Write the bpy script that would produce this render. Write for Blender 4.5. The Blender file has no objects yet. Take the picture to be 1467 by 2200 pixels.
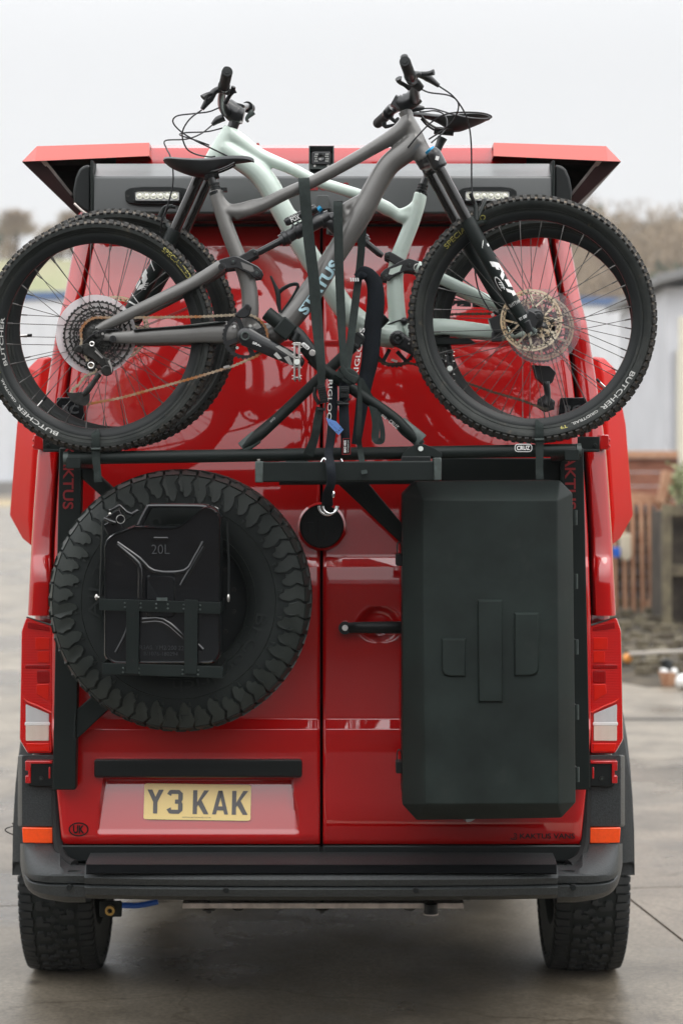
import bpy, bmesh, math, random
from math import sin, cos, pi, radians, sqrt, atan2
from mathutils import Vector, Matrix, noise

random.seed(7)
SC = bpy.context.scene
COL = SC.collection

# ------------------------------------------------------------------ camera, sky, sun, exposure
F, CX, CY, H = 4230.0, 733.5, 1010.0, 1.92
cam_data = bpy.data.cameras.new('camera')
cam = bpy.data.objects.new('camera', cam_data)
COL.objects.link(cam)
cam.location = (0, 0, H)
cam.rotation_euler = (radians(90), 0, 0)
cam_data.sensor_fit = 'VERTICAL'
cam_data.sensor_height = 36.0
cam_data.lens = F / 2200.0 * 36.0
cam_data.shift_y = (CY - 1100.0) / 2200.0
cam_data.clip_start = 0.1
cam_data.clip_end = 3000.0
cam_data.dof.use_dof = True
cam_data.dof.focus_distance = 6.05
cam_data.dof.aperture_fstop = 2.8
SC.camera = cam

world = bpy.data.worlds.new("World")
SC.world = world
world.use_nodes = True
wn = world.node_tree
wn.nodes.clear()
SUN_EL, SUN_ROT = radians(52), radians(125)
sky = wn.nodes.new('ShaderNodeTexSky')
sky.sky_type = 'NISHITA'
sky.sun_disc = False
sky.sun_elevation = SUN_EL
sky.sun_rotation = SUN_ROT
sky.dust_density = 4.0
hs = wn.nodes.new('ShaderNodeHueSaturation')
hs.inputs['Saturation'].default_value = 0.25
bg1 = wn.nodes.new('ShaderNodeBackground')
bg1.inputs['Strength'].default_value = 0.05
bg1.inputs['Strength'].default_value *= 0.6
tc = wn.nodes.new('ShaderNodeTexCoord')
sp = wn.nodes.new('ShaderNodeSeparateXYZ')
mr = wn.nodes.new('ShaderNodeMapRange')
mr.interpolation_type = 'SMOOTHSTEP'
mr.inputs['From Min'].default_value = 0.19
mr.inputs['From Max'].default_value = 0.55
mr.inputs['To Min'].default_value = 0.80
mr.inputs['To Max'].default_value = 2.5
nz = wn.nodes.new('ShaderNodeTexNoise')
nz.inputs['Scale'].default_value = 2.2
nz.inputs['Detail'].default_value = 4.0
mrn = wn.nodes.new('ShaderNodeMapRange')
mrn.inputs['To Min'].default_value = 0.94
mrn.inputs['To Max'].default_value = 1.06
mul = wn.nodes.new('ShaderNodeMath'); mul.operation = 'MULTIPLY'
bg2 = wn.nodes.new('ShaderNodeBackground')
bg2.inputs['Color'].default_value = (0.975, 0.985, 1.0, 1)
add = wn.nodes.new('ShaderNodeAddShader')
wo = wn.nodes.new('ShaderNodeOutputWorld')
L = wn.links.new
L(sky.outputs['Color'], hs.inputs['Color'])
L(hs.outputs['Color'], bg1.inputs['Color'])
L(tc.outputs['Generated'], sp.inputs[0])
L(sp.outputs['Z'], mr.inputs['Value'])
L(tc.outputs['Generated'], nz.inputs['Vector'])
L(nz.outputs['Fac'], mrn.inputs['Value'])
L(mr.outputs['Result'], mul.inputs[0])
L(mrn.outputs['Result'], mul.inputs[1])
L(mul.outputs[0], bg2.inputs['Strength'])
L(bg1.outputs[0], add.inputs[0])
L(bg2.outputs[0], add.inputs[1])
L(add.outputs[0], wo.inputs['Surface'])

sun_data = bpy.data.lights.new('sun', 'SUN')
sun_data.energy = 0.6
sun_data.angle = radians(25)
sun_data.color = (1.0, 0.95, 0.88)
sun = bpy.data.objects.new('sun', sun_data)
COL.objects.link(sun)
# light comes from the right and slightly from behind the camera
sd = Vector((0.62 * cos(SUN_EL), -0.78 * cos(SUN_EL), sin(SUN_EL)))
sun.rotation_euler = (sd).to_track_quat('Z', 'Y').to_euler()

SC.view_settings.view_transform = 'Standard'
SC.view_settings.look = 'None'
SC.view_settings.gamma = 1.0
SC.view_settings.exposure = 0.0
SC.view_settings.use_curve_mapping = False
SC.cycles.max_bounces = 8
SC.cycles.transparent_max_bounces = 12
SC.cycles.caustics_reflective = False
SC.cycles.caustics_refractive = False
SC.cycles.sample_clamp_indirect = 4.0

# ------------------------------------------------------------------ helpers
def P(x, y, Y):
    return Vector(((x - CX) * Y / F, Y, H - (y - CY) * Y / F))

def S(px, Y):
    return px * Y / F

def mx(x):
    return 1380.5 - x

ORG = {}

def empty(name, loc, label=None, cat=None, group=None):
    o = bpy.data.objects.new(name, None)
    COL.objects.link(o)
    o.location = loc
    o.empty_display_size = 0.1
    ORG[o.name] = Vector(loc)
    if label: o['label'] = label
    if cat: o['category'] = cat
    if group: o['group'] = group
    return o

def tag(o, label=None, cat=None, group=None, kind=None):
    if label: o['label'] = label
    if cat: o['category'] = cat
    if group: o['group'] = group
    if kind: o['kind'] = kind
    return o

def catmull(pts, n=6):
    pts = [Vector(p) for p in pts]
    if len(pts) < 3:
        return pts
    out = []
    ext = [pts[0] * 2 - pts[1]] + pts + [pts[-1] * 2 - pts[-2]]
    for i in range(1, len(ext) - 2):
        p0, p1, p2, p3 = ext[i - 1:i + 3]
        for k in range(n):
            t = k / n
            out.append(0.5 * ((2 * p1) + (p2 - p0) * t + (2 * p0 - 5 * p1 + 4 * p2 - p3) * t * t + (3 * p1 - p0 - 3 * p2 + p3) * t ** 3))
    out.append(pts[-1])
    return out

def lerp_list(v, m):
    out = []
    for i in range(m):
        t = i / (m - 1) * (len(v) - 1)
        k = min(int(t), len(v) - 2)
        out.append(v[k] + (v[k + 1] - v[k]) * (t - k))
    return out

class MB:
    def __init__(s):
        s.bm = bmesh.new()
        s.mi = 0
    def face(s, vs):
        try:
            f = s.bm.faces.new(vs)
            f.material_index = s.mi
            return f
        except ValueError:
            return None
    def v(s, p):
        return s.bm.verts.new(p)
    def ring_strip(s, rings, closed=True, capa=True, capb=True):
        R = [[s.v(p) for p in r] for r in rings]
        n = len(R[0])
        for a, b in zip(R, R[1:]):
            for i in range(n if closed else n - 1):
                j = (i + 1) % n
                s.face((a[i], a[j], b[j], b[i]))
        if capa: s.face(list(reversed(R[0])))
        if capb: s.face(R[-1])
        return R
    def tube(s, pts, r, n=10, flat=1.0, smooth=0):
        if smooth: 
            k = len(pts)
            pts2 = catmull(pts, smooth)
            r = lerp_list(r, len(pts2)) if isinstance(r, (list, tuple)) else r
            pts = pts2
        pts = [Vector(p) for p in pts]
        if not isinstance(r, (list, tuple)): r = [r] * len(pts)
        t = (pts[1] - pts[0]).normalized()
        up = Vector((0, 1, 0))
        if abs(t.dot(up)) > 0.95: up = Vector((1, 0, 0))
        u = (up - t * up.dot(t)).normalized()
        rings = []
        for i, p in enumerate(pts):
            a = pts[max(0, i - 1)]; b = pts[min(len(pts) - 1, i + 1)]
            t = (b - a).normalized() if (b - a).length > 1e-9 else t
            u = (u - t * u.dot(t)).normalized()
            w = t.cross(u)
            rings.append([p + u * (cos(2 * pi * k / n) * r[i] * flat) + w * (sin(2 * pi * k / n) * r[i]) for k in range(n)])
        s.ring_strip(rings)
    def cyl(s, a, b, r, n=16, r2=None):
        s.tube([a, b], [r, r if r2 is None else r2], n)
    def box(s, c, size, rot=None):
        c = Vector(c); hx, hy, hz = size[0] / 2, size[1] / 2, size[2] / 2
        M = rot if rot is not None else Matrix.Identity(3)
        vs = [s.v(c + M @ Vector((x * hx, y * hy, z * hz))) for x in (-1, 1) for y in (-1, 1) for z in (-1, 1)]
        for q in ((0, 1, 3, 2), (4, 6, 7, 5), (0, 4, 5, 1), (2, 3, 7, 6), (0, 2, 6, 4), (1, 5, 7, 3)):
            s.face([vs[i] for i in q])
    def prism(s, front, dvec):
        a = [s.v(p) for p in front]
        b = [s.v(Vector(p) + Vector(dvec)) for p in front]
        s.face(a); s.face(list(reversed(b)))
        n = len(a)
        for i in range(n):
            j = (i + 1) % n
            s.face((a[j], a[i], b[i], b[j]))
    def pxp(s, poly, Yf, depth):
        s.prism([P(x, y, Yf) for x, y in poly], (0, depth, 0))
    def taper(s, poly_a, Ya, poly_b, Yb):
        s.ring_strip([[P(x, y, Ya) for x, y in poly_a], [P(x, y, Yb) for x, y in poly_b]])
    def lathe(s, c, prof, n=48, closed=True, axis='Y', jitter=None):
        c = Vector(c)
        rings = []
        for k in range(n):
            a = 2 * pi * k / n
            if axis == 'Y':
                rings.append([c + Vector((cos(a) * r, y, sin(a) * r)) for r, y in prof])
            elif axis == 'X':
                rings.append([c + Vector((y, cos(a) * r, sin(a) * r)) for r, y in prof])
            else:
                rings.append([c + Vector((cos(a) * r, sin(a) * r, y)) for r, y in prof])
        R = [[s.v(p) for p in r] for r in rings]
        m = len(prof)
        for k in range(n):
            a, b = R[k], R[(k + 1) % n]
            for i in range(m if closed else m - 1):
                j = (i + 1) % m
                s.face((a[i], a[j], b[j], b[i]))
    def disc(s, c, r, depth, n=32):
        c = Vector(c)
        s.prism([c + Vector((cos(2 * pi * k / n) * r, 0, sin(2 * pi * k / n) * r)) for k in range(n)], (0, depth, 0))
    def sphere(s, c, r, n=12, sc=(1, 1, 1)):
        M = Matrix.Translation(c) @ Matrix.Diagonal((r * sc[0], r * sc[1], r * sc[2], 1))
        bmesh.ops.create_uvsphere(s.bm, u_segments=n, v_segments=max(6, n // 2 + 1), radius=1.0, matrix=M)
    def ringprism(s, outer, inner, dvec):
        n = len(outer); d = Vector(dvec)
        A = [s.v(p) for p in outer]; B = [s.v(p) for p in inner]
        C = [s.v(Vector(p) + d) for p in outer]; D = [s.v(Vector(p) + d) for p in inner]
        for i in range(n):
            j = (i + 1) % n
            s.face((A[i], A[j], B[j], B[i])); s.face((C[j], C[i], D[i], D[j]))
            s.face((A[j], A[i], C[i], C[j])); s.face((B[i], B[j], D[j], D[i]))
    def grid(s, rows, flip=False):
        R = [[s.v(p) for p in r] for r in rows]
        for a, b in zip(R, R[1:]):
            for i in range(len(a) - 1):
                q = (a[i], a[i + 1], b[i + 1], b[i])
                s.face(q if not flip else tuple(reversed(q)))

def rounded(poly, r, n=4):
    """round the corners of a 2-D polygon (px)"""
    out = []
    m = len(poly)
    for i in range(m):
        p0, p1, p2 = Vector(poly[i - 1]), Vector(poly[i]), Vector(poly[(i + 1) % m])
        d0 = (p0 - p1); d2 = (p2 - p1)
        rr = min(r, d0.length * 0.45, d2.length * 0.45)
        a = p1 + d0.normalized() * rr; b = p1 + d2.normalized() * rr
        for k in range(n + 1):
            t = k / n
            q = a * (1 - t) ** 2 + p1 * 2 * t * (1 - t) + b * t * t
            out.append((q.x, q.y))
    return out

def rect(x0, y0, x1, y1):
    return [(x0, y0), (x1, y0), (x1, y1), (x0, y1)]

def circ(cx, cy, r, n=32, a0=0):
    return [(cx + cos(2 * pi * k / n + a0) * r, cy + sin(2 * pi * k / n + a0) * r) for k in range(n)]

def finish(name, me, mats, parent, bevel, seg):
    for m in (mats if isinstance(mats, (list, tuple)) else [mats]):
        me.materials.append(m)
    o = bpy.data.objects.new(name, me)
    COL.objects.link(o)
    if parent is not None:
        o.parent = parent
    ORG[o.name] = ORG[parent.name] if parent is not None else ORG.get(name, Vector((0, 0, 0)))
    if bevel:
        b = o.modifiers.new('bevel', 'BEVEL')
        b.width = bevel; b.segments = seg; b.limit_method = 'ANGLE'; b.angle_limit = radians(28)
        b.harden_normals = False
    return o

def obj(name, mb, mats, parent=None, bevel=0, seg=2, ang=38, origin=None, flat=False):
    """link what mb collected as one mesh object; world coordinates are moved to the thing's own origin"""
    bm = mb.bm
    org = ORG[parent.name] if parent is not None else Vector(origin) if origin is not None else None
    if org is None:
        xs = [v.co for v in bm.verts]
        lo = Vector((min(v.x for v in xs), min(v.y for v in xs), min(v.z for v in xs)))
        hi = Vector((max(v.x for v in xs), max(v.y for v in xs), max(v.z for v in xs)))
        org = Vector(((lo.x + hi.x) / 2, (lo.y + hi.y) / 2, lo.z))
    bmesh.ops.recalc_face_normals(bm, faces=bm.faces)
    bmesh.ops.translate(bm, verts=bm.verts, vec=-org)
    me = bpy.data.meshes.new(name)
    bm.to_mesh(me); bm.free()
    if not flat:
        me.polygons.foreach_set('use_smooth', [True] * len(me.polygons))
        me.set_sharp_from_angle(angle=radians(ang))
    o = finish(name, me, mats, parent, bevel, seg)
    if parent is None:
        o.location = org
        ORG[o.name] = org
    return o

def obj_each(name, mb, mats, parent, **k):
    """one object per loose piece of what mb collected"""
    bm = mb.bm; bm.verts.index_update(); bm.faces.index_update(); bm.verts.ensure_lookup_table()
    seen = set(); out = []
    for v0 in bm.verts:
        if v0.index in seen: continue
        stack = [v0]; isl = set()
        while stack:
            v = stack.pop()
            if v.index in isl: continue
            isl.add(v.index); stack.extend(e.other_vert(v) for e in v.link_edges)
        seen |= isl
        nb = MB(); mp = {}
        for i in sorted(isl): mp[i] = nb.bm.verts.new(bm.verts[i].co)
        fs = {f for i in isl for f in bm.verts[i].link_faces}
        for f in sorted(fs, key=lambda q: q.index):
            nf = nb.bm.faces.new([mp[v.index] for v in f.verts]); nf.material_index = f.material_index
        out.append(obj(name, nb, mats, parent, **k))
    bm.free()
    return out

def structure(name, mb, mats, **k):
    return tag(obj(name, mb, mats, **k), kind='structure')

# ---- lettering: flat print as thin raised meshes
_tc = {}
def text_mesh(s, bold=0.0, res=3):
    key = (s, bold)
    if key in _tc: return _tc[key]
    cu = bpy.data.curves.new('t', 'FONT')
    cu.body = s; cu.size = 1.0; cu.offset = bold; cu.resolution_u = res
    cu.extrude = 0.0
    ob = bpy.data.objects.new('t', cu)
    COL.objects.link(ob)
    dg = bpy.context.evaluated_depsgraph_get()
    me = bpy.data.meshes.new_from_object(ob.evaluated_get(dg))
    bpy.data.objects.remove(ob); bpy.data.curves.remove(cu)
    vs = [v.co.copy() for v in me.vertices]
    fs = [tuple(p.vertices) for p in me.polygons]
    bpy.data.meshes.remove(me)
    x0 = min(v.x for v in vs); x1 = max(v.x for v in vs)
    y0 = min(v.y for v in vs); y1 = max(v.y for v in vs)
    vs = [((v.x - x0) / (x1 - x0), (v.y - y0) / (y1 - y0)) for v in vs]
    _tc[key] = (vs, fs)
    return _tc[key]

def letters(name, s, mat, parent, fmap, bold=0.02, cuts=0):
    """fmap(u, v) -> world point, u and v in 0..1 over the word's box"""
    vs, fs = text_mesh(s, bold)
    mb = MB()
    V = [mb.v(Vector((u, v, 0))) for u, v in vs]
    for f in fs: mb.face([V[i] for i in f])
    if cuts:
        bm = mb.bm
        for k in range(1, cuts):
            for co, no in ((Vector((k / cuts, 0, 0)), Vector((1, 0, 0))), (Vector((0, k / cuts, 0)), Vector((0, 1, 0)))):
                bmesh.ops.bisect_plane(bm, geom=bm.verts[:] + bm.edges[:] + bm.faces[:], plane_co=co, plane_no=no)
    for v in mb.bm.verts:
        v.co = fmap(v.co.x, v.co.y)
    return obj(name, mb, mat, parent, flat=True)

def flat_text(name, s, mat, parent, a, b, h, Y, bold=0.02, slant=0):
    """word from px point a to px point b along its baseline, h px tall, facing the camera side at depth Y"""
    a = Vector(a); b = Vector(b); d = b - a
    n = Vector((d.y, -d.x)).normalized()     # up in px space is -y
    def fm(u, v):
        q = a + d * u + n * (h * v) + d.normalized() * (slant * v * h)
        return P(q.x, q.y, Y)
    return letters(name, s, mat, parent, fm, bold)

# ------------------------------------------------------------------ materials
def newmat(name):
    m = bpy.data.materials.new(name); m.use_nodes = True
    nt = m.node_tree
    return m, nt, nt.nodes['Principled BSDF']

def N(nt, t, **kw):
    n = nt.nodes.new(t)
    for k, v in kw.items():
        if k in n.inputs: n.inputs[k].default_value = v
        else: setattr(n, k, v)
    return n

def mat(name, col, rough=0.5, metal=0.0, coat=0.0, var=0.0, vscale=8.0, bump=0.0, bscale=200.0,
        rvar=0.0, spec=0.5, col2=None, dirt=None, dscale=5.0, dlo=0.5, dhi=0.7, coord='Object', ior=1.5, coatrough=0.03, stretch=None):
    m, nt, b = newmat(name)
    l = nt.links.new
    b.inputs['Base Color'].default_value = (*col, 1)
    b.inputs['Roughness'].default_value = rough
    b.inputs['Metallic'].default_value = metal
    b.inputs['Coat Weight'].default_value = coat
    b.inputs['Coat Roughness'].default_value = coatrough
    b.inputs['Coat IOR'].default_value = ior
    b.inputs['Specular IOR Level'].default_value = spec
    tcn = nt.nodes.new('ShaderNodeTexCoord')
    vec = tcn.outputs[coord]
    if stretch:
        mp = nt.nodes.new('ShaderNodeMapping'); mp.inputs['Scale'].default_value = stretch
        l(vec, mp.inputs['Vector']); vec = mp.outputs['Vector']
    last = None
    if var or col2:
        n = N(nt, 'ShaderNodeTexNoise', Scale=vscale, Detail=6.0, Roughness=0.6)
        l(vec, n.inputs['Vector'])
        mixn = nt.nodes.new('ShaderNodeMix'); mixn.data_type = 'RGBA'
        c2 = col2 if col2 else tuple(c * (1 + var) for c in col)
        c1 = col if col2 else tuple(c * (1 - var) for c in col)
        mixn.inputs[6].default_value = (*c1, 1); mixn.inputs[7].default_value = (*c2, 1)
        rm = N(nt, 'ShaderNodeMapRange'); rm.inputs[1].default_value = 0.35; rm.inputs[2].default_value = 0.65
        l(n.outputs['Fac'], rm.inputs[0]); l(rm.outputs[0], mixn.inputs[0])
        last = mixn.outputs[2]
        if rvar:
            rr = N(nt, 'ShaderNodeMapRange'); rr.inputs[1].default_value = 0.3; rr.inputs[2].default_value = 0.7
            rr.inputs[3].default_value = max(0.02, rough - rvar); rr.inputs[4].default_value = rough + rvar
            l(n.outputs['Fac'], rr.inputs[0]); l(rr.outputs[0], b.inputs['Roughness'])
    if dirt:
        n2 = N(nt, 'ShaderNodeTexNoise', Scale=dscale, Detail=8.0, Roughness=0.68)
        l(vec, n2.inputs['Vector'])
        rm2 = N(nt, 'ShaderNodeMapRange'); rm2.inputs[1].default_value = dlo; rm2.inputs[2].default_value = dhi
        l(n2.outputs['Fac'], rm2.inputs[0])
        mx2 = nt.nodes.new('ShaderNodeMix'); mx2.data_type = 'RGBA'
        mx2.inputs[6].default_value = (*col, 1); mx2.inputs[7].default_value = (*dirt, 1)
        if last: l(last, mx2.inputs[6])
        l(rm2.outputs[0], mx2.inputs[0])
        last = mx2.outputs[2]
    if last: l(last, b.inputs['Base Color'])
    if bump:
        n3 = N(nt, 'ShaderNodeTexNoise', Scale=bscale, Detail=3.0, Roughness=0.6)
        l(vec, n3.inputs['Vector'])
        bp = N(nt, 'ShaderNodeBump', Strength=bump, Distance=0.002)
        l(n3.outputs['Fac'], bp.inputs['Height']); l(bp.outputs['Normal'], b.inputs['Normal'])
    return m

def car_paint(name, col, bump=0.0, coat=1.0, ior=1.9, rough=0.35, crough=0.02):
    """gloss paint with slight orange peel and fine dried rain marks"""
    m, nt, b = newmat(name)
    l = nt.links.new
    tcn = nt.nodes.new('ShaderNodeTexCoord')
    n = N(nt, 'ShaderNodeTexNoise', Scale=3.0, Detail=3.0)
    l(tcn.outputs['Object'], n.inputs['Vector'])
    mixn = nt.nodes.new('ShaderNodeMix'); mixn.data_type = 'RGBA'
    mixn.inputs[6].default_value = (*[c * 0.93 for c in col], 1); mixn.inputs[7].default_value = (*[c * 1.07 for c in col], 1)
    l(n.outputs['Fac'], mixn.inputs[0]); l(mixn.outputs[2], b.inputs['Base Color'])
    b.inputs['Roughness'].default_value = rough
    b.inputs['Specular IOR Level'].default_value = 0.12
    b.inputs['Coat Weight'].default_value = coat
    b.inputs['Coat IOR'].default_value = ior
    v = N(nt, 'ShaderNodeTexVoronoi', Scale=160.0); v.feature = 'F1'
    l(tcn.outputs['Object'], v.inputs['Vector'])
    big = N(nt, 'ShaderNodeTexNoise', Scale=14.0, Detail=6.0)
    l(tcn.outputs['Object'], big.inputs['Vector'])
    r1 = N(nt, 'ShaderNodeMapRange'); r1.inputs[1].default_value = 0.12; r1.inputs[2].default_value = 0.0
    l(v.outputs['Distance'], r1.inputs[0])
    r2 = N(nt, 'ShaderNodeMapRange'); r2.inputs[1].default_value = 0.55; r2.inputs[2].default_value = 0.7
    l(big.outputs['Fac'], r2.inputs[0])
    mm = N(nt, 'ShaderNodeMath', operation='MULTIPLY'); l(r1.outputs[0], mm.inputs[0]); l(r2.outputs[0], mm.inputs[1])
    cr = N(nt, 'ShaderNodeMapRange'); cr.inputs[3].default_value = crough; cr.inputs[4].default_value = 0.3
    l(mm.outputs[0], cr.inputs[0]); l(cr.outputs[0], b.inputs['Coat Roughness'])
    wav = N(nt, 'ShaderNodeTexNoise', Scale=2.2, Detail=1.0); l(tcn.outputs['Object'], wav.inputs['Vector'])
    peel = N(nt, 'ShaderNodeTexNoise', Scale=260.0, Detail=1.0); l(tcn.outputs['Object'], peel.inputs['Vector'])
    b1 = N(nt, 'ShaderNodeBump', Strength=0.04, Distance=0.012); l(wav.outputs['Fac'], b1.inputs['Height'])
    b2 = N(nt, 'ShaderNodeBump', Strength=0.02 + bump, Distance=0.0008); l(peel.outputs['Fac'], b2.inputs['Height'])
    l(b1.outputs['Normal'], b2.inputs['Normal'])
    l(b2.outputs['Normal'], b.inputs['Coat Normal'])
    return m

M = {}
M['red'] = car_paint('gloss red paint', (0.47, 0.0012, 0.0015), ior=1.9)
M['red_pod'] = car_paint('red pod paint', (0.55, 0.006, 0.003), coat=0.2, ior=1.5, rough=0.5, crough=0.2)
M['red_satin'] = car_paint('satin red pod paint', (0.44, 0.030, 0.012), coat=0.9, ior=1.65, crough=0.35)
M['black'] = mat('satin black powder coat', (0.007, 0.011, 0.010), 0.45, var=0.15, vscale=6, bump=0.25, bscale=900, rvar=0.08, spec=0.24)
M['box'] = mat('textured dark grey lid', (0.011, 0.017, 0.015), 0.50, var=0.35, vscale=5, dirt=(.026,.030,.027), dscale=9, dlo=.58, dhi=.9, bump=0.5, bscale=1400, rvar=0.08, spec=0.22)
M['housing'] = mat('dark roof housing', (0.016, 0.021, 0.020), 0.34, var=0.12, vscale=5, bump=0.3, bscale=900, rvar=0.05, spec=1.0, coat=0.5, coatrough=0.3)
M['plastic'] = mat('grained bumper plastic', (0.030, 0.034, 0.035), 0.42, var=0.35, vscale=170, bump=1.0, bscale=200, rvar=0.08, dirt=(0.10, 0.085, 0.065), dscale=30, dlo=0.68, dhi=0.9, spec=0.38)
M['trim'] = mat('smooth black trim', (0.008, 0.010, 0.010), 0.38, var=0.1, bump=0.1, bscale=600, spec=0.3)
M['deepblack'] = mat('deep black rubber and gap backing', (0.004, 0.004, 0.004), 0.8)
M['gloss_black'] = mat('gloss black steel', (0.006, 0.007, 0.008), 0.16, coat=0.6, var=0.2, vscale=20, bump=0.08, bscale=60, dirt=(0.03, 0.03, 0.028), dscale=12, dlo=0.62, dhi=0.85)
M['strap'] = mat('woven black webbing', (0.020, 0.027, 0.025), 0.85, var=0.2, vscale=40, bump=0.9, bscale=900, spec=0.25)
M['fabric'] = mat('black quilted sleeve', (0.010, 0.013, 0.017), 0.9, var=0.3, vscale=10, bump=0.8, bscale=300, spec=0.2)
M['rubber'] = mat('mtb sidewall rubber', (0.012, 0.015, 0.014), 0.55, col2=(0.028, 0.031, 0.028), vscale=14, dirt=(0.13, 0.10, 0.07), dscale=22, dlo=0.60, dhi=0.85, bump=0.5, bscale=200, spec=0.28)
M['rubber_mud'] = mat('muddy tread rubber', (0.075, 0.066, 0.055), 0.8, col2=(0.20, 0.17, 0.135), vscale=10, dirt=(0.26, 0.19, 0.12), dscale=26, dlo=0.56, dhi=0.75, bump=0.6, bscale=250)
M['knob'] = mat('dusty tread knobs', (0.012, 0.013, 0.012), 0.7, col2=(0.035, 0.032, 0.028), vscale=12, bump=0.4, bscale=300)
M['rim'] = mat('black alloy rim', (0.010, 0.012, 0.012), 0.36, dirt=(0.08, 0.07, 0.055), dscale=40, dlo=0.66, dhi=0.9, bump=0.05, spec=0.3)
M['spoke'] = mat('dark steel spoke', (0.12, 0.115, 0.11), 0.3, metal=0.9)
M['tyre_at'] = mat('truck tyre rubber', (0.020, 0.025, 0.023), 0.5, col2=(0.033, 0.039, 0.035), vscale=9, bump=0.3, bscale=350, rvar=0.08, spec=0.3)
M['tyre_groove'] = mat('truck tyre carcass', (0.015, 0.019, 0.018), 0.6, var=0.2, vscale=12, bump=0.2, spec=0.25)
M['raised'] = mat('raised sidewall letters', (0.015, 0.019, 0.018), 0.5, spec=0.3)
M['tyre_rear'] = mat('worn black tread rubber', (0.016, 0.019, 0.020), 0.6, col2=(0.034, 0.036, 0.036), vscale=20, bump=0.4, bscale=250, spec=0.3)
M['grey'] = mat('warm grey frame paint', (0.150, 0.146, 0.138), 0.36, metal=0.3, coat=0.25, var=0.10, vscale=7, dirt=(0.10, 0.085, 0.065), dscale=16, dlo=0.66, dhi=0.9, coatrough=0.2, bump=0.06, bscale=150)
M['mint'] = mat('pale mint frame paint', (0.58, 0.68, 0.61), 0.33, coat=0.5, var=0.04, vscale=6, dirt=(0.36, 0.36, 0.29), dscale=9, dlo=0.6, dhi=0.9, coatrough=0.12)
M['anod'] = mat('black anodised alloy', (0.012, 0.013, 0.014), 0.28, var=0.3, vscale=30, bump=0.08, coat=0.3)
M['stanchion'] = mat('black stanchion tube', (0.018, 0.017, 0.016), 0.15, metal=0.5, coat=0.5)
M['grip'] = mat('rubber grip', (0.015, 0.016, 0.017), 0.75, bump=0.8, bscale=500)
M['saddle'] = mat('saddle cover', (0.020, 0.022, 0.024), 0.5, var=0.15, vscale=20, bump=0.3, bscale=800)
M['cable'] = mat('cable housing', (0.010, 0.010, 0.012), 0.35)
M['silver'] = mat('scuffed silver steel', (0.62, 0.60, 0.57), 0.28, metal=1.0, var=0.15, vscale=40)
M['rotor'] = mat('tarnished brake rotor', (0.72, 0.52, 0.30), 0.4, metal=0.5, col2=(0.85, 0.76, 0.60), vscale=14, dirt=(0.36, 0.17, 0.06), dscale=24, dlo=0.55, dhi=0.72)
M['chain'] = mat('rusty chain', (0.36, 0.30, 0.22), 0.5, metal=0.6, dirt=(0.36, 0.13, 0.03), dscale=11, dlo=0.46, dhi=0.62, var=0.2, vscale=90)
M['chain_dark'] = mat('dull chain', (0.10, 0.08, 0.055), 0.5, metal=0.6, var=0.3, vscale=60)
M['steel_dark'] = mat('blackened steel', (0.035, 0.035, 0.033), 0.38, metal=0.7, var=0.4, vscale=60, dirt=(0.11, 0.08, 0.05), dscale=50, dlo=0.6, dhi=0.85)
M['white'] = mat('white print', (0.78, 0.78, 0.76), 0.5, var=0.05)
M['offwhite'] = mat('pale rubber print', (0.42, 0.42, 0.40), 0.7)
M['yellowprint'] = mat('ochre print', (0.42, 0.38, 0.10), 0.6)
M['ice'] = mat('ice blue print', (0.42, 0.62, 0.68), 0.45, var=0.08, vscale=60)
M['greyprint'] = mat('grey print', (0.035, 0.038, 0.04), 0.5)
M['darkred'] = mat('dark red print and shaded cutouts', (0.24, 0.006, 0.008), 0.5)
M['blackprint'] = mat('black vinyl', (0.005, 0.005, 0.005), 0.5, spec=0.2)
M['plate'] = mat('yellow reflective plate', (0.92, 0.68, 0.25), 0.35, var=0.03, coat=0.4, vscale=3)
M['platechar'] = mat('number plate characters', (0.125, 0.12, 0.12), 0.5)
M['reflector'] = mat('orange red reflector', (0.95, 0.085, 0.01), 0.22, coat=0.6, var=0.06, vscale=80)
M['brass'] = mat('brass fitting', (0.50, 0.32, 0.10), 0.35, metal=0.9)
M['bluetag'] = mat('blue fabric tag', (0.16, 0.32, 0.72), 0.8, bump=0.4, bscale=500)
M['blue'] = mat('blue plastic', (0.02, 0.12, 0.55), 0.4)
M['bluecap'] = mat('blue anodised dial', (0.03, 0.30, 0.55), 0.3, metal=0.5)
M['chrome'] = mat('chrome', (0.8, 0.8, 0.8), 0.08, metal=1.0)
M['pin'] = mat('pale plastic rivet', (0.60, 0.64, 0.60), 0.4)
M['alu'] = mat('bare aluminium bar', (0.62, 0.56, 0.52), 0.5, metal=0.4, var=0.2, vscale=30)
M['zinc'] = mat('grey end cap', (0.050, 0.065, 0.060), 0.5, var=0.3, vscale=50)

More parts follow.
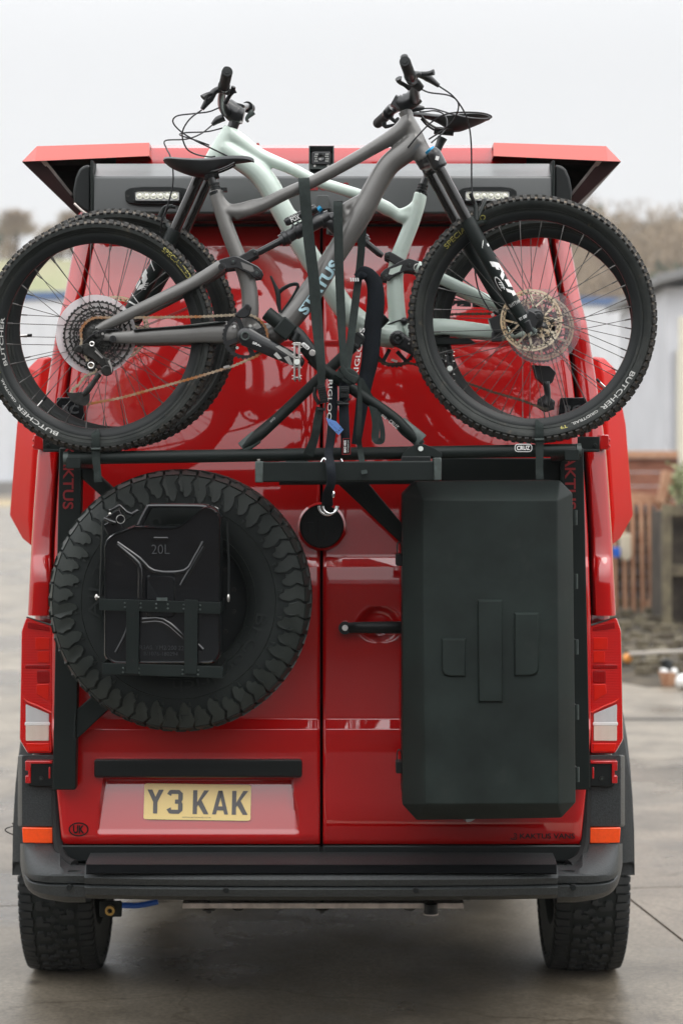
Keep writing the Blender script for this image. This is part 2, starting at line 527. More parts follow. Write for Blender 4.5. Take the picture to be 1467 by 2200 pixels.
def lens_mat(name, col, trans, rough, wave, axis='X', second=None):
    m, nt, b = newmat(name); l = nt.links.new
    b.inputs['Base Color'].default_value = (*col, 1)
    b.inputs['Roughness'].default_value = rough
    b.inputs['Coat Weight'].default_value = 0.7
    b.inputs['Coat Roughness'].default_value = 0.03
    b.inputs['Specular IOR Level'].default_value = 0.15
    b.inputs['Transmission Weight'].default_value = trans
    tcn = nt.nodes.new('ShaderNodeTexCoord')
    w = N(nt, 'ShaderNodeTexWave', Scale=wave); w.bands_direction = axis
    l(tcn.outputs['Object'], w.inputs['Vector'])
    bp = N(nt, 'ShaderNodeBump', Strength=0.35, Distance=0.002)
    l(w.outputs['Fac'], bp.inputs['Height']); l(bp.outputs['Normal'], b.inputs['Normal'])
    if second:
        mixn = nt.nodes.new('ShaderNodeMix'); mixn.data_type = 'RGBA'
        mixn.inputs[6].default_value = (*col, 1); mixn.inputs[7].default_value = (*second, 1)
        l(w.outputs['Fac'], mixn.inputs[0]); l(mixn.outputs[2], b.inputs['Base Color'])
    return m
M['lens_red'] = lens_mat('red lamp lens', (0.62, 0.004, 0.002), 0.0, 0.12, 60, 'Z', (0.50, 0.003, 0.001))
M['lens_bright'] = lens_mat('bright red lamp segment', (0.80, 0.022, 0.006), 0.0, 0.12, 90, 'X', (0.55, 0.006, 0.002))
M['lens_deep'] = lens_mat('deep red lamp segment', (0.30, 0.002, 0.002), 0.0, 0.2, 60, 'X')
M['lens_clear'] = lens_mat('ribbed clear lamp lens', (0.80, 0.80, 0.80), 0.0, 0.12, 85, 'X', (0.42, 0.42, 0.42))
M['lens_amber'] = lens_mat('ribbed indicator lens', (0.88, 0.82, 0.76), 0.0, 0.12, 85, 'X', (0.55, 0.40, 0.28))
M['led'] = mat('led reflector', (0.97, 0.97, 0.96), 0.45, var=0.04, vscale=150)
M['ledchip'] = mat('led lens', (0.86, 0.86, 0.76), 0.1, coat=1)

def disc_mat():
    m, nt, b = newmat('frosted spoke guard'); l = nt.links.new
    b.inputs['Base Color'].default_value = (0.72, 0.70, 0.71, 1)
    b.inputs['Roughness'].default_value = 0.35
    tr = nt.nodes.new('ShaderNodeBsdfTransparent')
    tr.inputs['Color'].default_value = (0.95, 0.93, 0.93, 1)
    ms = nt.nodes.new('ShaderNodeMixShader'); ms.inputs[0].default_value = 0.62
    out = nt.nodes['Material Output']
    l(tr.outputs[0], ms.inputs[1]); l(b.outputs[0], ms.inputs[2]); l(ms.outputs[0], out.inputs['Surface'])
    tcn = nt.nodes.new('ShaderNodeTexCoord')
    n = N(nt, 'ShaderNodeTexNoise', Scale=20.0, Detail=5.0); l(tcn.outputs['Object'], n.inputs['Vector'])
    r = N(nt, 'ShaderNodeMapRange'); r.inputs[1].default_value = 0.3; r.inputs[2].default_value = 0.7; r.inputs[3].default_value = 0.5; r.inputs[4].default_value = 0.78
    l(n.outputs['Fac'], r.inputs[0]); l(r.outputs[0], ms.inputs[0])
    return m
M['guard'] = disc_mat()
def clear_mat():
    m, nt, b = newmat('clear plastic disc'); l = nt.links.new
    b.inputs['Base Color'].default_value = (0.50, 0.40, 0.42, 1); b.inputs['Roughness'].default_value = 0.15
    tr = nt.nodes.new('ShaderNodeBsdfTransparent')
    ms = nt.nodes.new('ShaderNodeMixShader'); ms.inputs[0].default_value = 0.22
    l(tr.outputs[0], ms.inputs[1]); l(b.outputs[0], ms.inputs[2]); l(ms.outputs[0], nt.nodes['Material Output'].inputs['Surface'])
    return m
M['clear'] = clear_mat()

def concrete_mat():
    m, nt, b = newmat('damp concrete'); l = nt.links.new
    tcn = nt.nodes.new('ShaderNodeTexCoord')
    geo = nt.nodes.new('ShaderNodeNewGeometry')
    v = geo.outputs['Position']
    n1 = N(nt, 'ShaderNodeTexNoise', Scale=0.45, Detail=8.0, Roughness=0.6); l(v, n1.inputs['Vector'])
    mp = nt.nodes.new('ShaderNodeMapping'); mp.inputs['Scale'].default_value = (1.1, 1.0, 1.0); mp.inputs['Rotation'].default_value = (0, 0, 0.12)
    l(v, mp.inputs['Vector'])
    n2 = N(nt, 'ShaderNodeTexNoise', Scale=1.6, Detail=9.0, Roughness=0.65); l(mp.outputs[0], n2.inputs['Vector'])
    n3 = N(nt, 'ShaderNodeTexNoise', Scale=45.0, Detail=6.0, Roughness=0.8); l(v, n3.inputs['Vector'])
    c1 = nt.nodes.new('ShaderNodeMix'); c1.data_type = 'RGBA'
    c1.inputs[6].default_value = (0.085, 0.070, 0.050, 1); c1.inputs[7].default_value = (0.25, 0.212, 0.160, 1)
    r1 = N(nt, 'ShaderNodeMapRange'); r1.inputs[1].default_value = 0.30; r1.inputs[2].default_value = 0.66
    l(n2.outputs['Fac'], r1.inputs[0]); l(r1.outputs[0], c1.inputs[0])
    c2 = nt.nodes.new('ShaderNodeMix'); c2.data_type = 'RGBA'; c2.blend_type = 'MULTIPLY'; c2.inputs[0].default_value = 1
    r3 = N(nt, 'ShaderNodeMapRange'); r3.inputs[1].default_value = 0.3; r3.inputs[2].default_value = 0.7; r3.inputs[3].default_value = 0.45; r3.inputs[4].default_value = 1.42
    l(n3.outputs['Fac'], r3.inputs[0]); l(c1.outputs[2], c2.inputs[6]); l(r3.outputs[0], c2.inputs[7])
    # stains of old damp: darker and smoother
    wet = N(nt, 'ShaderNodeMapRange'); wet.inputs[1].default_value = 0.49; wet.inputs[2].default_value = 0.57
    l(n1.outputs['Fac'], wet.inputs[0])
    c3 = nt.nodes.new('ShaderNodeMix'); c3.data_type = 'RGBA'; c3.blend_type = 'MULTIPLY'
    wm = N(nt, 'ShaderNodeMath', operation='MULTIPLY'); wm.inputs[1].default_value = 0.75
    l(wet.outputs[0], wm.inputs[0]); l(wm.outputs[0], c3.inputs[0])
    l(c2.outputs[2], c3.inputs[6]); c3.inputs[7].default_value = (0.62, 0.60, 0.57, 1)
    # sparse dark oil spots
    vo = N(nt, 'ShaderNodeTexVoronoi', Scale=1.7); l(v, vo.inputs['Vector'])
    rs = N(nt, 'ShaderNodeMapRange'); rs.inputs[1].default_value = 0.075; rs.inputs[2].default_value = 0.03
    l(vo.outputs['Distance'], rs.inputs[0])
    c4 = nt.nodes.new('ShaderNodeMix'); c4.data_type = 'RGBA'; c4.blend_type = 'MULTIPLY'
    l(rs.outputs[0], c4.inputs[0]); l(c3.outputs[2], c4.inputs[6]); c4.inputs[7].default_value = (0.45, 0.43, 0.41, 1)
    vc = N(nt, 'ShaderNodeTexVoronoi', Scale=0.55); vc.feature = 'DISTANCE_TO_EDGE'
    wp = nt.nodes.new('ShaderNodeMix'); wp.data_type = 'RGBA'; wp.blend_type = 'LINEAR_LIGHT'; wp.inputs[0].default_value = 0.12
    nw = N(nt, 'ShaderNodeTexNoise', Scale=3.5, Detail=5.0); l(v, nw.inputs['Vector']); l(v, wp.inputs[6]); l(nw.outputs['Color'], wp.inputs[7])
    l(wp.outputs[2], vc.inputs['Vector'])
    rc_ = N(nt, 'ShaderNodeMapRange'); rc_.inputs[1].default_value = 0.004; rc_.inputs[2].default_value = 0.001
    l(vc.outputs['Distance'], rc_.inputs[0])
    c5 = nt.nodes.new('ShaderNodeMix'); c5.data_type = 'RGBA'; c5.blend_type = 'MULTIPLY'
    l(rc_.outputs[0], c5.inputs[0]); l(c4.outputs[2], c5.inputs[6]); c5.inputs[7].default_value = (0.66, 0.64, 0.6, 1)
    l(c5.outputs[2], b.inputs['Base Color'])
    rr = N(nt, 'ShaderNodeMapRange'); rr.inputs[3].default_value = 0.45; rr.inputs[4].default_value = 0.24
    l(wet.outputs[0], rr.inputs[0]); l(rr.outputs[0], b.inputs['Roughness'])
    bp = N(nt, 'ShaderNodeBump', Strength=0.35, Distance=0.004); l(n3.outputs['Fac'], bp.inputs['Height']); l(bp.outputs['Normal'], b.inputs['Normal'])
    return m
M['concrete'] = concrete_mat()
M['joint'] = mat('dark joint', (0.05, 0.045, 0.04), 0.9)
M['cladding'] = mat('pale metal cladding', (0.60, 0.62, 0.66), 0.6, var=0.03, vscale=0.5)
M['bluetrim'] = mat('blue fascia', (0.06, 0.12, 0.26), 0.5)
M['render_wall'] = mat('pale rendered wall', (0.56, 0.57, 0.60), 0.8, var=0.06, vscale=0.6)
M['roofgrey'] = mat('grey roof sheet', (0.20, 0.20, 0.20), 0.6)
M['cream'] = mat('cream painted post', (0.66, 0.63, 0.52), 0.6, var=0.05)
M['wood_red'] = mat('weathered red brown boards', (0.17, 0.060, 0.035), 0.8, col2=(0.32, 0.13, 0.08), vscale=4, stretch=(1, 1, 8), bump=0.5, bscale=30)
M['wood'] = mat('orange brown stained timber', (0.34, 0.15, 0.08), 0.8, col2=(0.52, 0.32, 0.20), vscale=5, stretch=(6, 6, 1), bump=0.5, bscale=40)
M['wood_grey'] = mat('mossy grey timber', (0.075, 0.06, 0.042), 0.85, col2=(0.17, 0.145, 0.09), vscale=5, bump=0.5, bscale=40)
M['soil'] = mat('dark garden soil', (0.030, 0.024, 0.016), 0.95, col2=(0.09, 0.07, 0.045), vscale=3, bump=1.0, bscale=12)
M['grass'] = mat('pale winter grass', (0.20, 0.22, 0.10), 0.9, col2=(0.28, 0.26, 0.15), vscale=0.08)
M['twig'] = mat('bare twigs', (0.23, 0.170, 0.115), 0.9, col2=(0.36, 0.28, 0.19), vscale=0.15)
M['twig_dark'] = mat('dark bark', (0.10, 0.075, 0.055), 0.9)
M['leaf'] = mat('evergreen leaves', (0.035, 0.065, 0.035), 0.8, col2=(0.07, 0.10, 0.05), vscale=0.6)
M['leaf2'] = mat('shrub leaves', (0.16, 0.20, 0.09), 0.8, col2=(0.34, 0.36, 0.20), vscale=3)
# ------------------------------------------------------------------ ground
g = MB()
g.grid([[Vector((x, y, -0.03)) for x in (-900, -60, 60, 900)] for y in (-900, -60, 60, 165, 900)])
ground = structure('ground', g, M['joint'], flat=True)
ORG['ground'] = ground.location.copy()
ang = radians(7.5)
ux = Vector((cos(ang), sin(ang), 0)); uy = Vector((-sin(ang), cos(ang), 0))
O0 = Vector((1.34, 8.42, 0))
slab_cache = {}
SW, SL = 4.6, 3.9
def slab(cx, cy, w, l):
    key = (round(w, 2), round(l, 2))
    if key not in slab_cache:
        b = MB(); b.box((0, 0, -0.015), (w, l, 0.03)); 
        bmesh.ops.recalc_face_normals(b.bm, faces=b.bm.faces)
        me = bpy.data.meshes.new('concrete_slab'); b.bm.to_mesh(me); b.bm.free(); me.materials.append(M['concrete'])
        slab_cache[key] = me
    o = bpy.data.objects.new('concrete_slab', slab_cache[key]); COL.objects.link(o)
    o.parent = ground
    c = O0 + ux * cx + uy * cy
    o.location = c - ORG['ground'] + Vector((0, 0, 0.0))
    o.rotation_euler = (0, 0, ang)
    return o
for i in range(-3, 4):
    for j in range(-1, 3):
        slab((i + 0.5) * SW, 0.62 + (j + 0.5) * SL, SW - 0.012, SL - 0.012)
# the yard beyond goes on as one worn surface with its own kerb line
g = MB()
def yard(x0, x1, y0, y1, z):
    g.face([g.v(O0 + ux * x + uy * y + Vector((0, 0, z))) for x, y in ((x0, y0), (x1, y0), (x1, y1), (x0, y1))])
yard(-600, 600, 0.62 + 3 * SL + 0.05, 170, -0.004)
yard(-600, -3 * SW - 0.02, -60, 0.62 + 3 * SL, -0.004)
yard(4 * SW + 0.02, 600, -60, 0.62 + 3 * SL, -0.004)
structure('yard_surface', g, M['concrete'], flat=True)
g = MB(); yard(-3 * SW, 4 * SW, -700, 0.62 - 1 * SL - 0.02, -0.004)
structure('unseen_dark_ground', g, mat('unseen dark ground', (0.030, 0.030, 0.030), .85, spec=.2, var=.2, vscale=2, bump=.5, bscale=60), flat=True)  # dark ground added out of view so the doors reflect less light

# hills behind, and an unseen one added behind the camera for dark reflections
def hill_h(x, y):
    t = max(0.0, min(1.0, (y - 160) / 82.0))
    return t * (28.5 - 2.5 * max(0, min(1, x / 12)) + 1.8 * noise.noise(Vector((x * 0.012, y * 0.01, 0.3)))) + max(0, y - 270) * 0.05
g = MB()
g.grid([[Vector((x, y, hill_h(x, y) - 0.2)) for x in range(-300, 301, 20)] for y in range(150, 480, 15)], flip=True)
structure('hillside', g, M['grass'])
g = MB()
def back_h(x, y):
    return min(1, max(0, (-y - 55) / 60.0)) * (5 + 2 * noise.noise(Vector((x * 0.02, 5.0, 0))))
g.grid([[Vector((x, y, back_h(x, y) - 0.3)) for x in range(-260, 261, 20)] for y in range(-50, -300, -15)])
structure('hillside', g, M['grass'])

# woods: masses of bare twiggy trees
def twig_mass(name, spots, mats, density, hmin, hmax):
    b = MB()
    for (x, y, z) in spots:
        h = random.uniform(hmin, hmax)
        w = h * random.uniform(0.28, 0.45)
        b.mi = 0
        b.tube([Vector((x, y, z - 0.5)), Vector((x + random.uniform(-.4, .4), y, z + h * 0.7))], [0.22, 0.08], 4)
        evergreen = random.random() < 0.06
        b.mi = 1 if not evergreen else 2
        for k in range(density):
            a = random.uniform(0, 2 * pi); rr = w * sqrt(random.random()); zz = random.uniform(0.25, 1.0)
            rr *= sin(min(1, zz * 1.15) * pi * 0.9) ** 0.5 if zz < 0.95 else 0.5
            c = Vector((x + cos(a) * rr, y + sin(a) * rr, z + zz * h))
            d = Vector((cos(a) * 0.5, sin(a) * 0.5, random.uniform(0.3, 1.2))).normalized() * random.uniform(0.5, 1.2)
            s = Vector((random.uniform(-1, 1), random.uniform(-1, 1), random.uniform(-.3, .3))).normalized() * random.uniform(0.05, 0.16) * (2.5 if evergreen else 1)
            b.face((b.v(c - s), b.v(c + s), b.v(c + d)))
    return tag(obj(name, b, mats, flat=True), kind='stuff')
sp_ = []
for k in range(520):
    y = random.uniform(172, 268); x = random.uniform(6, 60) * y / 250
    sp_.append((x, y, hill_h(x, y)))
w = twig_mass('woodland', sp_, [M['twig_dark'], M['twig'], M['leaf']], 210, 5.5, 10)
tag(w, 'bare winter woodland covering the hillside to the right of the van', 'woodland')
sp_ = [(random.uniform(-110, -22), random.uniform(243, 262), 0) for k in range(110)]
sp_ = [(x, y, hill_h(x, y)) for x, y, z in sp_]
w = twig_mass('hedgerow', sp_, [M['twig_dark'], M['twig'], M['leaf']], 160, 2.5, 5)
tag(w, 'low bare hedgerow along the top of the field to the left of the van', 'hedge')
sp_ = [(x, random.uniform(-70, -95), 1.5 + random.uniform(0, 1)) for x in [random.uniform(-110, 110) for k in range(150)]]  # unseen trees added so the paint mirrors a dark skyline
w = twig_mass('woodland', sp_, [M['twig_dark'], M['twig_dark'], M['leaf']], 130, 5, 9)
tag(w, 'dark wood added behind the camera to darken reflections in the red paint', 'woodland')

def tree(x, y, z, h, w, leafy, label, n=700):
    t = empty('tree', (x, y, z), label, 'tree', None)
    b = MB()
    b.tube([Vector((x, y, z - 0.3)), Vector((x + .2, y, z + h * .4)), Vector((x, y, z + h * .85))], [.28, .2, .06], 7)
    for k in range(9):
        a = k * 2.4; z0 = z + h * (0.3 + 0.05 * k)
        b.tube([Vector((x, y, z0)), Vector((x + cos(a) * w * .5, y + sin(a) * w * .5, z0 + h * .18)), Vector((x + cos(a) * w * .8, y + sin(a) * w * .8, z0 + h * .34))], [.1, .05, .02], 5)
    obj('trunk', b, M['twig_dark'], t)
    b = MB()
    for k in range(n):
        a = random.uniform(0, 2 * pi); el = random.uniform(-0.6, 1.5); rr = w * random.uniform(0.45, 1.0) * (0.8 + 0.35 * noise.noise(Vector((cos(a) * 1.5 + x, sin(a) * 1.5, el * 1.5))))
        c = Vector((x + cos(a) * cos(el) * rr, y + sin(a) * cos(el) * rr, z + h * 0.62 + sin(el) * h * 0.38 * rr / w))
        s = Vector((random.uniform(-1, 1), random.uniform(-1, 1), random.uniform(-1, 1))).normalized() * (0.28 if leafy else 0.10)
        d = Vector((random.uniform(-1, 1), random.uniform(-1, 1), random.uniform(-.2, 1))).normalized() * (0.5 if leafy else 0.9)
        b.face((b.v(c - s), b.v(c + s), b.v(c + d)))
    obj('crown', b, M['leaf'] if leafy else M['twig'], t, flat=True)
tree(-39.6, 240, hill_h(-39.6, 240), 6.0, 3.0, False, 'broad round bare tree on the field at the far left', 1500)
tree(-33.5, 243, hill_h(-33.5, 243), 5.6, 2.2, False, 'smaller bare tree just right of the broad one at far left', 900)
p = P(1452, 590, 190); tree(p.x, 190, hill_h(p.x, 190), 10.5, 2.4, True, 'dark evergreen tree rising above the grey roof at far right', 1400)

# unseen dark building added behind the camera to darken the paint's reflections
ws = empty('reflection_backdrop', (0, -20, 0), 'dark building added behind the camera to darken reflections in the paint', 'building')
b = MB(); b.box((0, -24, 2.2), (70, 8, 4.4)); obj('wall', b, mat('dark backdrop wall', (0.05, .03, .024), .9, var=.3, vscale=3), ws)
b = MB(); b.prism([Vector((-36, -19.5, 4.41)), Vector((36, -19.5, 4.41)), Vector((36, -24, 5.9)), Vector((-36, -24, 5.9))], (0, 0, .12)); b.prism([Vector((-36, -28.5, 4.41)), Vector((36, -28.5, 4.41)), Vector((36, -24.01, 5.9)), Vector((-36, -24.01, 5.9))], (0, 0, .12)); obj_each('roof', b, mat('slate', (0.04, .04, .045), .7), ws)
for k in range(9):
    b = MB(); b.box((-28 + k * 7, -19.97, 2.1), (1.8, .08, 1.3)); obj('window', b, M['gloss_black'], ws)
# far warehouse
def bx(b, x0, x1, y0, y1, z0, z1):
    b.box(((x0 + x1) / 2, (y0 + y1) / 2, (z0 + z1) / 2), (x1 - x0, y1 - y0, z1 - z0))
wh = empty('warehouse', (0, 135, 0), 'long pale clad warehouse with a blue roof edge far behind the van', 'warehouse')
zt = H + (1010 - 655) * 135 / F
b = MB()
b.prism([Vector((-70, 135, 0)), Vector((30, 135, 0)), Vector((30, 135, zt - .4)), Vector((-2, 135, zt + .7)), Vector((-70, 135, zt - .5))], (0, 26, 0))
obj('wall', b, M['cladding'], wh)
b = MB()
for (xa, za, xb, zb) in ((-70.5, zt - .6, -2, zt + .7), (-2, zt + .7, 30.5, zt - .5)):
    b.prism([Vector((xa, 134.85, za)), Vector((xb, 134.85, zb)), Vector((xb, 134.85, zb + .55)), Vector((xa, 134.85, za + .55))], (0, 26.4, 0))
obj('roof_edge', b, M['bluetrim'], wh)
b = MB()
for k in range(99):
    bx(b, -69.6 + k, -69.55 + k, 134.94, 134.999, 1.2, zt - .6)
obj('cladding_rib', b, M['cladding'], wh)
b = MB(); bx(b, -70, 30, 134.7, 134.93, 0.0, 1.15); obj('plinth', b, mat('grey plinth', (0.22, 0.21, 0.2), .8), wh)
b = MB(); bx(b, -60, 60, 126, 127, -.03, .3); structure('kerb', b, mat('pale kerb', (0.42, 0.37, 0.31), .9))
b = MB(); b.face([b.v(Vector(q)) for q in ((-70, 104, .012), (70, 104, .012), (70, 124.5, .012), (-70, 124.5, .012))])
structure('grass_verge', b, mat('straw verge', (0.34, 0.27, 0.16), .9, var=.2, vscale=.2))

# building at the right
p0 = P(1430, 610, 60)
ob = empty('outbuilding', (p0.x + 4, 60, 0), 'pale rendered outbuilding with a grey overhanging roof at the right edge', 'building')
b = MB(); bx(b, p0.x, p0.x + 10, 60, 70, 0, p0.z - .1); obj('wall', b, M['render_wall'], ob)
b = MB()
pa, pb = P(1411, 606, 59.4), P(1411, 590, 59.4)
b.prism([Vector((pa.x, 59.3, pa.z - .05)), Vector((pa.x + 11, 59.3, pa.z + 2.6)), Vector((pa.x + 11, 59.3, pa.z + 2.85)), Vector((pa.x, 59.3, pa.z + .22))], (0, 11.5, 0))
obj('roof', b, M['roofgrey'], ob, bevel=.02)
b = MB(); q0, q1 = P(1448, 752, 59.9), P(1462, 1075, 59.9); bx(b, q0.x, q1.x + .6, 59.86, 59.96, q1.z, q0.z); obj('door', b, mat('grey door', (0.45, .46, .48), .6), ob)
b = MB(); bx(b, q0.x + .06, q0.x + .12, 59.8, 59.9, q1.z, q0.z); obj('downpipe', b, M['cream'], ob)
b = MB(); q0, q1 = P(1459, 680, 30), P(1478, 1300, 30); bx(b, q0.x, q1.x, 30, 30.14, 0, q0.z)
tag(obj('painted_post', b, M['cream'], bevel=.01), 'tall cream painted post at the right edge behind the timber fence', 'post')

# brown board wall
bw = empty('board_wall', (4.2, 33, 0), 'low red brown board wall with a capping plank behind the picket fence', 'wall')
z1 = P(0, 985, 33).z
xL, xR = P(1290, 0, 33).x, P(1600, 0, 33).x
for k in range(9):
    b = MB(); bx(b, xL, xR, 33 + random.uniform(0, .01), 33.04, z1 - (k + 1) * .235 + .012, z1 - k * .235); obj('plank', b, M['wood_red'], bw)
b = MB(); bx(b, xL, xR, 32.9, 33.15, z1 + .004, P(0, 969, 33).z); obj('capping', b, M['wood'], bw, bevel=.01)

# picket fence
fe = empty('picket_fence', (3.6, 23, 0), 'weathered orange brown picket fence leaning beside the yard on the right', 'fence')
def stick(name, xa, ya, xb, yb, w, Y, m, par=None, th=.03):
    a, c = P(xa, ya, Y), P(xb, yb, Y)
    d = (c - a).normalized(); n = Vector((-d.z, 0, d.x)) * (w * Y / F / 2)
    b = MB(); b.prism([a + n, c + n, c - n, a - n], (0, th, 0))
    return obj(name, b, m, par, bevel=.004, seg=1)
stick('rail', 1290, 1066, 1424, 1074, 22, 23, M['wood'], fe, .05)
stick('rail', 1290, 1290, 1420, 1300, 20, 23.08, M['wood_grey'], fe, .05)
for (xa, xb) in ((1300, 1303), (1318, 1322), (1339, 1343), (1357, 1361), (1376, 1381), (1394, 1399), (1412, 1413)):
    stick('picket', xa, 1078, xb, 1322 + random.uniform(-8, 22), 10, 22.96, M['wood'], fe, .025)
stick('post', 1427, 1012, 1422, 1365, 14, 22.9, M['wood'], fe, .09)
stick('post', 1436, 1012, 1418, 1080, 18, 22.8, M['wood'], fe, .09)
stick('board', 1402, 1290, 1402, 1345, 26, 22.85, M['wood'], fe, .03)
b = MB(); q0, q1 = P(1288, 1088, 23.7), P(1424, 1372, 23.7)
for k in range(10):
    zz = (q0.z - 0) / 10
    b.tube([Vector((q0.x, 23.8 + random.uniform(0, .1), zz * (k + .5))), Vector((q1.x, 23.8 + random.uniform(0, .1), zz * (k + .5)))], zz * .56, 8)
tag(obj('gap_shade_stack', b, mat('shade dark stack', (.018, .017, .018), .9, var=.5, vscale=4, bump=.6, bscale=15)), 'dark stack added behind the picket fence in place of shadow in its gaps', 'shade backing')  # added dark backing that stands in for shadow between the pickets
# dark timber crate
cr = empty('timber_crate', P(1465, 1390, 21.5), 'large mossy timber crate standing at the right edge beyond the fence', 'crate')
for y in (1096, 1225, 1350):
    stick('slat', 1424, y, 1540, y + 4, 24, 21.5, M['wood_grey'], cr, .04)
for x in (1432, 1500):
    stick('upright', x, 1084, x, 1392, 20, 21.45, M['wood_grey'], cr, .06)
b = MB(); q0, q1 = P(1428, 1100, 21.6), P(1540, 1380, 21.6); bx(b, q0.x, q1.x, 21.62, 22.6, q1.z, q0.z); obj('panel', b, mat('dark crate boards', (0.05, .04, .03), .9, var=.5, vscale=4), cr)
# shrub behind the crate
b = MB()
for k in range(260):
    c = P(random.gauss(1464, 15), random.gauss(1040, 20), random.uniform(22.6, 23.4)); s = Vector([random.uniform(-1, 1) for i in range(3)]).normalized() * .035; d = Vector([random.uniform(-1, 1) for i in range(3)]).normalized() * .07
    b.face((b.v(c - s), b.v(c + s), b.v(c + d)))
sh = empty('shrub', P(1462, 1300, 23), 'leafy green shrub growing behind the leaning fence post', 'shrub')
obj('foliage', b, M['leaf2'], sh, flat=True)
b = MB()
for k in range(5): b.tube([P(1462 + k * 3 - 6, 1350, 23), P(1455 + k * 5, 1060, 23)], .012, 5)
obj('stem', b, M['twig_dark'], sh)
# soil bank
b = MB()
rows = []
for j in range(9):
    yy = 17.2 + j * 0.8
    rows.append([Vector((2.35 + i * .35 + .25 * noise.noise(Vector((i, j, 0))), yy, max(-.01, .02 + (.30 * (j / 8) ** 1.3) + .09 * noise.noise(Vector((i * .7, j * .8, 3))) if 0 < i and 0 < j else -.02))) for i in range(12)])
b.grid(rows, flip=True)
tag(obj('soil_bank', b, M['soil']), kind='structure')
b = MB()
for k in range(260):
    c = Vector((random.uniform(2.5, 4.6), random.uniform(18.0, 22.6), .18)); c.z = .05 + .05 * (c.y - 17.5) ; r = random.uniform(.02, .08)
    b.box(c, (r * 2, r * 1.4, r), Matrix.Rotation(random.uniform(0, 3), 3, 'Z'))
tag(obj('rubble', b, M['wood_grey'], flat=True), 'scattered timber offcuts and rubble on the dark soil below the fence', 'rubble', kind='stuff')
tag(stick('plank', 1352, 1406, 1480, 1399, 6, 18.2, mat('weathered pale plank', (.34,.31,.27), .8), None, .1), 'pale plank lying along the soil bank at the right edge', 'plank')
# drain channel across the yard
b = MB(); y0 = 15.1
b.prism([Vector((1.8, y0, -.002)), Vector((9, y0 + .35, -.002)), Vector((9, y0 + .42, -.002)), Vector((1.8, y0 + .07, -.002))], (0, 0, .006))
structure('drain_channel', b, M['deepblack'])
# bucket
bk = empty('bucket', P(1434, 1474, 17.5), 'small brown bucket of white rubbish standing in the yard at right', 'bucket')
c = P(1434, 1474, 17.5); c.z = 0.0
b = MB(); b.lathe(c, [(.0, .0), (.055, .0), (.085, .13), (.078, .13), (.05, .01), (0, .01)], 20, False, 'Z'); obj('pail', b, M['wood'], bk)
b = MB()
for k in range(7): b.sphere(c + Vector((random.uniform(-.05, .05), random.uniform(-.04, .04), .13)), .035, 8)
obj('rubbish', b, M['white'], bk)
b = MB(); b.tube([c + Vector((0, 0, .14)), c + Vector((-.03, 0, .24))], [.05, .035], 8); b.sphere(c + Vector((.02, .02, .2)), .03, 8); obj('handle', b, M['trim'], bk)
b = MB(); c = P(1347, 1414, 18.3); b.sphere(c, .045, 14)
tag(obj('orange_ball', b, mat('orange ball', (0.75, .30, .06), .5)), 'small orange ball on the ground beside the soil bank', 'ball')
b = MB(); c = P(1467, 1465, 17.2); c.z = .06
for k in range(5): b.sphere(c + Vector((k * .04, random.uniform(-.03, .03), random.uniform(-.02, .02))), .07, 8)
tag(obj('plastic_bag', b, M['white']), 'crumpled white plastic bag at the right edge beside the bucket', 'bag')
b = MB(); b.prism([P(x, y, 22.7) for x, y in rounded([(1316, 1176), (1331, 1176), (1333, 1192), (1326, 1198), (1316, 1197)], 3, 2)], (0, .05, 0))
tag(obj('blue_rag', b, M['blue'], bevel=.008), 'small blue rag on the fence beside the right flank of the van', 'rag')
b = MB(); b.prism([P(x, y, 22.75) for x, y in rounded([(1330, 1148), (1354, 1146), (1356, 1196), (1348, 1206), (1333, 1200)], 4, 2)], (0, .06, 0)); tag(obj('cream_sack', b, mat('cream sackcloth', (.62, .55, .42), .8, bump=.8, bscale=20), bevel=.01), 'cream sack hung over the picket fence beside the van', 'sack')
# ------------------------------------------------------------------ the van
def interp(tab, x):
    if x <= tab[0][0]: return tab[0][1]
    for (a, va), (b, vb) in zip(tab, tab[1:]):
        if x <= b: return va + (vb - va) * (x - a) / (b - a)
    return tab[-1][1]
DY = [(300, 6.60), (440, 6.575), (487, 6.562), (592, 6.530), (735, 6.482), (742, 6.486), (960, 6.440), (1190, 6.412), (1197, 6.411), (1218, 6.386),
      (1545, 6.376), (1567, 6.352), (1700, 6.350), (1815, 6.350), (1900, 6.350)]
GAP = [(480, 203), (522, 196), (614, 178), (700, 163), (782, 149), (843, 142), (1000, 121), (1150, 112), (1327, 106), (1600, 106), (1700, 117), (1815, 128), (1860, 140)]
EDGE = [(300, 190), (345, 180), (440, 168), (525, 156), (635, 136), (686, 122), (792, 104), (960, 79), (1140, 66), (1315, 57), (1500, 52), (1760, 52), (1900, 60)]
Yd = lambda y: interp(DY, y)
van = empty('campervan', P(690.5, 2080, 7.6) * 1.0, 'red high roofed off road campervan with black cladding, seen from behind', 'van')
van.location.z = 0; ORG[van.name].z = 0
XC = -0.064

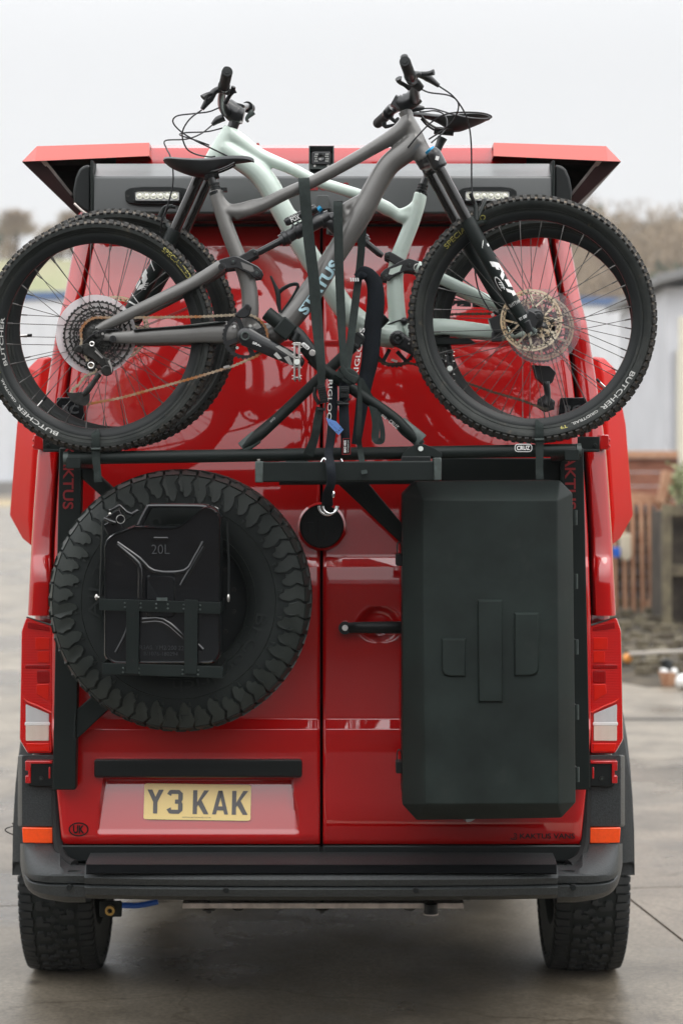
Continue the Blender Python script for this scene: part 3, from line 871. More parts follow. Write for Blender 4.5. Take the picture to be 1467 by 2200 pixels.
b = MB()
rows_y = [455, 470, 487, 520, 560, 592, 640, 690, 735, 742, 800, 860, 920, 980, 1040, 1100, 1150, 1190, 1200, 1218, 1260, 1315, 1323, 1326, 1400, 1500, 1620, 1760, 1850]
for sgn in (-1, 1):
    rows = []
    for y in rows_y:
        Y = Yd(y)
        g_ = P(interp(GAP, y) - 2, y, Y); e_ = P(interp(EDGE, y), y, Y)
        gx, ex, z = XC - g_.x, XC - e_.x, g_.z
        prof = [(gx, Y + .10), (gx, Y + .012), (gx + .004, Y + .004), (gx + .3 * (ex - gx), Y), (gx + .72 * (ex - gx), Y + .004), (ex - .010, Y + .010), (ex - .001, Y + .03),
                (ex + .004, Y + .08), (ex + .014, 7.3), (ex + .02, 8.6), (ex + .015, 10.2), (ex - .01, 10.9), (ex - .05, 11.4), (ex - .12, 11.9), (ex - .35, 12.35), (0, 12.4)]
        if y > 1324:
            prof[1:7] = [(gx, Y + .09), (gx + .01, Y + .10), (gx + .3 * (ex - gx), Y + .10), (gx + .6 * (ex - gx), Y + .11), (ex - .030, Y + .12), (ex - .012, Y + .14)]
            prof[7] = (ex, Y + .18)
        rr = []
        for k, (xx, yy) in enumerate(prof):
            zz = z
            cap = interp([(10.2, 9), (10.9, 2.45), (11.4, 1.75), (11.9, 1.55), (12.35, 1.35), (12.4, 1.3)], yy)
            zz = min(z, cap)
            rr.append(Vector((XC + sgn * xx, yy, zz)))
        rows.append(rr)
    b.grid(rows, flip=(sgn < 0))
# roof skin
rp = [(-1, 455, 168), (-1, 400, 178), (-1, 350, 205), (-1, 326, 250), (-1, 320, 330), (-1, 316, 690)]
rows = []
for st, (yy, dz, sc) in enumerate(((6.62, 0, 1), (6.66, .01, 1), (8.5, .02, 1.01), (10.3, 0, 1), (10.9, -.42, 1), (11.4, -1.1, 1))):
    rr = []
    for _, y, x in rp:
        q = P(x, y, 6.6); rr.append(Vector((XC + (q.x - XC) * sc, yy, q.z + dz)))
    full = rr + [Vector((2 * XC - q.x, q.y, q.z)) for q in reversed(rr[:-1])]
    rows.append(full)
b.grid(rows)
obj('body_shell', b, M['red'], van, ang=45)
# black panel standing in for shade in the door gaps, and the floor
b = MB()
_ys = [470, 560, 700, 850, 1000, 1150, 1320, 1500, 1840]
_l = [P(interp(EDGE, y) + 9, y, 6.5) for y in _ys]
b.prism([Vector((q.x, 6.645, q.z)) for q in _l] + [Vector((2 * XC - q.x, 6.645, q.z)) for q in reversed(_l)], (0, .02, 0))
b.box((XC, 9.2, .60), (1.80, 5.4, .06))
obj('dark_backing', b, M['deepblack'], van)
# rear header above the doors
b = MB()
rows = []
for y, dy in ((440, .03), (456, .0), (477, -.012), (480, .006), (480.5, .05)):
    rows.append([P(x, y, Yd(y) + dy + .03 * (abs(x - 690) / 520) ** 4) for x in (176, 200, 300, 430, 560, 690, 820, 950, 1080, 1180, 1205)])
b.grid(rows)
b.grid([[P(x, y, 6.60 + dy) for x in (250, 420, 690, 960, 1130)] for y, dy in ((312, .2), (318, .0), (341, -.02), (352, -.02))])
obj('roof_header', b, M['red'], van)

# doors
def door(x_in, side, name='rear_door'):
    b = MB()
    ys = [487, 492, 530, 560, 588, 592, 596, 640, 690, 730, 735, 739, 742, 746, 800, 860, 920, 980, 1040, 1100, 1150, 1188, 1191, 1196, 1197.5, 1198.5, 1216.5, 1217.5, 1219, 1300, 1380, 1460, 1540, 1544, 1545.5, 1546.5, 1565.5, 1566.5, 1568, 1640, 1720, 1800, 1813]
    if side < 0: ys += [1664, 1670, 1676, 1700, 1740, 1780, 1786, 1791]
    else: ys += list(range(1292, 1392, 5))
    rows = []
    for y in sorted(set(ys)):
        Y = Yd(y)
        o_ = interp(GAP, y) + 6
        if side > 0: o_ = mx(o_)
        edge = .016 if y in (487, 1813) else 0
        cols = []
        for t, dy in ((0, .05), (0, .008), (.006, .001), (.04, 0), (.15, -.002), (.3, -.004), (.45, -.005), (.6, -.005), (.75, -.003), (.9, 0), (.985, 0), (.994, .002), (1, .01), (1, .05)):
            cols.append((o_ + (x_in - o_) * t, dy))
        prof = sorted(set((c_[0], c_[1]) for c_ in cols[1:-1]))
        if side < 0:
            k_ = max(0, min(1, (y - 1670) / 120.0))
            extra = [208, 222 - 16 * k_, 230 - 18 * k_, 300, 430, 560, 624 + 16 * k_, 632 + 14 * k_, 645]
        else:
            extra = list(range(762, 872, 6))
        for x in extra: cols.append((x, interp(prof, x)))
        lead, tail_ = cols[0], cols[13]
        mid = sorted(set(cols[1:13] + cols[14:]), key=lambda c_: c_[0], reverse=side > 0)
        seq = [lead] + mid + [tail_]
        xs = []
        for i_, (x, dy) in enumerate(seq):
            d2 = 0
            if side < 0 and 1670 < y < 1789:
                k_ = max(0, min(1, (y - 1670) / 120.0))
                if 229.5 - 18 * k_ < x < 624.5 + 16 * k_: d2 = .004 + .046 * (1789 - y) / 115
            if side > 0:
                q_ = ((x - 815) / 45) ** 2 + ((y - 1341) / 39) ** 2
                if q_ < 1: d2 = .030 * min(1, (1 - q_) * 1.6)
            xs.append(P(x, y, Y + dy + edge + d2))
        rows.append(xs)
    b.grid(rows, flip=side > 0)
    return obj(name, b, M['red'], van, ang=50)
dl = door(687.5, -1)
dr = door(693.5, 1)
dl['label'] = 'left rear door with spare wheel, jerry can and number plate'
dr['label'] = 'right rear door with black storage box and handle'
b = MB()
for side in (-1, 1):
    # pressed ribs around the upper door panel
    f = (lambda x: x) if side < 0 else mx
    poly = [(f(232), 604), (f(672), 604), (f(672), 722), (f(205), 722)]
# weather strip below the doors
for side in (-1, 1):
    f = (lambda x: x) if side < 0 else mx
    b = MB(); b.taper([(f(128), 1815.5), (f(687.5), 1815.5), (f(687.5), 1852), (f(148), 1852)], 6.345, [(f(128), 1815.5), (f(687.5), 1815.5), (f(687.5), 1852), (f(148), 1852)], 6.40)
    obj('sill_trim', b, M['trim'], van, bevel=.006)

# number plate niche, light bar, plate
b = MB()
b.taper(rounded(rect(203, 1632, 649, 1669), 7), 6.30, rounded(rect(203, 1630, 649, 1671), 7), 6.349)
obj('light_bar', b, M['trim'], dl, bevel=.006, seg=3)
dx = Vector((P(541, 1687, 6.35) - P(313, 1683, 6.35))).normalized()
def plate_pt(u, v, off=0.0):
    # u 0..1 left to right, v 0..1 bottom to top, leaning back at the top
    x = 311 + (1 - v) * -2 + u * 229; y = 1760 - v * 77 + u * 3.5
    return P(x, y, 6.354 + .032 * v - off)
b = MB()
pl = rounded([(0, 0), (1, 0), (1, 1), (0, 1)], .045, 4)
fr = [plate_pt(u, v, .002) for u, v in pl]
b.prism(fr, (0, .006, 0))
plate = obj('number_plate', b, M['plate'], dl, flat=True)
# characters drawn stroke by stroke
def glyph(polys, u0, w, holes=False):
    b = MB()
    for poly in polys:
        b.face([b.v(plate_pt(u0 + x * w, .165 + y * .665, .0035)) for x, y in poly])
    o = obj('plate_character', b, M['platechar'], dl, flat=True)
    return o
Kp = [[(0, 0), (.26, 0), (.26, 1), (0, 1)], [(.26, .30), (.40, .46), (.98, 1), (.68, 1), (.26, .50)], [(.36, .56), (.30, .42), (.68, 0), (.98, 0), (.50, .62)]]
glyph([[(0.0, 1), (.30, 1), (.5, .70), (.37, .48)], [(1.0, 1), (.70, 1), (.5, .70), (.63, .48)], [(.37, .48), (.5, .70), (.63, .48), (.63, 0), (.37, 0)]], .030, .152)
glyph([[(.02, .83), (.16, .98), (.30, 1), (.30, .82), (.27, .74)], [(.30, .83), (.30, 1), (.78, 1), (.72, .83)], [(.72, .83), (.78, 1), (1, .86), (1, .60), (.72, .60)],
       [(.72, .60), (1, .60), (.93, .51), (.52, .51), (.52, .60)], [(.52, .42), (.52, .51), (.93, .51), (1, .42)], [(.72, .42), (1, .42), (1, .14), (.78, 0), (.72, .17)],
       [(.30, 0), (.30, .17), (.72, .17), (.78, 0)], [(.0, .18), (.26, .27), (.30, .17), (.30, 0), (.16, .02)]], .212, .150)
glyph(Kp, .458, .152)
glyph([[(0, 0), (.24, 0), (.62, 1), (.36, 1)], [(1, 0), (.76, 0), (.40, 1), (.62, 1)], [(.24, .17), (.76, .17), (.72, .34), (.28, .34)]], .640, .150)
glyph(Kp, .824, .152)
letters('plate_maker_text', 'WWW.KAKTUSVANS.CO.UK', M['platechar'], dl, lambda u, v: plate_pt(.36 + .27 * u, .055 + .035 * v, .0035), .0)
# UK oval
b = MB(); ce = circ(0, 0, 1, 40)
b.ringprism([P(169.5 + x * 21.5, 1782 + y * 15, 6.3465) for x, y in ce], [P(169.5 + x * 18.7, 1782 + y * 12.4, 6.3465) for x, y in ce], (0, .002, 0))
obj('oval_ring', b, M['blackprint'], dl, flat=True)
flat_text('country_letters', 'UK', M['blackprint'], dl, (157.5, 1791), (182, 1791), 18, 6.3465, .04)
# contact line
flat_text('social_text', 'KAKTUS VANS', M['blackprint'], dr, (1116, 1802), (1234, 1802), 11.5, 6.3465, .02)
b = MB()
b.ringprism([P(x, y, 6.3465) for x, y in rounded(rect(1096, 1790, 1110, 1804), 4, 3)], [P(x, y, 6.3465) for x, y in rounded(rect(1097.8, 1791.8, 1108.2, 1802.2), 3, 3)], (0, .002, 0))
b.ringprism([P(x, y, 6.3465) for x, y in circ(1103, 1797, 4, 16)], [P(x, y, 6.3465) for x, y in circ(1103, 1797, 2.4, 16)], (0, .002, 0))
obj('social_mark', b, M['blackprint'], dr, flat=True)
# dark lettering high on the right door
flat_text('door_letters', 'kaktus', M['trim'], dr, (948, 672), (1138, 672), 38, Yd(655) - .006, .05)

# door handle
b = MB()
b.tube([P(742, 1349, 6.355), P(770, 1348, 6.335), P(820, 1348, 6.33), P(862, 1348, 6.335), P(880, 1348, 6.37)], [.017, .018, .020, .020, .016], 14, .6, smooth=4)
b.mi = 1
b.cyl(P(741, 1349, 6.35), P(741, 1349, 6.33), .0095, 20)
b.mi = 0
b.cyl(P(741, 1349, 6.38), P(741, 1349, 6.342), .021, 20)
obj('handle', b, [M['trim'], M['silver']], dr)
# round badge cap
b = MB(); c = P(691, 1131, 6.395)
b.disc(c, S(47, 6.4), .03, 48)
cap = obj('round_cap', b, M['trim'], van, bevel=.005, seg=3)
b = MB()
for (x0, y0, x1, y1) in ((661, 1122, 674, 1147), (683, 1103, 699, 1160), (707, 1112, 720, 1145)):
    b.pxp(rounded(rect(x0, y0, x1, y1), 2, 2), 6.392, .01)
obj('cap_emblem', b, M['trim'], cap, bevel=.001)
b = MB()
b.ringprism([c + Vector((cos(t) * S(52, 6.4), .003, sin(t) * S(52, 6.4))) for t in [2 * pi * k / 48 for k in range(48)]], [c + Vector((cos(t) * S(47.5, 6.4), -.004, sin(t) * S(47.5, 6.4))) for t in [2 * pi * k / 48 for k in range(48)]], (0, .012, 0))
obj('cap_surround', b, M['red'], van)
# pale sliver of the plate under the storage box
b = MB(); b.pxp([(988, 1757), (1024, 1757), (1012, 1765), (1003, 1766)], 6.345, .004); obj('maker_emblem', b, M['silver'], dr)

# tail lights
def tail(side):
    f = (lambda x: x) if side < 0 else mx
    def pl_(poly): return [(f(x), y) for x, y in poly]
    out = rounded([(58, 1327), (112, 1343), (112, 1618), (61, 1618), (44, 1588), (48, 1356)], 5, 3)
    b = MB()
    b.ring_strip([[P(f(x), y, 6.405) for x, y in out], [P(f(x), y, 6.42) for x, y in [((x - 80) * 1.04 + 80, (y - 1470) * 1.01 + 1470) for x, y in out]],
                  [P(f(x), y, 6.52) for x, y in [((x - 80) * 1.02 + 80, (y - 1470) * 1.01 + 1470) for x, y in out]]])
    tl = obj('tail_light', b, M['lens_red'], van, bevel=.004)
    def piece(name, poly, m, Y=6.401, d=.006, rr=2):
        b = MB(); b.pxp(rounded(pl_(poly), rr, 2), Y, d); return obj(name, b, m, tl, bevel=.0015, seg=1)
    piece('reversing_lens', [(56, 1513), (106, 1534), (106, 1553), (56, 1553)], M['lens_clear'])
    piece('indicator_lens', [(56, 1558), (106, 1558), (106, 1592), (56, 1592)], M['lens_amber'])
    piece('white_divider', [(54, 1551.5), (108, 1551.5), (108, 1559), (54, 1559)], M['white'], 6.400, .003)
    piece('fog_lens', [(57, 1597), (107, 1597), (107, 1615), (62, 1615)], M['lens_bright'])
    piece('brake_segment', [(76, 1370), (107, 1370), (107, 1396), (76, 1396)], M['lens_bright'])
    piece('brake_segment', [(82, 1399), (107, 1399), (107, 1424), (82, 1424)], M['lens_bright'])
    piece('dark_band', [(55, 1428), (108, 1428), (108, 1436), (55, 1436)], M['lens_deep'])
    piece('brake_segment', [(80, 1441), (107, 1441), (107, 1467), (80, 1467)], M['lens_deep'])
    piece('brake_segment', [(80, 1470), (106, 1470), (106, 1508), (78, 1490)], M['lens_bright'])
    piece('dark_band', [(60, 1336), (108, 1348), (108, 1356), (60, 1350)], M['lens_deep'])
    b = MB(); b.tube([P(f(x), y, 6.40) for x, y in ((52, 1500), (60, 1508), (80, 1516), (111, 1531))], .004, 8, smooth=3); obj('lens_rib', b, M['lens_bright'], tl)
    b = MB(); b.tube([P(f(58), 1326, 6.41), P(f(112), 1343, 6.40)], .003, 6); obj('lens_edge', b, M['zinc'], tl)
    return tl
tail(-1); tail(1)
# corner pieces
for side in (-1, 1):
    f = (lambda x: x) if side < 0 else mx
    b = MB()
    A = rounded([(f(48), 1622), (f(118), 1622), (f(121), 1776), (f(48), 1776)], 5, 3)
    b.ring_strip([[P(x, y, 6.395) for x, y in A], [P(x + (-4 if side < 0 else 4) * (1 if abs(x - 690) > 600 else 0), y, 6.43) for x, y in A], [P(x + (-9 if side < 0 else 9) * (1 if abs(x - 690) > 600 else 0), y, 6.62) for x, y in A]])
    obj('corner_panel', b, M['plastic'], van, bevel=.008)
    b = MB(); b.pxp(rounded([(f(62), 1640), (f(118), 1640), (f(118), 1690), (f(62), 1690)], 3, 2), 6.372, .03)
    hb = obj('hinge_block', b, M['trim'], van, bevel=.004)
    b = MB(); b.pxp([(f(55), 1635), (f(67), 1635), (f(67), 1683), (f(55), 1683), (f(55), 1667), (f(61), 1667), (f(61), 1656), (f(55), 1656)], 6.365, .035); b.pxp(rect(min(f(66), f(112)), 1635, max(f(66), f(112)), 1641), 6.365, .03)
    b.pxp(rect(min(f(105), f(109)), 1648, max(f(105), f(109)), 1673), 6.370, .01)
    obj('hinge_cover', b, M['red'], hb, bevel=.002)
    b = MB(); b.disc(P(f(88), 1673, 6.366), .008, .008, 12); b.mi = 1; b.disc(P(f(88), 1673, 6.364), .004, .004, 6); obj('bolt', b, [M['steel_dark'], M['zinc']], hb)
    b = MB(); b.pxp(rounded([(f(48), 1778), (f(114), 1779), (f(114), 1812), (f(50), 1811)], 2, 2), 6.385, .05); obj('reflector', b, M['reflector'], van, bevel=.003)
    # upright inner edge of the bumper corner
    b = MB(); b.tube([P(f(120), 1696, 6.40), P(f(122), 1770, 6.38), P(f(126), 1815, 6.36), P(f(138), 1848, 6.33), P(f(160), 1860, 6.30)], [.014, .014, .016, .02, .02], 8, smooth=4); obj('seal_edge', b, M['deepblack'], van)
    # hinges
    b = MB()
    for y in (940,):
        b.pxp(rect(min(f(73), f(93)), y - 6, max(f(73), f(93)), y + 26), Yd(y) - .02, .03)
        b.pxp(rect(min(f(70), f(74)), y + 2, max(f(70), f(74)), y + 9), Yd(y) - .02, .02); b.pxp(rect(min(f(70), f(74)), y + 15, max(f(70), f(74)), y + 22), Yd(y) - .02, .02)
    obj('door_hinge', b, M['red'], van, bevel=.003)
    # black surround seen behind the lower corner: wheel arch flare
    xs = [(27 if side < 0 else 1364)]
    b = MB()
    Yb = 7.02
    sx = -1 if side < 0 else 1
    prof = []
    def hx(v): return XC + sx * v
    rows = []
    for k in range(17):
        a = pi * k / 16
        yy = 7.62 - cos(a) * .62; zz = .50 + sin(a) * .60
        zz = max(zz, .50)
        rows.append([Vector((hx(.985), yy, zz + .10 * sin(a))), Vector((hx(1.05), yy, zz + .08 * sin(a) + .05)), Vector((hx(1.103), yy - .01 * cos(a), zz + .02)), Vector((hx(1.105), yy, zz - .02)), Vector((hx(1.03), yy, zz - .02))])
    b.grid(rows, flip=side < 0)
    # rear leg of the flare: hangs behind the wheel
    top = P(0, 1490, 7.05).z; bot = P(0, 1832, 7.05).z
    rr = []
    for z, w_ in ((top, .99), (top - .05, 1.03), (top - .15, 1.06), (top - .3, 1.083), (bot, 1.093)):
        rr.append([Vector((hx(.97), 6.86, z)), Vector((hx(w_ - .04), 6.87, z)), Vector((hx(w_ - .006), 6.90, z)), Vector((hx(w_), 6.95, z)), Vector((hx(w_ + .004), 7.02, z)), Vector((hx(w_ - .05), 7.05, z))])
    b.grid(rr, flip=side > 0)
    obj('wheel_arch', b, M['plastic'], van)

# bumper: centre beam and wrap-round corners
def bumper_prof(t):
    # (dy, py) outline of the bumper face, from top back edge down to the underside
    return [(.22, 1846), (.03, 1857), (.0, 1862), (-.028, 1881), (-.030, 1885), (-.020, 1899), (-.006, 1901), (-.018, 1904), (-.022, 1907), (-.012, 1923), (.02, 1936), (.20, 1940)]
def bump_station(x, inx, yb, lift):
    # x in metres from the van centre
    out = []
    for dy, py in bumper_prof(0):
        z = H - (py - CY) * 6.2 / F
        out.append(Vector((x, yb + dy, z + lift * max(0, (1900 - py)) / 54)))
    return out
b = MB()
cx_ = (183 - 690.5) * 6.2 / F
rows = [bump_station(XC + t * -cx_, 0, 6.19 + .03 * abs(t) ** 3, 0) for t in (-1, -.997, -.75, -.5, -.25, 0, .25, .5, .75, .997, 1)]
b.grid(rows, flip=True)
bumper = obj('bumper', b, M['plastic'], van, ang=30)
for side in (-1, 1):
    f = (lambda x: x) if side < 0 else mx
    b = MB(); rows = []
    for (x, ty_, by, Yq, df) in ((184.5, 1859, 1936, 6.214, 36), (165, 1858, 1936, 6.214, 36), (150, 1852, 1936, 6.216, 36), (139, 1842, 1935, 6.220, 35), (130, 1826, 1934, 6.225, 34), (124, 1814, 1933, 6.23, 33),
                               (104, 1812.5, 1930, 6.24, 31), (86, 1812.5, 1925, 6.255, 28), (72, 1812.5, 1918, 6.275, 24), (62, 1812.5, 1909, 6.30, 20), (55, 1812.5, 1898, 6.335, 17), (51, 1812.5, 1886, 6.37, 15), (48, 1812.5, 1876, 6.43, 13), (45, 1812.5, 1860, 6.60, 12), (44, 1812.5, 1850, 6.90, 12)):
        w_ = max(0.0, min(1.0, (x - 124) / 60)); o_ = max(0.0, (72 - x) / 28)
        g_ = by - df
        yk = min(1878, g_ - 14)
        topY = max(Yq + .03, 6.388 if x <= 124 else 6.36 - .10 * w_) 
        kk = 1 - min(1, o_ * 1.2)
        rows.append([P(f(x), ty_, topY + .1), P(f(x), ty_, topY), P(f(x), ty_ + .3 * (yk - ty_), Yq + (topY - Yq) * .62), P(f(x), ty_ + .7 * (yk - ty_), Yq + (topY - Yq) * .22), P(f(x), yk, Yq), P(f(x), yk + 4, Yq - .002 * kk), P(f(x), g_ - 3, Yq + .006 * kk), P(f(x), g_ - 1, Yq + .020 * kk + .004), P(f(x), g_ + 2, Yq + .004), P(f(x), g_ + 4, Yq),
                     P(f(x), by - 9 * (df / 36), Yq + .008), P(f(x), by, Yq + .04), P(f(x), by + 3, Yq + .2)])
    b.grid(rows, flip=side > 0)
    obj('bumper_corner', b, M['plastic'], van, ang=32)
b = MB()
for x, y in ((486, 1913), (893, 1913), (149, 1907), (1231, 1907)):
    b.disc(P(x, y, 6.168 if 300 < x < 1100 else 6.203), .0095, .02, 20)
obj_each('parking_sensor', b, M['trim'], bumper, bevel=.001)
b = MB(); b.box((XC, 6.36, H - (1868 - CY) * 6.3 / F), (1.6, .26, .02)); obj('step_plate', b, M['trim'], bumper)
b = MB(); b.grid([[P(x, 1853, 6.40) for x in (186, 400, 690, 980, 1195)], [P(x, 1858, 6.186) for x in (186, 400, 690, 980, 1195)], [P(x, 1876, 6.160) for x in (186, 400, 690, 980, 1195)], [P(x, 1878.5, 6.166) for x in (186, 400, 690, 980, 1195)]]); obj('step_shade', b, mat('shade black step', (.003, .0035, .004), .9, spec=.08), bumper)  # near-black colour puts the ledge's shade and dark trim into one strip

# under the van
b = MB(); b.pxp(rect(392, 1940, 996, 1952), 6.42, .05); ur = obj('under_rail', b, M['alu'], van, bevel=.002)
for x in (449, 692, 925):
    b = MB(); b.tube([P(x, 1925, 6.44), P(x, 1962, 6.44)], .005, 8); b.cyl(P(x, 1953, 6.44), P(x, 1955, 6.44), .022, 16); b.cyl(P(x, 1956, 6.44), P(x, 1961, 6.44), .009, 6)
    obj('rail_bolt', b, M['steel_dark'], ur)
b = MB(); b.cyl(P(925, 1942, 6.40), P(925, 1963, 6.40), .022, 20); b.mi = 1; b.cyl(P(925, 1962, 6.40), P(925, 1964, 6.40), .026, 20); obj('drain_valve', b, [M['trim'], M['alu']], van)
b = MB(); b.pxp(rounded(rect(214, 1936, 262, 1970), 3, 2), 6.50, .01); obj('socket_bracket', b, M['black'], van, bevel=.002)
b = MB(); b.lathe(P(237, 1956, 6.49), [(.008, -.008), (.016, -.008), (.016, .012), (.008, .012)], 24); obj('brass_socket', b, M['brass'], van)
b = MB(); b.tube([P(262, 1945, 6.9), P(300, 1945, 6.9), P(340, 1937, 6.9)], .010, 10, smooth=3); obj('water_pipe', b, M['blue'], van)
for x in (512, 880):
    b = MB(); b.tube([P(x - 17, 1938, 6.46), P(x - 9, 1951, 6.46), P(x, 1953, 6.46), P(x + 9, 1951, 6.46), P(x + 17, 1938, 6.46)], .006, 8, smooth=4); obj('rubber_loop', b, M['trim'], van)
b = MB(); b.cyl(Vector((XC - .85, 7.6, .42)), Vector((XC + .85, 7.6, .42)), .06, 16); b.sphere((XC, 7.6, .42), .15, 16); b.box((XC - .5, 8.4, .55), (.08, 3.6, .14)); b.box((XC + .5, 8.4, .55), (.08, 3.6, .14)); b.cyl(Vector((XC + .25, 7.9, .5)), Vector((XC + .25, 10.5, .5)), .1, 14)
obj('axle_and_frame', b, M['deepblack'], van)

b = MB()
for s_ in (-1, 1): b.box((XC + s_ * .93, 9.4, .50), (.12, 2.3, .24))
obj_each('shade_sill', b, M['trim'], van, bevel=.02)  # sills added to keep side light off the ground under the van
b = MB(); b.box((XC, 12.15, .55), (1.8, .2, .5)); obj('front_shade_bumper', b, M['plastic'], van, bevel=.05)  # added to close off light under the van from the front
b = MB(); b.box((XC, 7.2, .58), (1.5, 1.4, .05)); b.box((XC - .45, 9.6, .50), (.5, 1.2, .22)); b.box((XC + .35, 9.2, .50), (.4, 1.6, .2)); obj_each('shade_tray', b, M['deepblack'], van)  # unseen trays added to deepen the shade below the van
# road wheels with all-terrain blocks on the tread
def road_wheel(side, Yc, detailed=True):
    sx = side
    R0, W = .402, .265
    cxx = XC + sx * (1.120 - W / 2 if side else 0)
    c = Vector((cxx, Yc, R0 - .004))
    b = MB()
    hw = W / 2
    prof = [(.215, -hw * .75), (.23, -hw * .92), (.30, -hw), (.355, -hw * .99), (.385, -hw * .90), (.392, -hw * .7), (.393, 0), (.392, hw * .7), (.385, hw * .90), (.355, hw * .99), (.30, hw), (.23, hw * .92), (.215, hw * .75)]
    b.lathe(c, prof, 96, True, 'X')
    wheel = obj('wheel', b, M['tyre_groove'], van)
    if detailed:
        b = MB()
        NP = 38
        def pt(u, v, h, k):
            a = (k + v) / NP * 2 * pi
            r = .393 - .010 * abs(u) ** 3 + h
            x = u * hw
            return c + Vector((x * sx, -cos(a) * r, sin(a) * r))
        shapes = []
        shapes.append([(-.53, .02), (-.20, -.03), (-.13, .12), (-.16, .26), (-.34, .27), (-.31, .44), (-.36, .60), (-.50, .58), (-.55, .35)])
        shapes.append([(-.24, .36), (-.06, .31), (.06, .44), (.02, .62), (-.10, .66), (-.14, .52), (-.26, .50)])
        shapes.append([(.53, .52), (.20, .47), (.13, .62), (.16, .76), (.34, .77), (.31, .94), (.36, 1.10), (.50, 1.08), (.55, .85)])
        shapes.append([(.24, .86), (.06, .81), (-.06, .94), (-.02, 1.12), (.10, 1.16), (.14, 1.02), (.26, 1.0)])
        for s_ in (-1, 1):
            o_ = .0 if s_ < 0 else .5
            shapes.append([(s_ * .61, .04 + o_), (s_ * .99, .02 + o_), (s_ * 1.02, .42 + o_), (s_ * .60, .44 + o_)])
            shapes.append([(s_ * .64, .53 + o_), (s_ * .99, .51 + o_), (s_ * 1.02, .92 + o_), (s_ * .66, .93 + o_)])
        for k in range(NP):
            for sh_ in shapes:
                poly = [(u, v) for u, v in sh_]
                mu = sum(u for u, v in poly) / len(poly); mv = sum(v for u, v in poly) / len(poly)
                lo = [pt(mu + (u - mu) * 1.04, mv + (v - mv) * 1.04, -.004, k) for u, v in poly]
                hi = [pt(mu + (u - mu) * .95, mv + (v - mv) * .94, .010 + random.uniform(-.0006, .0006), k) for u, v in poly]
                b.ring_strip([lo, hi], capa=False)
            for s_ in (-1, 1):  # side biters
                v0 = .1 + (0 if s_ < 0 else .5)
                for (va, vb, ra, rb) in ((v0, v0 + .35, .378, .345), (v0 + .5, v0 + .85, .378, .355)):
                    q = []
                    for (vv, rr) in ((va, ra), (vb, ra), (vb, rb), (va, rb)):
                        a = (k + vv) / NP * 2 * pi
                        q.append((a, rr))
                    lo = [c + Vector((s_ * sx * hw * .97, -cos(a) * r, sin(a) * r)) for a, r in q]
                    hi = [c + Vector((s_ * sx * (hw + .006), -cos(a) * (r - .002), sin(a) * (r - .002))) for a, r in q]
                    b.ring_strip([lo, hi], capa=False)
        tag(obj('tread', b, M['tyre_rear'], wheel, flat=True), kind='stuff')
    b = MB(); b.lathe(c + Vector((sx * .03, 0, 0)), [(.0, .05), (.06, .06), (.08, .02), (.18, .03), (.205, .07), (.215, .09), (.215, -.12), (.0, -.12)], 48, False, 'X'); obj('rim', b, M['trim'], wheel)
    return wheel
for s_ in (-1, 1):
    road_wheel(s_, 7.62)
    road_wheel(s_, 11.25, False)

# sleeping pods on the flanks
for side in (-1, 1):
    f = (lambda x: x) if side < 0 else mx
    b = MB()
    Ya, Yb, Yc_ = 7.16, 7.35, 9.3
    def q(x, y, Y): return P(f(x), y, Y)
    # rear end face (small), then full section, then front
    end = [(112, 768), (95, 772), (86, 800), (72, 960), (62, 1112), (66, 1172), (100, 1172)]
    full = [(108, 766), (84, 769), (59, 794), (37, 912), (21.5, 1106), (50, 1158), (96, 1178)]
    front = full
    conv = [q(x, y, 7.3) for x, y in full]
    r1 = [q(x, y, Ya) for x, y in end]
    r2 = conv
    r3 = [Vector((v.x, Yc_, v.z)) for v in conv]
    r4 = [Vector((v.x + (XC - v.x) * .12, Yc_ + .35, v.z)) for v in conv]
    b.ring_strip([r1, r2, r3, r4])
    obj('side_pod', b, M['red_pod'], van, bevel=.006, ang=20)
    # sliding rail / flank bulge and side lock
    b = MB()
    for i in range(1):
        rr = []
        for z_px, w_ in ((1150, .99), (1190, 1.035), (1255, 1.048), (1272, 1.044), (1300, 1.062), (1340, 1.075), (1420, 1.082), (1520, 1.084), (1545, 1.0)):
            z = H - (z_px - CY) * 8.4 / F
            rr.append([Vector((XC + side * .96, 8.35, z)), Vector((XC + side * (w_ + .115), 8.42, z)), Vector((XC + side * (w_ + .13), 8.6, z)), Vector((XC + side * (w_ + .13), 10.2, z)), Vector((XC + side * .95, 10.6, z))])
        b.grid(rr, flip=side > 0)
    if side < 0:
        obj('front_flank', b, M['red'], van)
    else:
        b.bm.free()
    cc = P(f(57), 1272, 6.9)
    b = MB(); b.lathe(Vector((XC + side * .985, 6.95, cc.z)), [(0, side * .028), (.030, side * .026), (.036, side * .016), (.042, side * .014), (.044, side * 0), (.0, side * 0)], 28, False, 'X')
    b.box((XC + side * 1.0, 6.95, cc.z - .01), (.03, .05, .03))
    obj('side_lock', b, M['chrome'] if side > 0 else M['zinc'], van)

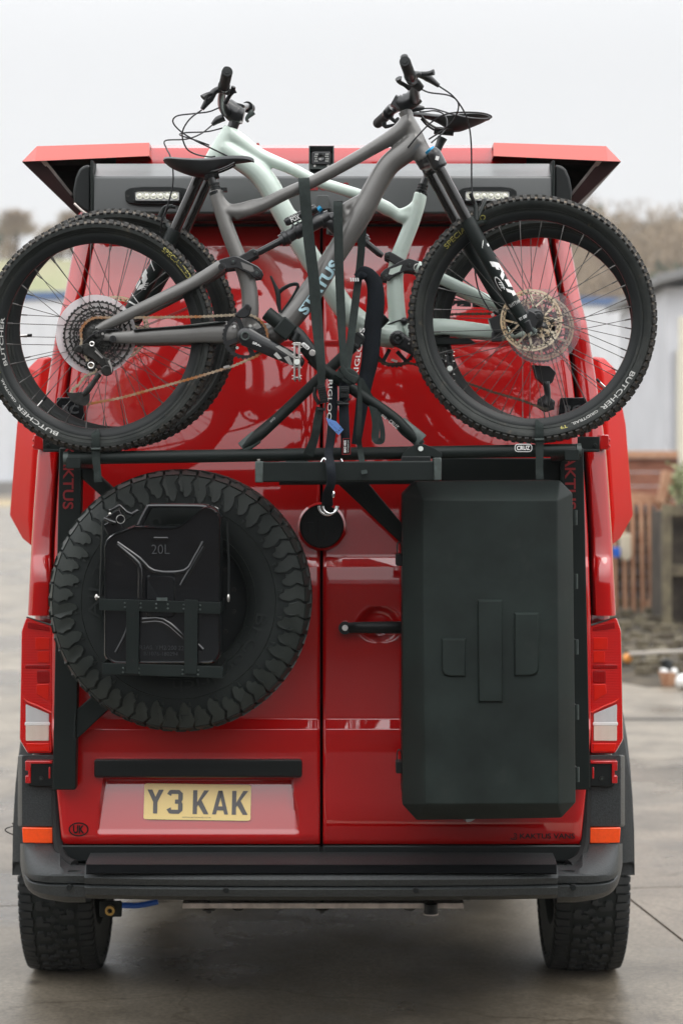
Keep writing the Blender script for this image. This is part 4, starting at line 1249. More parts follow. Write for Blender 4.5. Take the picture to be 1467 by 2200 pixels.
# roof: awning housing, lamps and wings
b = MB()
sec = [(343, 6.47), (378, 6.395), (381, 6.392), (458, 6.39), (462, 6.40), (462, 6.58), (343, 6.58)]
b.ring_strip([[P(x, y, 6.392) * 1.0 + Vector((0, Y - 6.392, 0)) for y, Y in sec] for x in (199, 1187)])
hz = obj('rear_roof_housing', b, M['housing'], van, bevel=.006)
for side in (-1, 1):
    f = (lambda x: x) if side < 0 else (lambda x: 1386 - x)
    b = MB(); b.pxp([(f(195), 345), (f(201), 345), (f(201), 460), (f(195), 460)], 6.385, .19); obj('end_plate', b, M['black'], hz, bevel=.002)
    b = MB()
    out = [(196, 356), (186, 354), (172, 362), (163, 382), (158, 410), (160, 437), (196, 462)]
    b.ring_strip([[P(f(x), y, 6.42) for x, y in out], [P(f(x), y, 6.62) for x, y in out]]); obj('end_cap', b, M['trim'], hz, bevel=.008)
    b = MB(); b.tube([P(f(x), y, 6.418) for x, y in ((160, 437), (176, 452), (192, 463))], .004, 6); obj('cap_trim', b, M['alu'], hz)
    # floodlight
    x0, x1 = (268, 408) if side < 0 else (983, 1110)
    xc = (x0 + x1) / 2
    body = rounded([(x0, 410), (x0 + 10, 403), (xc - 30, 400), (xc + 30, 400), (x1 - 10, 403), (x1, 410), (x1 - 2, 432), (x1 - 12, 437), (xc + 30, 440), (xc - 30, 440), (x0 + 12, 437), (x0 + 2, 432)], 5, 3)
    b = MB(); b.pxp(body, 6.372, .022); fl = obj('floodlight', b, M['trim'], van, bevel=.003)
    inner = rounded(rect(xc - 51, 408, xc + 51, 433), 5, 3)
    b = MB(); b.ringprism([P(x, y, 6.362) for x, y in inner], [P(xc + (x - xc) * .94, 420.5 + (y - 420.5) * .82, 6.362) for x, y in inner], (0, .012, 0)); obj('lamp_rim', b, M['trim'], fl, bevel=.001)
    b = MB(); b.pxp(rounded(rect(xc - 47, 410.5, xc + 47, 430.5), 3, 2), 6.369, .004); obj('lamp_reflector', b, M['led'], fl)
    for k in range(6):
        b = MB(); cc = P(xc - 37.5 + 15 * k, 420.5, 6.367); b.lathe(cc, [(0, -.004), (.006, -.003), (.009, .0), (.0105, -.003), (.0115, -.003), (.0115, .002)], 20, False); obj('led_cup', b, M['ledchip'], fl)
    for xx in (x0 + 7, x1 - 7):
        b = MB(); b.disc(P(xx, 420.5, 6.37), .0045, .004, 10); obj('screw', b, M['steel_dark'], fl)
    # wing
    Yt = 6.52
    wx = (lambda x: x) if side < 0 else (lambda x: 1381 - x)
    b = MB()
    top = [(80, 314), (321, 306.5), (321, 336), (48, 348)]
    rear = [P(wx(x), y, Yt) for x, y in ((48, 348), (80, 314), (321, 306.5), (321, 336), (95, 345))]
    # red fascia: leaning plate and mitred end, running forward along the roof
    A = [P(wx(48), 348, 6.50), P(wx(321), 335, 6.50), P(wx(321), 306.5, 6.56), P(wx(80), 314, 6.56)]
    mid = P(wx(76), 346, 6.50)
    V = [b.v(p_) for p_ in (P(wx(48), 347, 6.53), mid, P(wx(321), 335, 6.50), P(wx(321), 306.5, 6.56), P(wx(80), 314, 6.56))]
    b.face((V[1], V[2], V[3], V[4])); b.face((V[0], V[1], V[4]))
    # top deck and outer edge forward
    e0, e4 = V[0], V[4]
    L1 = b.v(P(wx(48), 347, 6.53) + Vector((0, 2.6, 0))); L2 = b.v(P(wx(80), 314, 6.56) + Vector((0, 2.6, 0))); L3 = b.v(P(wx(321), 306.5, 6.56) + Vector((0, 2.6, 0)))
    b.face((V[0], V[4], L2, L1)); b.face((V[4], V[3], L3, L2))
    b.face((V[3], V[2], b.v(P(wx(321), 335, 6.50) + Vector((0, 2.6, 0))), L3))
    wing = obj('roof_wing', b, M['red_satin'], van, ang=20)
    # dark underside sloping in, with a pale rib
    b = MB()
    def Lq(x, y, Y, dz=0): return P(wx(x), y, Y)
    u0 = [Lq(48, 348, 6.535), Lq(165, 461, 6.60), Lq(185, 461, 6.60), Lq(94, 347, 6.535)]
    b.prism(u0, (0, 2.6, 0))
    obj('wing_flank', b, mat('dark wing underside', (0.035, 0.012, 0.012), .5, var=.3, vscale=8, dirt=(.08, .07, .05), dscale=40, dlo=.66, dhi=.9), wing, bevel=.002)
    b = MB(); b.prism([Lq(88, 346, 6.53), Lq(100, 345, 6.53), Lq(158, 418, 6.60), Lq(150, 421, 6.60)], (0, .02, 0)); obj('wing_rib', b, M['alu'], wing, bevel=.001)
    b = MB(); b.prism([Lq(94, 346, 6.62), Lq(321, 337, 6.62), Lq(321, 350, 6.62), Lq(100, 356, 6.62)], (0, 2.4, 0))
    b.prism([Lq(98, 348, 6.75), Lq(200, 343, 6.75), Lq(200, 470, 6.75), Lq(170, 460, 6.75)], (0, .03, 0))
    obj('wing_deck', b, mat('grimy deck board', (0.045, .04, .03), .8, var=.5, vscale=12), wing)
    b = MB(); b.prism([P(wx(316), 309, 6.58), P(wx(324), 317, 6.58), P(wx(324), 322, 6.58), P(wx(316), 322, 6.58)], (0, 2.4, 0)); obj('wing_hinge', b, M['trim'], wing)
b = MB(); b.box((XC, 8.0, P(0, 317.5, 6.7).z), (1.1, 2.4, .012)); obj('solar_panel', b, M['gloss_black'], van)
b = MB(); b.prism([P(568, 334, 6.9), P(556, 307, 6.9), P(552, 307, 6.9), P(530, 334, 6.9)], (0, .3, 0)); b.prism([P(812, 334, 6.9), P(824, 307, 6.9), P(828, 307, 6.9), P(850, 334, 6.9)], (0, .3, 0)); obj('roof_vent', b, M['red_satin'], van)
flat_text('housing_letters', 'KaKTUS', M['darkred'], hz, (646, 409), (749, 409), 17, 6.3875, .03)
# post kaktus lettering
def rack_post(side):
    f = (lambda x: x) if side < 0 else mx
    b = MB()
    A = rounded([(f(128), 962), (f(177), 962), (f(163), 1697), (f(113), 1697)], 3, 2)
    b.pxp(A, 6.275, .05)
    post = obj('rack_post', b, M['black'], van, bevel=.006)
    for y in (1560, 1400):
        pass
    def fm(u, v):
        y = 955 + u * 139
        xr = f(144) if side < 0 else 1220
        k = -(y - 1000) * .013 if side < 0 else (y - 1000) * .012
        return P(xr + k + (v - .5) * 23 * (1 if side < 0 else 1) + 4, y, 6.2725)
    letters('post_letters', 'KAKTUS', M['darkred'], post, fm, .015)  # dark red paints in the shaded body seen through cut-out letters
    return post
pL = rack_post(-1); pR = rack_post(1)
b = MB(); b.pxp([(176, 985), (235, 1040), (262, 1068), (240, 1085), (176, 1028)], 6.28, .04); b.pxp([(162, 1527), (240, 1460), (270, 1490), (162, 1592)], 6.28, .04)
b.pxp([(200, 1180), (300, 1180), (300, 1400), (200, 1400)], 6.30, .03)
b.pxp([(160, 1250), (210, 1250), (210, 1330), (160, 1330)], 6.29, .03)
obj('wheel_carrier', b, M['black'], pL, bevel=.004)
b = MB()
for k in range(14): b.sphere(P(162 + random.uniform(-1, 1), 1535 + k * 4, 6.275), .004, 6)
obj('weld_bead', b, M['black'], pL)
b = MB(); b.pxp([(948, 984), (1217, 984), (1217, 1040), (948, 1040)], 6.30, .04); b.pxp([(722, 1036), (790, 1036), (866, 1128), (866, 1172)], 6.30, .045)
b.pxp([(862, 1150), (880, 1150), (880, 1700), (862, 1700)], 6.31, .02)
obj('box_carrier', b, M['black'], pR, bevel=.004)
for side in (-1, 1):
    f = (lambda x: x) if side < 0 else mx
    b = MB(); b.pxp(rounded([(f(122), 854), (f(178), 854), (f(183), 905), (f(122), 905)], 5, 3), Yd(880) - .03, .03)
    bb = obj('badge_block', b, M['gloss_black'], van, bevel=.004)
    x0 = 134 if side < 0 else 1212
    flat_text('badge_letters', 'RC', M['greyprint'], bb, (x0, 889), (x0 + 36, 889), 19, Yd(880) - .033, .04)
    b = MB(); b.pxp([(f(93), 938), (f(140), 938), (f(140), 968), (f(93), 968)], 6.34, .012); b.pxp([(f(93), 966), (f(140), 966), (f(140), 971), (f(93), 971)], 6.30, .05); b.disc(P(f(103), 957, 6.335), .007, .006, 12)
    obj('post_bracket', b, M['black'], van, bevel=.002)

# reversing camera
rc = empty('reversing_camera', P(690, 345, 6.40), 'small square black reversing camera with led dots on the roof housing', 'camera')
b = MB()
b.pxp(rect(664, 313, 717, 358), 6.40, .05)
for i in range(5): b.pxp(rect(664, 313.5 + i * 2.6, 717, 315.0 + i * 2.6), 6.39, .06)
obj('housing', b, M['trim'], rc, bevel=.003)
b = MB(); b.pxp(rounded(rect(670, 326, 710, 353), 3, 2), 6.375, .03); obj('face', b, M['gloss_black'], rc, bevel=.002)
b = MB(); b.lathe(P(690, 338, 6.372), [(0, .002), (.006, -.002), (.011, -.004), (.013, 0), (.013, .01)], 24, False); obj('lens', b, M['gloss_black'], rc)
b = MB()
for xx in (677, 681, 700, 704):
    for yy in (331, 336, 341, 346): b.disc(P(xx + (1 if yy % 2 else 0), yy, 6.373), .0024, .003, 8)
obj_each('led', b, M['offwhite'], rc)
b = MB(); b.pxp(rect(665, 352, 716, 363), 6.385, .004)
b.pxp(rect(663.5, 313, 666, 362), 6.38, .03); b.pxp(rect(715, 313, 717.5, 362), 6.38, .03); obj('bracket', b, M['zinc'], rc)
b = MB()
for xx in (676, 705): b.disc(P(xx, 356, 6.382), .004, .004, 10)
obj_each('screw', b, M['silver'], rc)
# second small camera on the header
rd = empty('door_camera', P(692, 455, 6.40), 'small grey box camera under the roof housing behind the straps', 'camera')
b = MB(); b.pxp(rounded(rect(681, 419, 706, 449), 4, 3), 6.31, .08); obj('housing', b, M['housing'], rd, bevel=.004)
b = MB(); b.pxp(rect(676, 445, 712, 462), 6.33, .06); obj('bracket', b, M['trim'], rd, bevel=.004)
# ------------------------------------------------------------------ spare wheel
def pxs(lst, Y):
    return [P(q[0], q[1], q[2] if len(q) > 2 else Y) for q in lst]

def arc_text(name, s, m, parent, c, r, a0, a1, h, yoff, bold=.02):
    """word bent round centre c in the facing plane; angles in degrees, clockwise from 3 o'clock as seen"""
    def fm(u, v):
        a = radians(a0 + (a1 - a0) * u); rr = r + (h * v if a1 > a0 else -h * v)
        return c + Vector((cos(a) * rr, yoff, -sin(a) * rr))
    return letters(name, s, m, parent, fm, bold)

sw = empty('spare_wheel', P(391, 1566, 6.2), 'black all terrain spare wheel carried upright on the left rear door', 'wheel')
c = P(391, 1287, 6.2)
R0 = .404
b = MB()
b.lathe(c, [(.205, -.085), (.215, -.105), (.235, -.122), (.27, -.130), (.31, -.129), (.35, -.126), (.378, -.115), (.392, -.095), (.397, -.05), (.398, 0), (.397, .05), (.392, .095), (.378, .115), (.31, .129), (.235, .12), (.205, .085)], 128)
ty = obj('tyre', b, M['tyre_groove'], sw)
b = MB()
for (r_, y_) in ((.300, -.1305), (.214, -.106), (.238, -.1235)):
    b.lathe(c, [(r_ - .0012, y_), (r_, y_ - .0018), (r_ + .0012, y_)], 128, False)
obj('sidewall_ring', b, M['tyre_at'], sw)
def surf(fr, off):
    tab_r = [(.70, .285), (.75, .305), (.87, .352), (.93, .378), (.97, .392), (1.0, .398), (1.05, .400)]
    tab_y = [(.70, -.130), (.75, -.130), (.87, -.126), (.93, -.115), (.97, -.100), (1.0, -.085), (1.05, -.05)]
    r, y = interp(tab_r, fr), interp(tab_y, fr)
    nr = 0 if fr < .85 else min(1, (fr - .85) / .15)
    return r + off * nr, y - off * (1 - nr * .85)
NPch = 24
lugs = [
    [(.0, 1.04), (.0, .955), (.41, .955), (.45, 1.04)],
    [(.0, .947), (.12, .90), (.03, .845), (.07, .79), (.18, .762), (.28, .772), (.33, .805), (.45, .812), (.43, .85), (.53, .90), (.42, .947)],
    [(.50, 1.04), (.49, .955), (.90, .955), (.95, 1.04)],
    [(.49, .947), (.61, .905), (.54, .86), (.57, .825), (.68, .80), (.78, .80), (.83, .835), (.95, .842), (.93, .87), (1.02, .905), (.91, .947)],
    [(.37, .790), (.47, .795), (.43, .755)],
]
gaps = [1.0, .995]
b = MB()
for k in range(NPch):
    for lug in lugs:
        poly = []
        for i in range(len(lug)):
            a_, b_ = lug[i], lug[(i + 1) % len(lug)]
            poly.append(a_)
        mu = sum(t for t, f_ in poly) / len(poly); mf = sum(f_ for t, f_ in poly) / len(poly)
        def mp(t, f_, off):
            a = 2 * pi * (k + t) / NPch
            r, y = surf(f_, off)
            return c + Vector((cos(a) * r, y, sin(a) * r))
        lo = [mp(t, f_, -.006) for t, f_ in poly]
        hi = [mp(mu + (t - mu) * .985, mf + (f_ - mf) * .985, .0085 if len(lug) > 3 else .004) for t, f_ in poly]
        b.ring_strip([lo, hi], capa=False)
bmesh.ops.triangulate(b.bm, faces=[f for f in b.bm.faces if len(f.verts) > 4])
tag(obj('shoulder_lugs', b, M['tyre_at'], sw, ang=42), kind='stuff')
b = MB()
for row, y0 in enumerate((-.055, -.018, .02, .058, .095)):
    for k in range(60):
        a = 2 * pi * (k + (row % 2) * .5) / 60
        n_ = Vector((cos(a), 0, sin(a))); t_ = Vector((-sin(a), 0, cos(a)))
        M3 = Matrix((t_, Vector((0, 1, 0)), n_)).transposed() @ Matrix.Rotation(.35 * (-1) ** row, 3, 'Z')
        b.box(c + n_ * .401 + Vector((0, y0, 0)), (.030, .031, .016), M3)
tag(obj('tread', b, M['tyre_at'], sw, flat=True), kind='stuff')
arc_text('raised_lettering', 'BFGoodrich', M['raised'], sw, c, .243, 8, 94, .036, -.1335, .0)
arc_text('raised_lettering', 'All-Terrain', M['raised'], sw, c, .245, 168, 258, .034, -.1335, .0)
arc_text('raised_lettering', 'LT265/70R17', M['tyre_groove'], sw, c, .219, 20, 58, .012, -.124, .0)
b = MB(); b.lathe(c, [(0, -.085), (.17, -.085), (.196, -.088), (.208, -.094), (.212, -.088), (.212, .05), (0, .05)], 96, False); obj('wheel_disc', b, M['trim'], sw)
for k in range(16):
    a = 2 * pi * k / 16 + .2
    b = MB(); b.disc(c + Vector((cos(a) * .172, -.089, sin(a) * .172)), .007, .006, 10); obj('disc_bolt', b, M['steel_dark'], sw)

# ------------------------------------------------------------------ can holder and jerry can
ch = empty('can_holder', P(348, 1452, 5.95), 'black steel frame of two bands and two uprights holding the can', 'bracket')
Yf = 5.865
for (ya, yb, x0, x1) in ((1286, 1311, 214, 474), (1424, 1449, 220, 479)):
    b = MB()
    b.prism([P(x0, ya, Yf), P(x1, ya + 8, Yf), P(x1, yb + 8, Yf), P(x0, yb, Yf)], (0, .004, 0))
    for xx, o_ in ((x0, 0), (x1, 8)):
        s_ = Vector((.004 if xx == x0 else -.004, 0, 0))
        b.ring_strip([[P(xx, ya + o_, Yf + .004), P(xx, yb + o_, Yf + .004), P(xx, yb + o_, Yf + .004) + s_, P(xx, ya + o_, Yf + .004) + s_],
                      [P(xx, ya + o_, Yf) + Vector((0, .22, 0)), P(xx, yb + o_, Yf) + Vector((0, .22, 0)), P(xx, yb + o_, Yf) + Vector((0, .22, 0)) + s_, P(xx, ya + o_, Yf) + Vector((0, .22, 0)) + s_]])
    obj('band', b, M['black'], ch, bevel=.0012)
for (x0, x1) in ((272, 299), (397, 425)):
    b = MB(); b.prism([P(x0, 1288, Yf - .006), P(x1, 1289, Yf - .006), P(x1 - 1, 1449, Yf - .006), P(x0 - 1, 1447, Yf - .006)], (0, .005, 0))
    up = obj('upright', b, M['black'], ch, bevel=.0012)
    b = MB()
    for y in (1322, 1419): b.disc(P((x0 + x1) / 2 - 1, y, Yf - .008), .005, .003, 12)
    obj_each('hole_plug', b, M['deepblack'], up)
b = MB()
for xx in (269, 303, 336, 361, 395, 430):
    for y in (1294, 1303): b.sphere(P(xx, y + (xx - 214) * .03, Yf - .001), .0032, 8)
for xx in (265, 299, 393, 426):
    for y in (1434, 1443): b.sphere(P(xx, y + (xx - 214) * .03, Yf - .001), .0032, 8)
obj_each('rivet', b, M['zinc'], ch)
b = MB(); b.pxp(rect(337, 1284, 360, 1291), Yf - .003, .004); obj('clasp', b, M['zinc'], ch)
b = MB(); b.tube(pxs([(222, 1118), (219, 1200), (216, 1284)], Yf + .03), .004, 8); b.tube(pxs([(488, 1120), (492, 1210), (491, 1290)], Yf + .03), .004, 8); obj_each('tie_rod', b, M['trim'], ch)
b = MB(); b.sphere(P(208, 1283, Yf + .02), .008, 8, (.6, .6, 1.2)); b.sphere(P(491, 1285, Yf + .02), .008, 8, (.6, .6, 1.6)); b.cyl(P(204, 1283, Yf + .02), P(214, 1283, Yf + .02), .003, 8); obj_each('wing_nut', b, M['silver'], ch)
b = MB(); b.box(P(348, 1366, 6.08), (.22, .07, .16)); obj('standoff', b, M['black'], ch)

jc = empty('jerry_can', P(348, 1428, 5.96), 'gloss black 20 litre jerry can in front of the spare wheel', 'jerry can')
can = [(223.6, 1412), (223.6, 1168), (237, 1149), (262, 1139), (284, 1131), (301, 1129.5), (350, 1132), (374, 1133), (392, 1126), (407, 1115), (422, 1102), (437, 1089), (452, 1087), (466, 1094), (474, 1110), (474, 1405), (462, 1426), (240, 1426)]
can = rounded(can, 9, 3)
cxm, cym = 348, 1270
sh_ = lambda k: [((x - cxm) * (1 - k) + cxm, (y - cym) * (1 - k * .8) + cym) for x, y in can]
b = MB()
st = [(.045, 5.885), (.022, 5.877), (.008, 5.882), (.0, 5.892), (.0, 5.955), (-.012, 5.957), (-.012, 5.962), (.0, 5.964), (.0, 6.03), (.02, 6.042)]
b.ring_strip([[P(x, y, 5.885) + Vector((0, Y - 5.885, 0)) for x, y in sh_(k)] for k, Y in st])
obj('body', b, M['gloss_black'], jc, ang=50)
b = MB()
Yc_ = 5.882
for path, r_ in (([(252, 1170), (275, 1190), (292, 1205), (301, 1222), (301, 1285)], .0075), ([(252, 1166), (300, 1200), (331, 1227), (396, 1227), (420, 1196), (438, 1164)], .006),
                 ([(389, 1258), (412, 1218), (438, 1174)], .006), ([(306, 1331), (350, 1331), (397, 1368)], .0065), ([(306, 1338), (350, 1338), (394, 1374)], .004),
                 ([(250, 1402), (268, 1368), (280, 1338)], .006), ([(425, 1385), (436, 1396)], .006)):
    b.tube(pxs(path, Yc_), r_, 8, .55, smooth=3)
b.ring_strip([[P(x, y, 5.883) for x, y in rounded(rect(313, 1235, 377, 1327), 12, 4)], [P(x, y, 5.874) for x, y in rounded(rect(317, 1239, 373, 1323), 10, 4)]])
b.tube(pxs([(331, 1156), (361, 1156)], 5.880), .004, 8)
obj('pressed_ribs', b, M['gloss_black'], jc, ang=50)
flat_text('volume_mark', '20L', M['greyprint'], jc, (326, 1190), (365, 1190), 20, 5.8765, -.01)
flat_text('stamped_line', 'R3A0. YM2/200 22', M['greyprint'], jc, (301, 1395), (395, 1397), 9, 5.8765, -.02)
flat_text('stamped_line', 'B/1076-180294', M['greyprint'], jc, (310, 1408), (382, 1409), 8, 5.8765, -.02)
b = MB()
for dy in (0, .045, .09):
    b.tube([P(x, y, 5.915) + Vector((0, dy, 0)) for x, y in ((296, 1131), (306, 1112), (318, 1090), (326, 1087), (390, 1087), (436, 1088), (446, 1092))], .0065, 8, smooth=3)
b.box(P(301, 1129, 5.92), (.02, .06, .006))
obj_each('handle', b, M['gloss_black'], jc)
b = MB()
R2 = Matrix.Rotation(radians(32), 3, 'Y')
b.box(P(251, 1112, 5.95), (.045, .06, .035), Matrix.Rotation(radians(-30), 3, 'Y')); b.box(P(246, 1131, 5.95), (.05, .06, .035), Matrix.Rotation(radians(-25), 3, 'Y'))
b.tube(pxs([(236, 1098), (258, 1086), (272, 1100), (284, 1105), (298, 1096)], 5.92), .006, 8); b.tube(pxs([(224, 1113), (238, 1120), (250, 1124)], 5.91), .006, 8)
cp = obj('spout_cap', b, M['gloss_black'], jc, bevel=.003)
b = MB(); cc = P(259.5, 1115.5, 5.905); b.lathe(cc, [(.0115, 0), (.0125, -.0012), (.0135, 0), (.0125, .0012)], 32); b.sphere(P(237, 1104, 5.905), .005, 8); obj('safety_ring', b, M['silver'], cp)

# ------------------------------------------------------------------ storage box
sb = empty('storage_box', P(1050, 1762, 6.1), 'tall dark grey metal storage box with three raised bars on its lid', 'storage box')
outer = [(865, 1062), (893, 1034), (1202, 1032), (1229, 1060), (1236, 1724), (1205, 1757), (895, 1762), (864, 1728)]
inner = [(908, 1090), (926, 1074), (1180, 1074), (1197, 1090), (1199, 1712), (1184, 1727), (925, 1728), (912, 1714)]
inner = [(908, 1074), (908, 1074), (1197, 1074.5), (1197, 1074.5), (1199, 1727), (1199, 1727), (912, 1728), (912, 1728)]
b = MB()
A = [P(x, y, 5.93) for x, y in [(908, 1074), (1197, 1074.5), (1199, 1727), (912, 1728)]]
B = [P(x, y, 6.0) for x, y in outer]
C = [Vector((p_.x, 6.06, p_.z)) for p_ in B]
va = [b.v(p_) for p_ in A]; vb = [b.v(p_) for p_ in B]; vc = [b.v(p_) for p_ in C]
b.face(va)
# bevel faces: each outer pair at a corner meets one inner corner
b.face((va[0], vb[1], vb[2], va[1])); b.face((va[1], vb[3], vb[4], va[2])); b.face((va[2], vb[5], vb[6], va[3])); b.face((va[3], vb[7], vb[0], va[0]))
b.face((va[0], vb[0], vb[1])); b.face((va[1], vb[2], vb[3])); b.face((va[2], vb[4], vb[5])); b.face((va[3], vb[6], vb[7]))
for i in range(8): b.face((vb[i], vb[(i + 1) % 8], vc[(i + 1) % 8], vc[i]))
b.face(vc)
obj('lid', b, M['box'], sb, bevel=.004, seg=3)
b = MB(); b.prism([Vector((p_.x + (-.004 if p_.x > .4 else .004), 6.066, p_.z)) for p_ in C], (0, .23, 0)); obj('case', b, M['black'], sb, bevel=.003)
def emblem(poly, rnd):
    b = MB()
    Y = 5.93
    cx0 = sum(x for x, y in poly) / len(poly); cy0 = sum(y for x, y in poly) / len(poly)
    out = poly
    b.ring_strip([[P(x, y, Y + .002) for x, y in out], [P(x, y, Y - .001) for x, y in out], [P(x + (3 if x < cx0 else -3) , y + (4 if y < cy0 else -3), Y - .008) for x, y in out]])
    obj('raised_bar', b, M['box'], sb, bevel=.001)
emblem([(948, 1371)] + [(1000, 1371), (1000, 1454), (962, 1454), (953, 1450), (948, 1441)], 0)
emblem([(1025, 1288), (1079, 1288), (1080, 1509), (1027, 1509)], 0)
emblem([(1104, 1316), (1157, 1316), (1157, 1439), (1153, 1448), (1143, 1453), (1104, 1453)], 0)
for y in (1110, 1247, 1388, 1528, 1662):
    b = MB(); b.pxp([(1229, y - 16), (1235 + (y - 1100) * .008, y - 13), (1236 + (y - 1100) * .008, y + 17), (1231, y + 20)], 6.02, .04)
    hg = obj('hinge', b, M['box'], sb, bevel=.001)
    b = MB(); b.cyl(P(1237 + (y - 1100) * .008, y - 14, 6.05), P(1237 + (y - 1100) * .008, y + 18, 6.05), .0035, 8); obj('hinge_pin', b, M['zinc'], hg)
for y in (1190, 1636):
    b = MB(); b.pxp(rounded(rect(850, y, 866, y + 26), 3, 2), 6.03, .05); la = obj('latch', b, M['trim'], sb, bevel=.003)
    b = MB(); b.tube(pxs([(853, y + 2), (853, y - 18), (857, y - 26), (862, y - 18), (862, y + 2)], 6.02), .0020, 8, smooth=4); obj('padlock_shackle', b, M['steel_dark'], la)
b = MB(); b.cyl(P(905, 1073, 6.0), P(905, 1074, 6.0), .001, 4); b.bm.free()

# ------------------------------------------------------------------ bike rack
YR = 5.90
rk = empty('bike_rack', P(700, 1035, 6.0), 'black tubular rear bike rack carrying both bicycles', 'bike rack')
for Y, nm in ((YR, 'rail'), (6.085, 'rail')):
    b = MB()
    b.tube([P(148, 984.5, Y), P(1236, 967, Y)], .0192, 24)
    rail = obj(nm, b, M['black'], rk)
    b = MB()
    for (x, y) in ((143, 984.6), (1242, 967)):
        a_ = P(x - 5, y, Y); c_ = P(x + 5, y, Y); b.cyl(a_, c_, .0200, 24)
    obj('rail_cap', b, M['zinc'] if Y == YR else M['trim'], rail)
for x, y in ((158, 987), (1228, 970)):
    b = MB(); b.pxp(rounded(rect(x - 16, y - 6, x + 16, y + 20), 3, 2), 5.88, .40); obj('rail_bracket', b, M['black'], rk, bevel=.003)
b = MB(); b.pxp([(552, 992), (944, 990), (944, 1033), (552, 1036)], 5.74, .12); ctr = obj('centre_channel', b, M['black'], rk, bevel=.004)
b = MB(); b.box(P(640, 1004, 6.04), (.06, .46, .04)); b.box(P(860, 1004, 6.04), (.06, .46, .04)); b.pxp([(600, 1000), (944, 998), (944, 1040), (600, 1042)], 6.24, .04); obj_each('channel_support', b, M['black'], rk)
b = MB(); b.pxp(rect(548, 991, 565, 1037), 5.733, .12); b.pxp(rect(932, 983, 948, 1032), 5.733, .12); obj_each('end_cap', b, M['zinc'], ctr, bevel=.003)
b = MB(); b.cyl(P(556, 990, 5.76), P(556, 986, 5.76), .005, 8); obj('cap_bolt', b, M['silver'], ctr)
b = MB(); b.pxp(rounded([(862, 982), (866, 975), (880, 960), (895, 954), (910, 954), (930, 961), (949, 973), (950, 983), (940, 983), (930, 981), (872, 981)], 2, 2), 5.845, .03); dome = obj('pivot_plate', b, M['black'], rk, bevel=.003)
b = MB(); b.disc(P(903.5, 964, 5.838), .0075, .01, 20); obj('pin_cap', b, M['pin'], dome)
b = MB(); b.pxp([(862, 980), (925, 980), (925, 1030), (862, 1030)], 5.80, .03); obj('pivot_block', b, M['trim'], rk, bevel=.003)
# oval maker's mark on the rail
b = MB(); b.pxp(rounded(rect(1105, 953.5, 1142.5, 971), 8.5, 6), 5.8775, .004); ov = obj('maker_oval', b, M['white'], rk)
b = MB(); b.pxp(rounded(rect(1106.6, 955.2, 1141, 969.4), 7, 6), 5.8768, .002); obj('oval_field', b, M['blackprint'], ov)
flat_text('maker_text', 'CRUZ', M['white'], ov, (1109.5, 967.3), (1138, 966.8), 9.6, 5.876, .03)

def clamp_arm(pts, Ys, head_from, label):
    ar = empty('clamp_arm', P(pts[0][0], pts[0][1], Ys[0]), label, 'clamp arm', 'clamp arms of the bike rack')
    w = [P(x, y, Y) for (x, y), Y in zip(pts, Ys)]
    b = MB(); b.tube(w[:head_from + 1], [.013] * 1 + [.0185] + [.0165] * (head_from - 1), 16, .85, smooth=4); obj('tube', b, M['black'], ar)
    return ar, w
a1, w1 = clamp_arm([(905, 955), (872, 925), (840, 893), (760, 838), (700, 797), (668, 770)], [5.865, 5.855, 5.85, 5.845, 5.835, 5.83], 5, 'front clamp arm rising from the pivot plate to the grey bike')
b = MB(); b.tube(pxs([(690, 790), (672, 764), (640, 722), (622, 706)], 5.822), [.016, .022, .0235, .020], 14, .7, smooth=3); hd = obj('clamp_head', b, M['trim'], a1, bevel=.001)
b = MB(); b.tube(pxs([(634, 722), (572, 672)], 5.835), [.0205, .0215], 18, .95); obj('clamp_jaw', b, M['black'], a1, bevel=.003)
b = MB(); R3 = Matrix.Rotation(radians(40), 3, 'Y'); b.box(P(613, 706, 5.812), (.050, .03, .055), Matrix.Rotation(radians(39), 3, 'Y')); obj('clamp_slide', b, M['black'], a1, bevel=.005)
b = MB(); b.tube(pxs([(640, 716), (632, 732)], 5.80), .009, 12); obj('thumb_grip', b, M['trim'], a1)
b = MB(); b.disc(P(671, 758, 5.800), .0095, .012, 24); obj('lock_barrel', b, M['silver'], a1, bevel=.001)
th = radians(40)
def rot_rr(cx, cy, w, h, r, th):
    return [(cx + x * cos(th) - y * sin(th), cy + x * sin(th) + y * cos(th)) for x, y in rounded(rect(-w / 2, -h / 2, w / 2, h / 2), r, 5)]
b = MB(); b.pxp(rot_rr(656.5, 743.5, 19, 8.5, 4, th), 5.7995, .004); ov2 = obj('maker_oval', b, M['white'], a1)
flat_text('maker_text', 'CRUZ', M['blackprint'], ov2, (649.5, 741.5), (660.2, 750.5), 4.8, 5.7988, .02)
flat_text('arm_print', 'evo · CRUZ', M['offwhite'], a1, (818, 893), (852, 922), 8, 5.829, .0)
b = MB(); b.tube(pxs([(858, 908), (905, 948)], 5.86), [.021, .024], 12, .5); obj('arm_foot', b, M['zinc'], a1, bevel=.002)
a2, w2 = clamp_arm([(522, 962), (556, 934), (600, 895), (660, 838), (718, 783), (762, 742), (790, 712)], [5.90, 5.90, 5.92, 5.95, 5.97, 5.98, 5.985], 6, 'rear clamp arm crossing behind the other towards the mint bike')
b = MB(); b.tube(pxs([(776, 730), (826, 678)], 5.985), [.019, .022], 18, .95); obj('clamp_jaw', b, M['trim'], a2, bevel=.003)
flat_text('arm_print', 'CRUZ · evo', M['offwhite'], a2, (560, 930), (592, 899), 7, 5.897, .0)
b = MB(); b.tube(pxs([(520, 963), (552, 938)], 5.90), [.020, .022], 12, .55); obj('arm_foot', b, M['zinc'], a2, bevel=.002)

